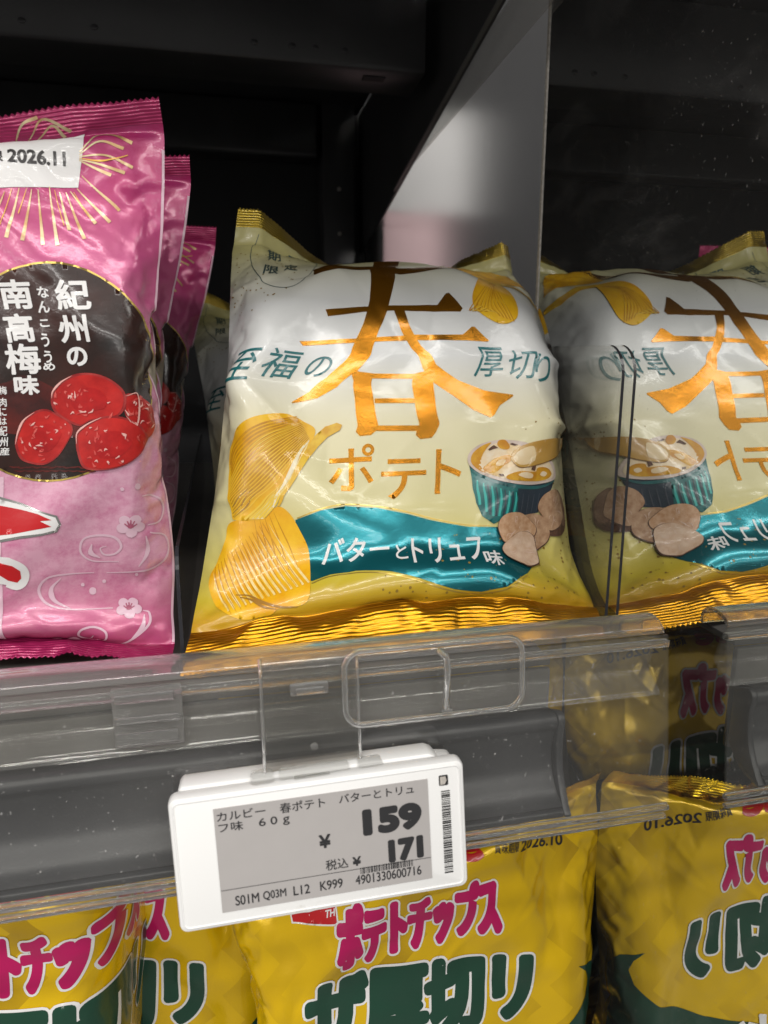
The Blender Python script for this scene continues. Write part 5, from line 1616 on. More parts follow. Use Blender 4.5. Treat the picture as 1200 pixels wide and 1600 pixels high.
# --- pink bag
FC.art([ccw([(34.6, 173.2), (109.6, 195.8), (135.1, 197.5), (131.8, 175.7), (108.8, 173.7), (34.0, 158.6)])], M_PWHITE, 1)
FC.art(text('2026.11', (111.5, 181.8), (128.1, 182.4), (111.5, 186.2), 0.22), M_PBLACK, 2)
FC.art(text('賞味期限', (94.5, 181.6), (110.0, 181.8), (94.5, 185.2), 0.1), M_PBLACK, 2)
FC.art([stroke([(110.0, 172.5), (104.8, 158.4)], 1.15, taper=(0.25, 0.6, 1.0)),
    stroke([(114.3, 173.9), (110.3, 157.5)], 1.15, taper=(0.25, 0.6, 1.0)),
    stroke([(118.0, 173.9), (114.8, 156.7)], 1.15, taper=(0.25, 0.6, 1.0)),
    stroke([(119.9, 173.9), (120.7, 155.6)], 1.15, taper=(0.25, 0.6, 1.0)),
    stroke([(123.2, 175.2), (125.0, 155.4)], 1.15, taper=(0.25, 0.6, 1.0)),
    stroke([(126.2, 173.7), (128.7, 160.8)], 1.15, taper=(0.25, 0.6, 1.0)),
    stroke([(128.1, 173.8), (133.0, 157.9)], 1.15, taper=(0.25, 0.6, 1.0)),
    stroke([(129.4, 174.3), (136.7, 163.2)], 1.15, taper=(0.25, 0.6, 1.0)),
    stroke([(131.4, 175.4), (141.0, 163.7)], 1.15, taper=(0.25, 0.6, 1.0)),
    stroke([(133.1, 179.6), (144.3, 167.9)], 1.15, taper=(0.25, 0.6, 1.0)),
    stroke([(132.6, 187.1), (140.4, 194.8), (149.3, 191.1)], 1.15, taper=(0.25, 0.6, 1.0)),
    stroke([(132.5, 186.2), (139.4, 191.4), (146.5, 189.1)], 1.15, taper=(0.25, 0.6, 1.0)),
    stroke([(132.5, 185.6), (141.0, 186.5), (148.9, 182.7)], 1.15, taper=(0.25, 0.6, 1.0)),
    stroke([(132.4, 184.7), (138.8, 183.4), (146.5, 180.6)], 1.15, taper=(0.25, 0.6, 1.0)),
    stroke([(132.4, 184.4), (136.2, 182.6), (142.2, 179.9)], 1.15, taper=(0.25, 0.6, 1.0)),
    stroke([(117.1, 196.6), (123.1, 204.3), (130.9, 199.3)], 1.15, taper=(0.25, 0.6, 1.0)),
    stroke([(118.9, 195.7), (125.4, 202.0), (128.7, 197.4)], 1.15, taper=(0.25, 0.6, 1.0)),
    stroke([(113.4, 196.5), (116.6, 203.5), (122.0, 205.1)], 1.15, taper=(0.25, 0.6, 1.0))], M_FIREWORK, 1)
FC.art([stroke([(112.1, 173.4), (108.6, 161.2)], 0.6, taper=(0.3, 1.0, 0.5)),
    stroke([(116.5, 173.9), (113.8, 165.7)], 0.6, taper=(0.3, 1.0, 0.5)),
    stroke([(124.7, 174.2), (127.2, 162.3)], 0.6, taper=(0.3, 1.0, 0.5)),
    stroke([(130.4, 174.0), (134.9, 165.4)], 0.6, taper=(0.3, 1.0, 0.5)),
    stroke([(132.5, 185.1), (139.6, 184.6), (147.7, 186.8)], 0.6, taper=(0.3, 1.0, 0.5))], M_FIREWORK2, 2)
FC.art([ccw([(159.6, 114.3), (157.9, 109.0), (154.0, 104.0), (149.4, 99.4), (145.3, 95.3), (142.1, 91.5), (139.0, 88.2), (135.8, 85.3), (132.3, 82.7), (128.5, 80.7), (124.4, 79.3), (119.9, 78.5), (115.5, 78.3), (111.1, 78.8), (106.9, 80.0), (102.9, 81.7), (99.1, 84.1), (95.6, 86.9), (92.4, 90.2), (89.6, 93.9), (87.4, 97.9), (85.9, 102.2), (85.0, 106.6), (84.8, 111.2), (85.0, 115.7), (85.9, 120.3), (87.3, 124.7), (89.2, 129.0), (91.7, 133.0), (94.6, 136.7), (97.8, 140.1), (101.5, 143.0), (105.3, 145.4), (109.4, 147.3), (113.5, 148.7), (117.6, 149.6), (121.8, 150.0), (125.9, 149.7), (129.8, 148.7), (133.5, 147.2), (136.9, 145.1), (140.3, 142.7), (143.5, 139.8), (146.7, 136.6), (149.8, 133.0), (152.9, 129.0), (156.0, 124.5), (158.5, 119.6)])], M_GOLDLINE, 1)
FC.art([ccw([(158.0, 114.3), (156.5, 109.1), (152.8, 104.2), (148.4, 99.7), (144.6, 95.7), (141.5, 92.0), (138.5, 88.7), (135.4, 85.8), (132.0, 83.3), (128.3, 81.3), (124.1, 79.9), (119.8, 79.1), (115.4, 79.0), (111.1, 79.5), (107.0, 80.6), (103.1, 82.3), (99.4, 84.6), (95.9, 87.4), (92.7, 90.6), (90.0, 94.3), (87.8, 98.2), (86.4, 102.4), (85.6, 106.8), (85.3, 111.2), (85.5, 115.7), (86.4, 120.2), (87.8, 124.6), (89.7, 128.8), (92.1, 132.7), (94.9, 136.4), (98.1, 139.6), (101.7, 142.5), (105.5, 144.8), (109.5, 146.7), (113.5, 148.1), (117.6, 149.0), (121.7, 149.3), (125.7, 149.0), (129.6, 148.1), (133.2, 146.6), (136.6, 144.6), (139.8, 142.1), (143.0, 139.3), (146.0, 136.1), (148.9, 132.6), (151.8, 128.6), (154.6, 124.2), (157.0, 119.4)])], M_OVAL, 2)
FC.art(text('紀', (122.7, 134.5), (132.7, 134.5), (122.7, 143.7), 0.28), M_PWHITE, 5)
FC.art(text('州', (121.5, 124.1), (130.6, 124.1), (121.5, 132.4), 0.28), M_PWHITE, 5)
FC.art(text('の', (122.4, 116.6), (128.7, 116.6), (122.4, 122.2), 0.28), M_PWHITE, 5)
FC.art(text('南', (106.1, 135.2), (114.9, 135.2), (106.1, 144.0), 0.28), M_PWHITE, 5)
FC.art(text('高', (105.5, 124.7), (113.4, 124.7), (105.5, 133.3), 0.28), M_PWHITE, 5)
FC.art(text('梅', (103.9, 114.5), (113.6, 114.5), (103.9, 123.8), 0.28), M_PWHITE, 5)
FC.art(text('味', (105.6, 107.8), (112.4, 107.8), (105.6, 113.6), 0.28), M_PWHITE, 5)
FC.art(text('な', (117.0, 138.4), (120.2, 138.4), (117.0, 141.8), 0.1), M_PWHITE, 5)
FC.art(text('ん', (116.1, 133.7), (119.8, 133.7), (116.1, 137.2), 0.1), M_PWHITE, 5)
FC.art(text('こ', (115.8, 129.2), (118.6, 129.2), (115.8, 131.4), 0.1), M_PWHITE, 5)
FC.art(text('う', (115.3, 122.9), (117.5, 122.9), (115.3, 127.0), 0.1), M_PWHITE, 5)
FC.art(text('う', (115.1, 117.8), (117.3, 117.8), (115.1, 121.5), 0.1), M_PWHITE, 5)
FC.art(text('め', (114.5, 115.3), (117.9, 115.3), (114.5, 117.7), 0.1), M_PWHITE, 5)
FC.art(text('梅', (101.0, 107.9), (103.1, 107.9), (101.0, 110.6), 0.04), M_PWHITE, 5)
FC.art(text('肉', (100.7, 104.0), (102.7, 104.0), (100.7, 106.8), 0.04), M_PWHITE, 5)
FC.art(text('に', (100.5, 101.0), (102.4, 101.0), (100.5, 103.6), 0.04), M_PWHITE, 5)
FC.art(text('は', (100.3, 98.1), (102.2, 98.1), (100.3, 100.4), 0.04), M_PWHITE, 5)
FC.art(text('紀', (100.2, 94.4), (102.4, 94.4), (100.2, 97.6), 0.04), M_PWHITE, 5)
FC.art(text('州', (100.4, 90.9), (102.7, 90.9), (100.4, 93.9), 0.04), M_PWHITE, 5)
FC.art(text('産', (100.6, 88.0), (103.3, 88.0), (100.6, 90.5), 0.04), M_PWHITE, 5)
FC.art([curve_loop([(76.9, 109.4), (101.2, 111.4), (108.8, 113.9), (119.8, 107.9), (127.8, 104.2), (133.1, 99.1), (127.8, 94.3), (116.1, 92.5), (100.2, 95.3), (75.9, 94.3)])], M_MAROON, 3)
FC.art([curve_loop([(139.8, 106.3), (144.1, 106.4), (148.2, 104.2), (152.4, 100.2), (151.2, 94.8), (147.8, 91.2), (142.7, 95.8), (139.5, 99.5)])], M_PLUMEDGE, 4)
FC.art([curve_loop([(140.4, 105.8), (144.5, 105.8), (148.4, 103.8), (152.2, 100.1), (151.2, 95.1), (147.9, 91.7), (143.1, 95.9), (140.1, 99.4)])], M_PLUM, 5)
FC.art([curve_loop([(144.0, 102.6), (146.4, 102.6), (148.5, 101.4), (150.5, 99.5), (149.9, 96.8), (148.0, 95.0), (145.4, 97.2), (143.7, 99.1)])], M_PLUMDEEP, 6)
FC.art([stroke([(149.3, 100.1), (148.9, 99.5), (149.6, 99.7)], 0.75, taper=(0.1, 1, 0.1)),
    stroke([(148.5, 96.9), (147.1, 96.4), (146.4, 96.5)], 0.75, taper=(0.1, 1, 0.1)),
    stroke([(146.1, 101.4), (147.5, 101.4), (148.2, 100.8)], 0.75, taper=(0.1, 1, 0.1)),
    stroke([(141.9, 99.7), (141.7, 100.1), (142.1, 101.6)], 0.75, taper=(0.1, 1, 0.1)),
    stroke([(146.5, 102.0), (147.7, 101.2), (149.5, 102.1)], 0.75, taper=(0.1, 1, 0.1)),
    stroke([(144.3, 104.8), (144.8, 104.7), (146.0, 104.4)], 0.75, taper=(0.1, 1, 0.1)),
    stroke([(142.5, 99.7), (143.0, 100.3), (142.4, 100.8)], 0.75, taper=(0.1, 1, 0.1)),
    stroke([(144.0, 98.3), (143.8, 98.3), (142.5, 99.7)], 0.75, taper=(0.1, 1, 0.1)),
    stroke([(146.5, 102.0), (147.2, 101.2), (147.1, 101.9)], 0.75, taper=(0.1, 1, 0.1)),
    stroke([(141.6, 104.1), (143.3, 104.9), (144.9, 105.0)], 0.75, taper=(0.1, 1, 0.1)),
    stroke([(143.5, 101.7), (143.8, 101.7), (145.7, 102.2)], 0.75, taper=(0.1, 1, 0.1)),
    stroke([(144.3, 105.2), (145.2, 105.2), (146.9, 105.2)], 0.75, taper=(0.1, 1, 0.1)),
    stroke([(143.4, 99.8), (142.7, 100.2), (143.0, 101.4)], 0.75, taper=(0.1, 1, 0.1)),
    stroke([(144.3, 105.1), (145.7, 105.5), (145.5, 104.8)], 0.75, taper=(0.1, 1, 0.1)),
    stroke([(141.1, 99.6), (141.2, 100.2), (141.6, 100.2)], 0.75, taper=(0.1, 1, 0.1)),
    stroke([(143.5, 99.8), (143.2, 100.1), (142.6, 101.3)], 0.75, taper=(0.1, 1, 0.1)),
    stroke([(144.7, 102.5), (146.5, 102.6), (146.2, 102.9)], 0.75, taper=(0.1, 1, 0.1)),
    stroke([(141.0, 99.6), (140.7, 100.2), (140.3, 102.0)], 0.75, taper=(0.1, 1, 0.1)),
    stroke([(144.3, 105.1), (145.6, 105.4), (146.1, 105.3)], 0.75, taper=(0.1, 1, 0.1)),
    stroke([(144.8, 101.3), (145.6, 101.4), (147.4, 102.2)], 0.75, taper=(0.1, 1, 0.1))], M_PLUMLINE, 7)
FC.art([stroke([(143.3, 102.0), (145.1, 102.6), (145.4, 103.8)], 0.6, taper=(0.1, 1, 0.2)),
    stroke([(142.1, 103.4), (142.5, 104.1), (142.0, 103.7)], 0.6, taper=(0.1, 1, 0.2)),
    stroke([(143.1, 96.7), (142.0, 96.5), (141.3, 97.7)], 0.6, taper=(0.1, 1, 0.2)),
    stroke([(140.2, 99.5), (140.2, 100.1), (139.4, 101.7)], 0.6, taper=(0.1, 1, 0.2)),
    stroke([(146.0, 101.4), (147.5, 101.2), (147.5, 100.5)], 0.6, taper=(0.1, 1, 0.2)),
    stroke([(145.7, 97.2), (144.8, 97.4), (144.0, 96.4)], 0.6, taper=(0.1, 1, 0.2)),
    stroke([(143.1, 96.7), (142.1, 97.1), (141.1, 96.6)], 0.6, taper=(0.1, 1, 0.2)),
    stroke([(150.3, 95.5), (149.4, 95.2), (148.4, 94.6)], 0.6, taper=(0.1, 1, 0.2)),
    stroke([(142.6, 102.8), (143.0, 103.5), (143.0, 104.0)], 0.6, taper=(0.1, 1, 0.2)),
    stroke([(147.3, 103.0), (148.4, 102.2), (149.4, 102.4)], 0.6, taper=(0.1, 1, 0.2))], M_PLUMLIGHT, 8)
FC.art([stroke([(139.9, 106.1), (144.1, 106.2), (142.8, 95.9), (139.6, 99.5)], 0.7, taper=(0.1, 1, 0.1))], M_PLUMLIGHT, 8)
FC.art([curve_loop([(104.8, 91.5), (105.4, 95.7), (107.0, 99.4), (110.5, 102.0), (113.9, 102.7), (117.3, 100.9), (121.0, 98.4), (122.3, 95.0), (120.8, 91.2), (117.9, 86.6), (114.0, 84.2), (109.7, 84.8), (106.5, 86.7)])], M_PLUMEDGE, 4)
FC.art([curve_loop([(105.6, 91.5), (106.2, 95.4), (107.6, 98.9), (110.8, 101.3), (114.0, 102.0), (117.2, 100.3), (120.6, 98.0), (121.9, 94.8), (120.5, 91.3), (117.8, 87.0), (114.2, 84.8), (110.1, 85.3), (107.2, 87.1)])], M_PLUM, 5)
FC.art([curve_loop([(109.9, 92.1), (110.2, 94.2), (111.0, 96.1), (112.7, 97.4), (114.4, 97.8), (116.2, 96.9), (118.0, 95.6), (118.7, 93.9), (118.0, 92.0), (116.5, 89.7), (114.6, 88.5), (112.4, 88.8), (110.8, 89.7)])], M_PLUMDEEP, 6)
FC.art([stroke([(110.0, 93.0), (109.8, 93.2), (110.4, 93.2)], 0.75, taper=(0.1, 1, 0.1)),
    stroke([(108.7, 89.1), (108.0, 89.7), (107.5, 91.1)], 0.75, taper=(0.1, 1, 0.1)),
    stroke([(113.6, 87.1), (112.3, 87.5), (111.9, 87.5)], 0.75, taper=(0.1, 1, 0.1)),
    stroke([(113.8, 85.7), (113.8, 86.1), (112.8, 85.5)], 0.75, taper=(0.1, 1, 0.1)),
    stroke([(120.9, 94.8), (121.2, 94.6), (121.3, 93.7)], 0.75, taper=(0.1, 1, 0.1)),
    stroke([(113.5, 100.4), (113.9, 99.9), (115.0, 100.8)], 0.75, taper=(0.1, 1, 0.1)),
    stroke([(110.7, 93.2), (110.1, 94.3), (110.6, 94.1)], 0.75, taper=(0.1, 1, 0.1)),
    stroke([(109.0, 97.4), (109.0, 97.9), (109.2, 98.4)], 0.75, taper=(0.1, 1, 0.1)),
    stroke([(116.6, 96.0), (116.5, 95.5), (116.1, 95.9)], 0.75, taper=(0.1, 1, 0.1)),
    stroke([(113.3, 89.6), (113.3, 89.2), (112.6, 89.6)], 0.75, taper=(0.1, 1, 0.1)),
    stroke([(118.1, 96.9), (118.5, 96.4), (118.2, 96.0)], 0.75, taper=(0.1, 1, 0.1)),
    stroke([(110.1, 94.5), (110.6, 95.6), (111.0, 96.0)], 0.75, taper=(0.1, 1, 0.1)),
    stroke([(114.0, 95.6), (114.3, 94.9), (115.4, 95.1)], 0.75, taper=(0.1, 1, 0.1)),
    stroke([(110.9, 95.6), (110.9, 96.4), (110.9, 96.4)], 0.75, taper=(0.1, 1, 0.1)),
    stroke([(107.7, 88.0), (107.4, 88.5), (107.0, 89.0)], 0.75, taper=(0.1, 1, 0.1)),
    stroke([(110.0, 96.4), (110.5, 97.1), (111.5, 96.9)], 0.75, taper=(0.1, 1, 0.1)),
    stroke([(113.4, 88.6), (112.5, 88.8), (112.4, 89.3)], 0.75, taper=(0.1, 1, 0.1)),
    stroke([(107.0, 92.1), (106.4, 93.5), (106.8, 93.6)], 0.75, taper=(0.1, 1, 0.1)),
    stroke([(116.1, 99.0), (116.3, 98.5), (116.5, 98.0)], 0.75, taper=(0.1, 1, 0.1)),
    stroke([(114.3, 91.7), (114.2, 91.6), (113.7, 91.0)], 0.75, taper=(0.1, 1, 0.1))], M_PLUMLINE, 7)
FC.art([stroke([(109.1, 97.3), (109.8, 97.9), (110.5, 98.6)], 0.6, taper=(0.1, 1, 0.2)),
    stroke([(113.2, 90.4), (112.1, 90.8), (110.9, 90.7)], 0.6, taper=(0.1, 1, 0.2)),
    stroke([(109.7, 90.4), (109.2, 91.2), (109.0, 92.0)], 0.6, taper=(0.1, 1, 0.2)),
    stroke([(116.5, 95.9), (117.4, 95.4), (116.8, 94.6)], 0.6, taper=(0.1, 1, 0.2)),
    stroke([(106.6, 92.0), (107.0, 92.0), (106.8, 92.7)], 0.6, taper=(0.1, 1, 0.2)),
    stroke([(115.8, 92.8), (115.6, 92.7), (116.1, 92.5)], 0.6, taper=(0.1, 1, 0.2)),
    stroke([(111.8, 97.2), (112.7, 97.0), (112.4, 97.2)], 0.6, taper=(0.1, 1, 0.2)),
    stroke([(119.6, 97.7), (119.8, 97.4), (119.7, 97.2)], 0.6, taper=(0.1, 1, 0.2)),
    stroke([(113.1, 91.5), (112.5, 91.5), (112.3, 91.8)], 0.6, taper=(0.1, 1, 0.2)),
    stroke([(111.4, 89.7), (110.6, 90.1), (111.0, 89.5)], 0.6, taper=(0.1, 1, 0.2))], M_PLUMLIGHT, 8)
FC.art([stroke([(105.0, 91.5), (105.6, 95.6), (107.1, 99.2), (110.5, 101.8)], 0.7, taper=(0.1, 1, 0.1))], M_PLUMLIGHT, 8)
FC.art([curve_loop([(115.8, 106.2), (116.5, 108.7), (119.4, 111.5), (123.2, 113.5), (127.4, 114.1), (132.3, 113.4), (136.6, 111.2), (139.7, 107.6), (139.9, 103.7), (137.7, 100.0), (132.9, 99.0), (128.1, 98.3), (124.8, 96.7), (121.0, 98.0), (117.0, 101.1), (115.8, 103.7)])], M_PLUMEDGE, 6)
FC.art([curve_loop([(116.8, 106.1), (117.4, 108.4), (120.1, 111.0), (123.7, 112.8), (127.6, 113.4), (132.2, 112.7), (136.1, 110.7), (138.9, 107.3), (139.1, 103.8), (137.1, 100.3), (132.7, 99.3), (128.2, 98.7), (125.1, 97.2), (121.6, 98.5), (117.8, 101.3), (116.7, 103.7)])], M_PLUM, 7)
FC.art([curve_loop([(122.2, 105.4), (122.6, 106.6), (124.0, 108.0), (126.0, 109.0), (128.1, 109.3), (130.5, 109.0), (132.6, 107.9), (133.9, 106.1), (134.1, 104.2), (133.2, 102.3), (130.8, 101.8), (128.4, 101.4), (126.7, 100.6), (124.9, 101.3), (122.8, 102.8), (122.2, 104.1)])], M_PLUMDEEP, 8)
FC.art([stroke([(122.7, 105.7), (122.8, 106.4), (122.5, 107.1)], 0.75, taper=(0.1, 1, 0.1)),
    stroke([(126.7, 108.4), (126.9, 108.4), (128.3, 108.0)], 0.75, taper=(0.1, 1, 0.1)),
    stroke([(125.6, 107.3), (125.8, 107.1), (126.2, 108.0)], 0.75, taper=(0.1, 1, 0.1)),
    stroke([(121.4, 109.7), (121.6, 110.0), (122.7, 110.7)], 0.75, taper=(0.1, 1, 0.1)),
    stroke([(124.1, 106.2), (124.6, 107.0), (124.9, 107.4)], 0.75, taper=(0.1, 1, 0.1)),
    stroke([(122.9, 104.9), (122.7, 105.8), (122.1, 105.4)], 0.75, taper=(0.1, 1, 0.1)),
    stroke([(121.1, 103.0), (120.9, 103.7), (120.8, 104.5)], 0.75, taper=(0.1, 1, 0.1)),
    stroke([(117.6, 106.1), (117.4, 107.5), (117.5, 107.9)], 0.75, taper=(0.1, 1, 0.1)),
    stroke([(117.2, 106.1), (117.2, 106.9), (117.7, 108.6)], 0.75, taper=(0.1, 1, 0.1)),
    stroke([(123.3, 104.9), (123.3, 105.5), (123.8, 105.9)], 0.75, taper=(0.1, 1, 0.1)),
    stroke([(118.9, 107.9), (118.9, 108.1), (118.9, 107.9)], 0.75, taper=(0.1, 1, 0.1)),
    stroke([(135.7, 101.0), (135.1, 99.8), (134.2, 98.8)], 0.75, taper=(0.1, 1, 0.1)),
    stroke([(125.9, 102.9), (125.6, 103.0), (124.4, 103.5)], 0.75, taper=(0.1, 1, 0.1)),
    stroke([(125.9, 102.9), (124.8, 103.0), (124.6, 103.5)], 0.75, taper=(0.1, 1, 0.1)),
    stroke([(125.3, 108.3), (125.1, 108.0), (125.9, 109.2)], 0.75, taper=(0.1, 1, 0.1)),
    stroke([(127.5, 100.6), (126.9, 100.2), (125.3, 100.5)], 0.75, taper=(0.1, 1, 0.1)),
    stroke([(125.5, 100.9), (125.2, 101.2), (123.5, 100.5)], 0.75, taper=(0.1, 1, 0.1)),
    stroke([(129.1, 105.9), (128.8, 104.9), (129.8, 105.1)], 0.75, taper=(0.1, 1, 0.1)),
    stroke([(120.7, 107.3), (120.5, 108.1), (121.3, 108.1)], 0.75, taper=(0.1, 1, 0.1)),
    stroke([(125.0, 103.6), (125.1, 103.4), (125.0, 104.0)], 0.75, taper=(0.1, 1, 0.1))], M_PLUMLINE, 9)
FC.art([stroke([(134.9, 104.4), (134.5, 104.1), (135.4, 104.4)], 0.6, taper=(0.1, 1, 0.2)),
    stroke([(121.4, 105.8), (121.6, 106.4), (122.3, 107.0)], 0.6, taper=(0.1, 1, 0.2)),
    stroke([(117.2, 103.9), (116.8, 104.7), (117.8, 104.2)], 0.6, taper=(0.1, 1, 0.2)),
    stroke([(129.6, 102.3), (129.1, 101.4), (127.7, 100.9)], 0.6, taper=(0.1, 1, 0.2)),
    stroke([(122.0, 105.8), (122.4, 106.5), (121.4, 107.0)], 0.6, taper=(0.1, 1, 0.2)),
    stroke([(123.6, 105.7), (123.7, 106.4), (123.7, 108.3)], 0.6, taper=(0.1, 1, 0.2)),
    stroke([(122.6, 106.7), (122.8, 107.4), (123.0, 107.5)], 0.6, taper=(0.1, 1, 0.2)),
    stroke([(127.2, 101.5), (126.8, 101.4), (124.9, 101.2)], 0.6, taper=(0.1, 1, 0.2)),
    stroke([(125.6, 101.7), (125.6, 101.5), (124.6, 101.8)], 0.6, taper=(0.1, 1, 0.2)),
    stroke([(123.0, 100.8), (122.6, 101.4), (121.7, 100.7)], 0.6, taper=(0.1, 1, 0.2))], M_PLUMLIGHT, 10)
FC.art([stroke([(116.1, 106.2), (116.8, 108.6), (119.6, 111.4), (123.3, 113.3)], 0.7, taper=(0.1, 1, 0.1))], M_PLUMLIGHT, 10)
FC.art([curve_loop([(124.0, 90.7), (124.0, 94.6), (127.3, 97.4), (132.1, 99.6), (137.6, 99.6), (142.8, 97.1), (146.5, 93.2), (147.7, 90.8), (145.1, 86.7), (140.5, 83.4), (135.5, 82.1), (130.7, 81.9), (127.0, 82.9), (125.0, 86.9)])], M_PLUMEDGE, 8)
FC.art([curve_loop([(125.0, 90.6), (125.0, 94.2), (128.0, 96.9), (132.5, 98.9), (137.6, 98.9), (142.3, 96.5), (145.8, 92.9), (146.8, 90.7), (144.5, 86.9), (140.3, 83.8), (135.6, 82.6), (131.2, 82.5), (127.7, 83.4), (125.9, 87.0)])], M_PLUM, 9)
FC.art([curve_loop([(130.5, 90.3), (130.5, 92.2), (131.9, 93.7), (134.3, 94.7), (137.0, 94.7), (139.4, 93.4), (141.1, 91.6), (141.6, 90.4), (140.6, 88.4), (138.5, 86.6), (136.1, 86.0), (133.7, 85.9), (131.9, 86.4), (130.9, 88.4)])], M_PLUMDEEP, 10)
FC.art([stroke([(131.3, 83.4), (130.6, 83.3), (130.0, 84.6)], 0.75, taper=(0.1, 1, 0.1)),
    stroke([(129.7, 85.8), (129.2, 86.3), (128.2, 85.9)], 0.75, taper=(0.1, 1, 0.1)),
    stroke([(131.4, 91.9), (131.6, 93.0), (131.9, 93.4)], 0.75, taper=(0.1, 1, 0.1)),
    stroke([(129.9, 95.0), (130.8, 95.6), (131.0, 96.5)], 0.75, taper=(0.1, 1, 0.1)),
    stroke([(133.0, 87.9), (132.3, 88.6), (131.3, 88.0)], 0.75, taper=(0.1, 1, 0.1)),
    stroke([(130.6, 92.2), (131.1, 93.2), (130.9, 94.7)], 0.75, taper=(0.1, 1, 0.1)),
    stroke([(130.9, 90.8), (130.5, 91.7), (130.4, 93.2)], 0.75, taper=(0.1, 1, 0.1)),
    stroke([(145.3, 90.9), (145.6, 89.8), (146.0, 89.3)], 0.75, taper=(0.1, 1, 0.1)),
    stroke([(134.8, 86.8), (134.5, 87.2), (133.6, 86.5)], 0.75, taper=(0.1, 1, 0.1)),
    stroke([(134.8, 87.0), (134.9, 86.9), (134.4, 87.1)], 0.75, taper=(0.1, 1, 0.1)),
    stroke([(137.4, 89.6), (137.1, 89.2), (137.2, 88.7)], 0.75, taper=(0.1, 1, 0.1)),
    stroke([(132.2, 90.8), (132.5, 91.3), (132.5, 91.8)], 0.75, taper=(0.1, 1, 0.1)),
    stroke([(143.8, 92.8), (143.6, 92.9), (143.6, 92.9)], 0.75, taper=(0.1, 1, 0.1)),
    stroke([(142.9, 92.7), (143.1, 92.4), (143.3, 91.5)], 0.75, taper=(0.1, 1, 0.1)),
    stroke([(139.2, 84.8), (138.5, 84.0), (137.6, 84.5)], 0.75, taper=(0.1, 1, 0.1)),
    stroke([(139.6, 92.1), (140.3, 91.4), (140.4, 91.5)], 0.75, taper=(0.1, 1, 0.1)),
    stroke([(127.3, 93.4), (127.5, 94.5), (127.2, 94.5)], 0.75, taper=(0.1, 1, 0.1)),
    stroke([(133.2, 94.7), (133.6, 94.5), (134.2, 95.8)], 0.75, taper=(0.1, 1, 0.1)),
    stroke([(131.0, 87.3), (130.9, 87.3), (130.3, 88.6)], 0.75, taper=(0.1, 1, 0.1)),
    stroke([(143.1, 92.7), (143.1, 92.1), (144.2, 90.2)], 0.75, taper=(0.1, 1, 0.1))], M_PLUMLINE, 11)
FC.art([stroke([(138.2, 94.1), (139.1, 93.2), (139.8, 93.4)], 0.6, taper=(0.1, 1, 0.2)),
    stroke([(139.0, 85.1), (139.0, 84.4), (138.4, 84.8)], 0.6, taper=(0.1, 1, 0.2)),
    stroke([(138.0, 86.3), (137.8, 86.3), (136.8, 85.6)], 0.6, taper=(0.1, 1, 0.2)),
    stroke([(135.2, 84.3), (134.6, 84.8), (135.0, 83.8)], 0.6, taper=(0.1, 1, 0.2)),
    stroke([(133.1, 95.2), (133.4, 94.9), (134.1, 95.1)], 0.6, taper=(0.1, 1, 0.2)),
    stroke([(131.7, 84.5), (131.3, 85.2), (130.7, 84.8)], 0.6, taper=(0.1, 1, 0.2)),
    stroke([(128.6, 96.2), (128.5, 96.0), (129.2, 96.1)], 0.6, taper=(0.1, 1, 0.2)),
    stroke([(134.5, 88.6), (133.8, 88.9), (133.5, 88.2)], 0.6, taper=(0.1, 1, 0.2)),
    stroke([(138.2, 94.1), (139.3, 93.4), (139.4, 91.9)], 0.6, taper=(0.1, 1, 0.2)),
    stroke([(129.2, 90.8), (128.7, 91.1), (128.8, 91.8)], 0.6, taper=(0.1, 1, 0.2))], M_PLUMLIGHT, 12)
FC.art([stroke([(124.4, 90.7), (124.3, 94.4), (127.5, 97.2), (132.2, 99.4)], 0.7, taper=(0.1, 1, 0.1))], M_PLUMLIGHT, 12)
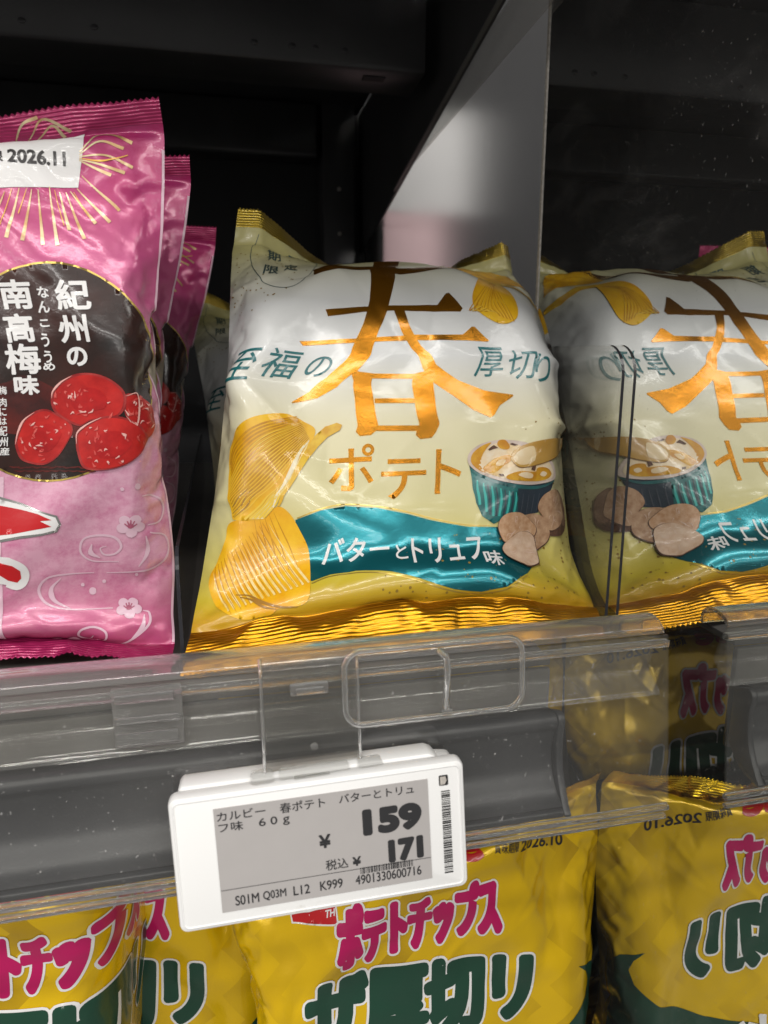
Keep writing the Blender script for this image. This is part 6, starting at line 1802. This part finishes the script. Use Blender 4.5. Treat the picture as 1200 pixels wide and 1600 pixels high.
FC.art([stroke([(103.3, 84.3), (104.8, 83.8), (106.7, 83.9)], 0.6, taper=(0.2, 1, 0.2)),
    stroke([(105.5, 83.8), (107.1, 83.4), (109.0, 83.8)], 0.6, taper=(0.2, 1, 0.2)),
    stroke([(107.8, 83.4), (109.4, 83.5), (111.3, 83.7)], 0.6, taper=(0.2, 1, 0.2)),
    stroke([(110.1, 83.9), (111.7, 83.2), (113.7, 83.6)], 0.6, taper=(0.2, 1, 0.2)),
    stroke([(112.5, 83.5), (114.1, 83.3), (116.1, 83.5)], 0.6, taper=(0.2, 1, 0.2)),
    stroke([(114.9, 83.0), (116.5, 83.0), (118.6, 83.4)], 0.6, taper=(0.2, 1, 0.2)),
    stroke([(117.3, 83.6), (119.0, 83.2), (121.1, 83.3)], 0.6, taper=(0.2, 1, 0.2)),
    stroke([(119.8, 83.2), (121.5, 82.8), (123.6, 83.2)], 0.6, taper=(0.2, 1, 0.2)),
    stroke([(122.4, 82.8), (124.0, 83.0), (126.1, 83.2)], 0.6, taper=(0.2, 1, 0.2)),
    stroke([(124.8, 83.4), (126.6, 82.7), (128.6, 83.1)], 0.6, taper=(0.2, 1, 0.2)),
    stroke([(127.4, 83.0), (129.0, 82.9), (131.0, 83.0)], 0.6, taper=(0.2, 1, 0.2)),
    stroke([(129.9, 82.6), (131.4, 82.5), (133.4, 82.9)], 0.6, taper=(0.2, 1, 0.2)),
    stroke([(132.2, 83.2), (133.8, 82.6), (135.8, 82.7)], 0.6, taper=(0.2, 1, 0.2)),
    stroke([(104.9, 82.7), (106.8, 82.3), (108.3, 82.4)], 0.6, taper=(0.2, 1, 0.2)),
    stroke([(107.5, 82.6), (109.4, 82.2), (111.0, 82.3)], 0.6, taper=(0.2, 1, 0.2)),
    stroke([(110.2, 82.4), (112.2, 82.0), (113.8, 82.1)], 0.6, taper=(0.2, 1, 0.2)),
    stroke([(112.9, 82.3), (115.0, 81.9), (116.6, 82.0)], 0.6, taper=(0.2, 1, 0.2)),
    stroke([(115.8, 82.2), (117.9, 81.8), (119.5, 82.0)], 0.6, taper=(0.2, 1, 0.2)),
    stroke([(118.7, 82.1), (120.8, 81.7), (122.4, 81.9)], 0.6, taper=(0.2, 1, 0.2)),
    stroke([(121.6, 82.0), (123.7, 81.6), (125.4, 81.8)], 0.6, taper=(0.2, 1, 0.2)),
    stroke([(124.5, 81.9), (126.7, 81.5), (128.3, 81.7)], 0.6, taper=(0.2, 1, 0.2)),
    stroke([(127.5, 81.8), (129.5, 81.4), (131.1, 81.5)], 0.6, taper=(0.2, 1, 0.2))], M_MAROON, 4)
FC.art([ccw([(31.4, 84.9), (102.0, 80.7), (104.3, 15.9), (99.9, 1.1), (22.8, 9.4)])], M_PALEPINK, 1)
FC.art([ccw([(76.4, 80.3), (94.8, 75.7), (101.2, 74.1), (107.8, 71.6), (114.6, 68.3), (119.4, 66.6), (120.7, 63.3), (119.6, 60.5), (115.2, 59.9), (108.7, 59.5), (102.3, 58.6), (76.6, 58.6)])], M_SILVERLINE, 2)
FC.art([ccw([(76.4, 79.6), (94.9, 75.0), (101.3, 73.2), (107.8, 70.9), (114.6, 67.7), (118.9, 66.0), (120.0, 63.4), (119.0, 61.4), (115.0, 60.7), (108.7, 60.4), (102.3, 59.5), (76.6, 59.3)])], M_PWHITE, 3)
FC.art([ccw([(76.4, 78.9), (94.9, 73.6), (101.4, 71.1), (108.0, 69.3), (113.4, 67.5), (117.8, 65.2), (114.2, 65.1), (117.8, 62.9), (111.8, 62.1), (106.0, 61.2), (102.2, 61.0), (76.5, 61.5)])], M_LOGORED, 4)
FC.art([curve_loop([(83.1, 55.4), (102.5, 53.6), (106.4, 52.5), (110.1, 49.5), (111.5, 45.5), (110.5, 41.7), (107.8, 40.4), (104.6, 41.9), (102.6, 43.3), (83.6, 45.2)])], M_PWHITE, 3)
FC.art([ccw([(83.2, 53.9), (102.6, 51.5), (106.4, 49.9), (108.7, 47.6), (109.0, 44.6), (107.8, 43.2), (105.2, 44.4), (102.6, 46.8), (83.4, 48.8)])], M_LOGORED, 4)
FC.art([stroke([(149.8, 56.5), (156.0, 53.2), (157.1, 47.2), (153.3, 42.5), (145.7, 41.9), (135.7, 42.1)], 0.75, taper=(0.5, 1, 1.3, 1, 0.4)),
    stroke([(149.0, 59.5), (154.7, 59.4), (157.1, 64.3), (152.5, 69.7), (146.6, 70.8)], 0.75, taper=(0.5, 1, 1.3, 1, 0.4)),
    stroke([(139.7, 46.6), (131.4, 47.3), (127.2, 51.2), (127.7, 56.2), (132.4, 57.4), (137.9, 56.3), (140.1, 52.7), (138.2, 49.8), (134.7, 49.6), (133.3, 52.2), (135.3, 53.0)], 0.75, taper=(0.5, 1, 1.3, 1, 0.4)),
    stroke([(138.5, 27.5), (124.6, 29.1), (117.2, 32.7), (114.4, 38.6), (116.9, 43.2), (123.4, 43.6), (131.6, 42.6)], 0.75, taper=(0.5, 1, 1.3, 1, 0.4)),
    stroke([(130.4, 7.7), (139.2, 10.3), (146.5, 15.2), (150.9, 20.0), (150.9, 24.2), (148.7, 25.4)], 0.75, taper=(0.5, 1, 1.3, 1, 0.4)),
    stroke([(130.6, 11.2), (135.7, 13.3), (136.2, 17.6), (132.3, 20.3), (128.1, 19.1), (127.3, 15.7), (130.7, 13.8), (132.2, 16.1)], 0.75, taper=(0.5, 1, 1.3, 1, 0.4)),
    stroke([(105.4, 6.9), (109.7, 9.0), (115.8, 6.7), (122.9, 2.4), (131.2, 2.0)], 0.75, taper=(0.5, 1, 1.3, 1, 0.4))], M_PALEPINK, 1)
FC.art([stroke([(124.6, 29.4), (119.4, 33.7), (118.3, 38.7), (121.1, 42.4)], 1.7, taper=(0.2, 1, 0.2)),
    stroke([(144.3, 13.5), (148.4, 18.6), (149.4, 23.6)], 1.7, taper=(0.2, 1, 0.2)),
    stroke([(148.2, 55.7), (149.1, 49.6), (146.3, 44.0)], 1.7, taper=(0.2, 1, 0.2)),
    stroke([(130.5, 54.2), (130.3, 50.8), (133.4, 48.4)], 1.7, taper=(0.2, 1, 0.2)),
    stroke([(107.6, 8.4), (110.0, 6.5), (112.8, 4.7)], 1.7, taper=(0.2, 1, 0.2)),
    stroke([(110.2, 7.6), (113.2, 5.9), (116.1, 3.9)], 1.7, taper=(0.2, 1, 0.2))], M_PALEPINK, 2)
FC.art([ccw([(146.4, 62.3), (146.2, 61.6), (145.8, 61.1), (145.1, 60.8), (144.3, 60.8), (143.5, 61.1), (142.9, 61.6), (142.4, 62.3), (142.3, 63.0), (142.4, 63.7), (142.8, 64.2), (143.5, 64.5), (144.2, 64.5), (145.1, 64.3), (145.7, 63.7), (146.2, 63.0)]),
    ccw([(147.9, 59.2), (147.8, 58.6), (147.3, 58.1), (146.6, 57.8), (145.9, 57.8), (145.1, 58.1), (144.4, 58.6), (144.0, 59.3), (143.8, 60.1), (143.9, 60.8), (144.4, 61.3), (145.0, 61.6), (145.8, 61.6), (146.6, 61.3), (147.3, 60.7), (147.8, 60.0)]),
    ccw([(145.2, 57.8), (145.0, 57.1), (144.6, 56.6), (144.0, 56.3), (143.3, 56.2), (142.5, 56.5), (141.9, 57.0), (141.5, 57.6), (141.3, 58.4), (141.4, 59.1), (141.8, 59.7), (142.4, 60.0), (143.1, 60.0), (143.9, 59.8), (144.5, 59.3), (145.0, 58.6)]),
    ccw([(142.1, 59.8), (141.9, 59.1), (141.6, 58.5), (141.0, 58.2), (140.3, 58.1), (139.5, 58.3), (138.9, 58.8), (138.5, 59.4), (138.3, 60.2), (138.4, 60.9), (138.8, 61.5), (139.4, 61.8), (140.1, 61.9), (140.8, 61.7), (141.4, 61.2), (141.9, 60.5)]),
    ccw([(142.7, 62.6), (142.6, 62.0), (142.2, 61.4), (141.5, 61.1), (140.8, 61.0), (140.1, 61.2), (139.5, 61.7), (139.1, 62.3), (138.9, 63.1), (139.0, 63.8), (139.4, 64.3), (140.0, 64.7), (140.7, 64.8), (141.4, 64.5), (142.1, 64.0), (142.5, 63.4)]),
    ccw([(147.0, 28.8), (146.9, 28.1), (146.5, 27.5), (146.0, 27.2), (145.3, 27.2), (144.6, 27.4), (144.0, 27.9), (143.6, 28.5), (143.4, 29.3), (143.5, 30.0), (143.9, 30.6), (144.4, 30.9), (145.1, 31.0), (145.8, 30.7), (146.4, 30.2), (146.9, 29.6)]),
    ccw([(148.4, 25.9), (148.3, 25.2), (147.9, 24.6), (147.4, 24.3), (146.7, 24.2), (146.0, 24.5), (145.4, 24.9), (145.0, 25.6), (144.8, 26.3), (144.9, 27.0), (145.3, 27.6), (145.9, 27.9), (146.6, 28.0), (147.3, 27.8), (147.9, 27.3), (148.3, 26.6)]),
    ccw([(146.1, 24.2), (145.9, 23.5), (145.6, 22.9), (145.0, 22.5), (144.3, 22.5), (143.6, 22.7), (143.0, 23.2), (142.6, 23.8), (142.5, 24.6), (142.6, 25.3), (143.0, 25.9), (143.5, 26.2), (144.2, 26.3), (144.9, 26.0), (145.5, 25.6), (145.9, 24.9)]),
    ccw([(143.2, 26.0), (143.1, 25.3), (142.7, 24.7), (142.2, 24.4), (141.5, 24.3), (140.8, 24.5), (140.2, 25.0), (139.8, 25.7), (139.7, 26.4), (139.8, 27.2), (140.1, 27.7), (140.7, 28.1), (141.4, 28.1), (142.1, 27.9), (142.7, 27.4), (143.1, 26.8)]),
    ccw([(143.8, 28.9), (143.7, 28.2), (143.3, 27.6), (142.7, 27.3), (142.1, 27.2), (141.4, 27.5), (140.8, 28.0), (140.4, 28.6), (140.2, 29.4), (140.3, 30.1), (140.7, 30.7), (141.2, 31.0), (141.9, 31.1), (142.6, 30.8), (143.2, 30.3), (143.6, 29.7)]),
    ccw([(128.1, 10.3), (127.8, 8.2), (126.9, 6.2), (125.8, 4.6), (124.5, 4.0), (123.4, 4.4), (122.6, 5.9), (122.2, 8.0), (122.2, 10.3), (122.6, 12.4), (123.4, 14.1), (124.4, 15.1), (125.5, 15.4), (126.6, 14.9), (127.5, 13.9), (128.1, 12.3)]),
    ccw([(130.6, 5.7), (130.5, 4.4), (129.9, 3.6), (129.0, 2.9), (127.9, 2.7), (126.8, 2.8), (125.8, 3.3), (125.0, 4.2), (124.7, 5.5), (123.9, 3.3), (124.8, 5.6), (125.9, 7.1), (127.1, 7.6), (128.3, 7.3), (129.2, 6.2), (129.7, 4.3)]),
    ccw([(127.0, 2.4), (126.9, 1.5), (126.4, 0.6), (125.6, 0.1), (124.5, 0.1), (123.4, 0.4), (122.4, 0.9), (121.6, 1.7), (121.3, 2.7), (121.3, 3.6), (121.8, 4.4), (122.6, 5.0), (123.7, 5.2), (124.8, 4.8), (125.8, 4.2), (126.6, 3.4)]),
    ccw([(122.2, 4.7), (122.1, 3.7), (121.7, 2.9), (120.8, 2.4), (119.8, 2.3), (118.7, 2.6), (117.7, 3.2), (117.0, 4.2), (116.6, 5.2), (116.7, 6.5), (115.9, 3.5), (117.1, 5.2), (118.3, 5.7), (119.3, 5.1), (120.1, 3.5), (121.9, 6.1)]),
    ccw([(122.8, 9.3), (122.3, 6.9), (121.4, 4.7), (120.2, 3.1), (118.9, 2.4), (117.9, 3.0), (117.2, 4.7), (116.9, 7.1), (117.0, 9.6), (117.5, 11.9), (118.2, 13.7), (119.2, 14.7), (120.3, 15.0), (121.4, 14.5), (122.2, 13.3), (122.7, 11.5)])], M_PALEPINK, 3)
FC.art([stroke([(142.8, 59.9), (141.6, 61.0), (140.8, 61.8)], 0.45, taper=None),
    stroke([(142.8, 59.9), (142.1, 61.6), (141.6, 62.7)], 0.45, taper=None),
    stroke([(142.8, 59.9), (142.8, 61.8), (142.7, 63.0)], 0.45, taper=None),
    stroke([(142.8, 59.9), (143.5, 61.4), (144.0, 62.4)], 0.45, taper=None),
    stroke([(142.8, 59.9), (144.0, 60.6), (144.9, 61.2)], 0.45, taper=None),
    stroke([(143.9, 26.1), (142.8, 27.2), (142.0, 28.0)], 0.45, taper=None),
    stroke([(143.9, 26.1), (143.2, 27.8), (142.8, 29.0)], 0.45, taper=None),
    stroke([(143.9, 26.1), (143.9, 28.0), (143.8, 29.2)], 0.45, taper=None),
    stroke([(143.9, 26.1), (144.5, 27.7), (144.9, 28.7)], 0.45, taper=None),
    stroke([(143.9, 26.1), (145.0, 26.9), (145.8, 27.5)], 0.45, taper=None),
    stroke([(123.3, 4.9), (120.1, 2.7), (119.3, 5.4)], 0.45, taper=None),
    stroke([(123.3, 4.9), (121.3, 5.4), (121.0, 9.1)], 0.45, taper=None),
    stroke([(123.3, 4.9), (122.5, 6.3), (122.9, 10.3)], 0.45, taper=None),
    stroke([(123.3, 4.9), (123.5, 5.5), (124.6, 9.0)], 0.45, taper=None),
    stroke([(123.3, 4.9), (124.0, 3.0), (125.6, 5.6)], 0.45, taper=None)], M_MIDPINK, 4)
FC.art([ccw([(132.6, 35.2), (132.5, 34.5), (132.1, 34.0), (131.5, 33.9), (130.9, 34.2), (130.5, 34.8), (130.3, 35.6), (130.4, 36.3), (130.8, 36.8), (131.4, 36.9), (132.0, 36.6), (132.5, 36.0)]),
    ccw([(128.7, 38.4), (128.7, 38.0), (128.4, 37.8), (128.1, 37.8), (127.8, 37.9), (127.6, 38.2), (127.5, 38.6), (127.6, 39.0), (127.8, 39.2), (128.1, 39.3), (128.4, 39.1), (128.6, 38.8)]),
    ccw([(135.7, 38.6), (135.6, 38.3), (135.4, 38.0), (135.1, 37.9), (134.8, 38.1), (134.5, 38.4), (134.4, 38.8), (134.5, 39.2), (134.7, 39.4), (135.0, 39.5), (135.3, 39.4), (135.6, 39.0)]),
    ccw([(146.0, 74.5), (145.9, 74.0), (145.4, 73.6), (144.7, 73.6), (144.1, 73.9), (143.6, 74.4), (143.4, 75.0), (143.6, 75.5), (144.0, 75.9), (144.6, 75.9), (145.3, 75.7), (145.8, 75.1)]),
    ccw([(140.0, 74.4), (139.9, 74.1), (139.7, 73.8), (139.4, 73.8), (139.0, 73.9), (138.8, 74.2), (138.7, 74.5), (138.7, 74.9), (139.0, 75.1), (139.3, 75.2), (139.6, 75.0), (139.9, 74.7)]),
    ccw([(135.9, 2.9), (135.9, 2.5), (135.6, 2.2), (135.2, 2.0), (134.9, 2.2), (134.6, 2.5), (134.4, 2.9), (134.5, 3.3), (134.7, 3.6), (135.1, 3.7), (135.5, 3.6), (135.8, 3.3)]),
    ccw([(146.4, 40.5), (146.3, 40.1), (146.1, 39.9), (145.8, 39.8), (145.5, 40.0), (145.3, 40.3), (145.2, 40.6), (145.3, 41.0), (145.5, 41.2), (145.8, 41.3), (146.1, 41.1), (146.3, 40.8)])], M_PALEPINK, 2)
FC.art([rect(158.7, 12, 159.6, 190)], M_PALEPINK, 1)
# --- yellow bags
for FX in (FB, FD):
    FX.art(text('ポテトチップス', (49.4, 169.1), (119.4, 173.6), (48.7, 195.1), 2.35), M_PWHITE, 2)
    FX.art(text('ポテトチップス', (49.4, 169.1), (119.4, 173.6), (48.7, 195.1), 1.45), M_MAGENTA, 3)
    FX.art(text('ザ厚切リ', (37.2, 133.6), (133.0, 128.6), (37.2, 165.3), 3.2), M_PWHITE, 2)
    FX.art(text('ザ厚切リ', (37.2, 133.6), (133.0, 128.6), (37.2, 165.3), 2.15), M_GREEN, 3)
    FX.art(text('賞味期限', (117.8, 210.0), (130.1, 207.3), (118.6, 214.3), 0.06), M_PBLACK, 1)
    FX.art(text('2026.10', (132.0, 206.3), (157.4, 200.9), (132.4, 211.2), 0.16), M_PBLACK, 1)
    FX.art([ccw([(27.8, 193.4), (47.4, 197.1), (48.7, 188.6), (42.1, 188.6), (28.7, 189.6)])], M_PWHITE, 1)
    FX.art([ccw([(28.6, 192.8), (46.8, 196.3), (47.9, 189.3), (42.1, 189.3), (29.2, 190.2)])], M_LOGORED, 2)
    FX.art(text('TH', (43.1, 191.7), (46.8, 192.4), (43.1, 194.3), 0.1), M_PWHITE, 3)
    FX.art(text('Calbee', (44.4, 210.8), (112.5, 209.5), (38.9, 223.2), 0.9), M_LOGORED, 1)
    FX.art([ccw([(177.0, 135.4), (172.8, 141.7), (168.0, 146.2), (157.2, 149.2), (162.1, 145.0), (164.3, 140.1), (162.0, 133.8), (149.7, 122.6), (120.7, 107.0), (82.4, 93.4), (7.0, 81.0), (-4.1, 5.3), (167.1, 40.4), (177.2, 91.2)])], M_GREEN, 1)
    FX.art(text('お', (75.8, 69.2), (104.0, 75.9), (79.3, 98.4), 0.7), M_PWHITE, 4)


cream = empty('cream_potato_bag', POSE['A'][0], (0, 0, POSE['A'][1]))
tag(cream, 'cream potato chip bag with large gold kanji and teal ribbon, front of its row', 'snack bag', 'cream chip bags on the shelf')
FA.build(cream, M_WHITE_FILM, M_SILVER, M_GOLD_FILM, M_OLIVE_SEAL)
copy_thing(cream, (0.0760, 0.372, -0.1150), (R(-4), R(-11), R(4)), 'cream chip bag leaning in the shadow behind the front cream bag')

yellow = empty('yellow_chip_bag', POSE['B'][0], (0, 0, POSE['B'][1]))
tag(yellow, 'yellow potato chip bag below the price tag, next to the mirror', 'snack bag', 'yellow chip bags on the lower shelf')
FB.build(yellow, M_YELLOW_FILM, M_SILVER, M_YSEAL)
squeezed = empty('yellow_chip_bag', (-0.0790, 0.236, -0.384), (0, R(4), 0))
tag(squeezed, 'yellow chip bag at the lower left corner, its right side turned back', 'snack bag', 'yellow chip bags on the lower shelf')
FD.build(squeezed, M_YELLOW_FILM, M_SILVER, M_YSEAL)
copy_thing(yellow, (-0.069, 0.282, -0.409), (0, R(3), R(-4)), 'yellow chip bag half hidden between two others under the price tag')
copy_thing(yellow, (0.071, 0.270, -0.336), (R(-3), 0, R(-2)), 'yellow chip bag standing taller behind the one beside the mirror')

pink = empty('pink_snack_bag', POSE['C'][0], (0, 0, POSE['C'][1]))
tag(pink, 'pink plum flavour snack bag with black oval, front of its row', 'snack bag', 'pink snack bags')
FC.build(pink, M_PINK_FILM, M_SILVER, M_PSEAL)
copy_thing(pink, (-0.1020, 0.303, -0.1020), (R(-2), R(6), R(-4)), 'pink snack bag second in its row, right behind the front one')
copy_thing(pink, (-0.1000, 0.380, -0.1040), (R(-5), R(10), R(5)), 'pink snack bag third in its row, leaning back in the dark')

# lower shelf the yellow bags stand on
low = box('metal_shelf', (-0.80, 0.19, -0.420), (0.147, 0.762, -0.416), M_DECK)
tag(low, 'dark metal lower shelf under the yellow chip bags', 'shelf')
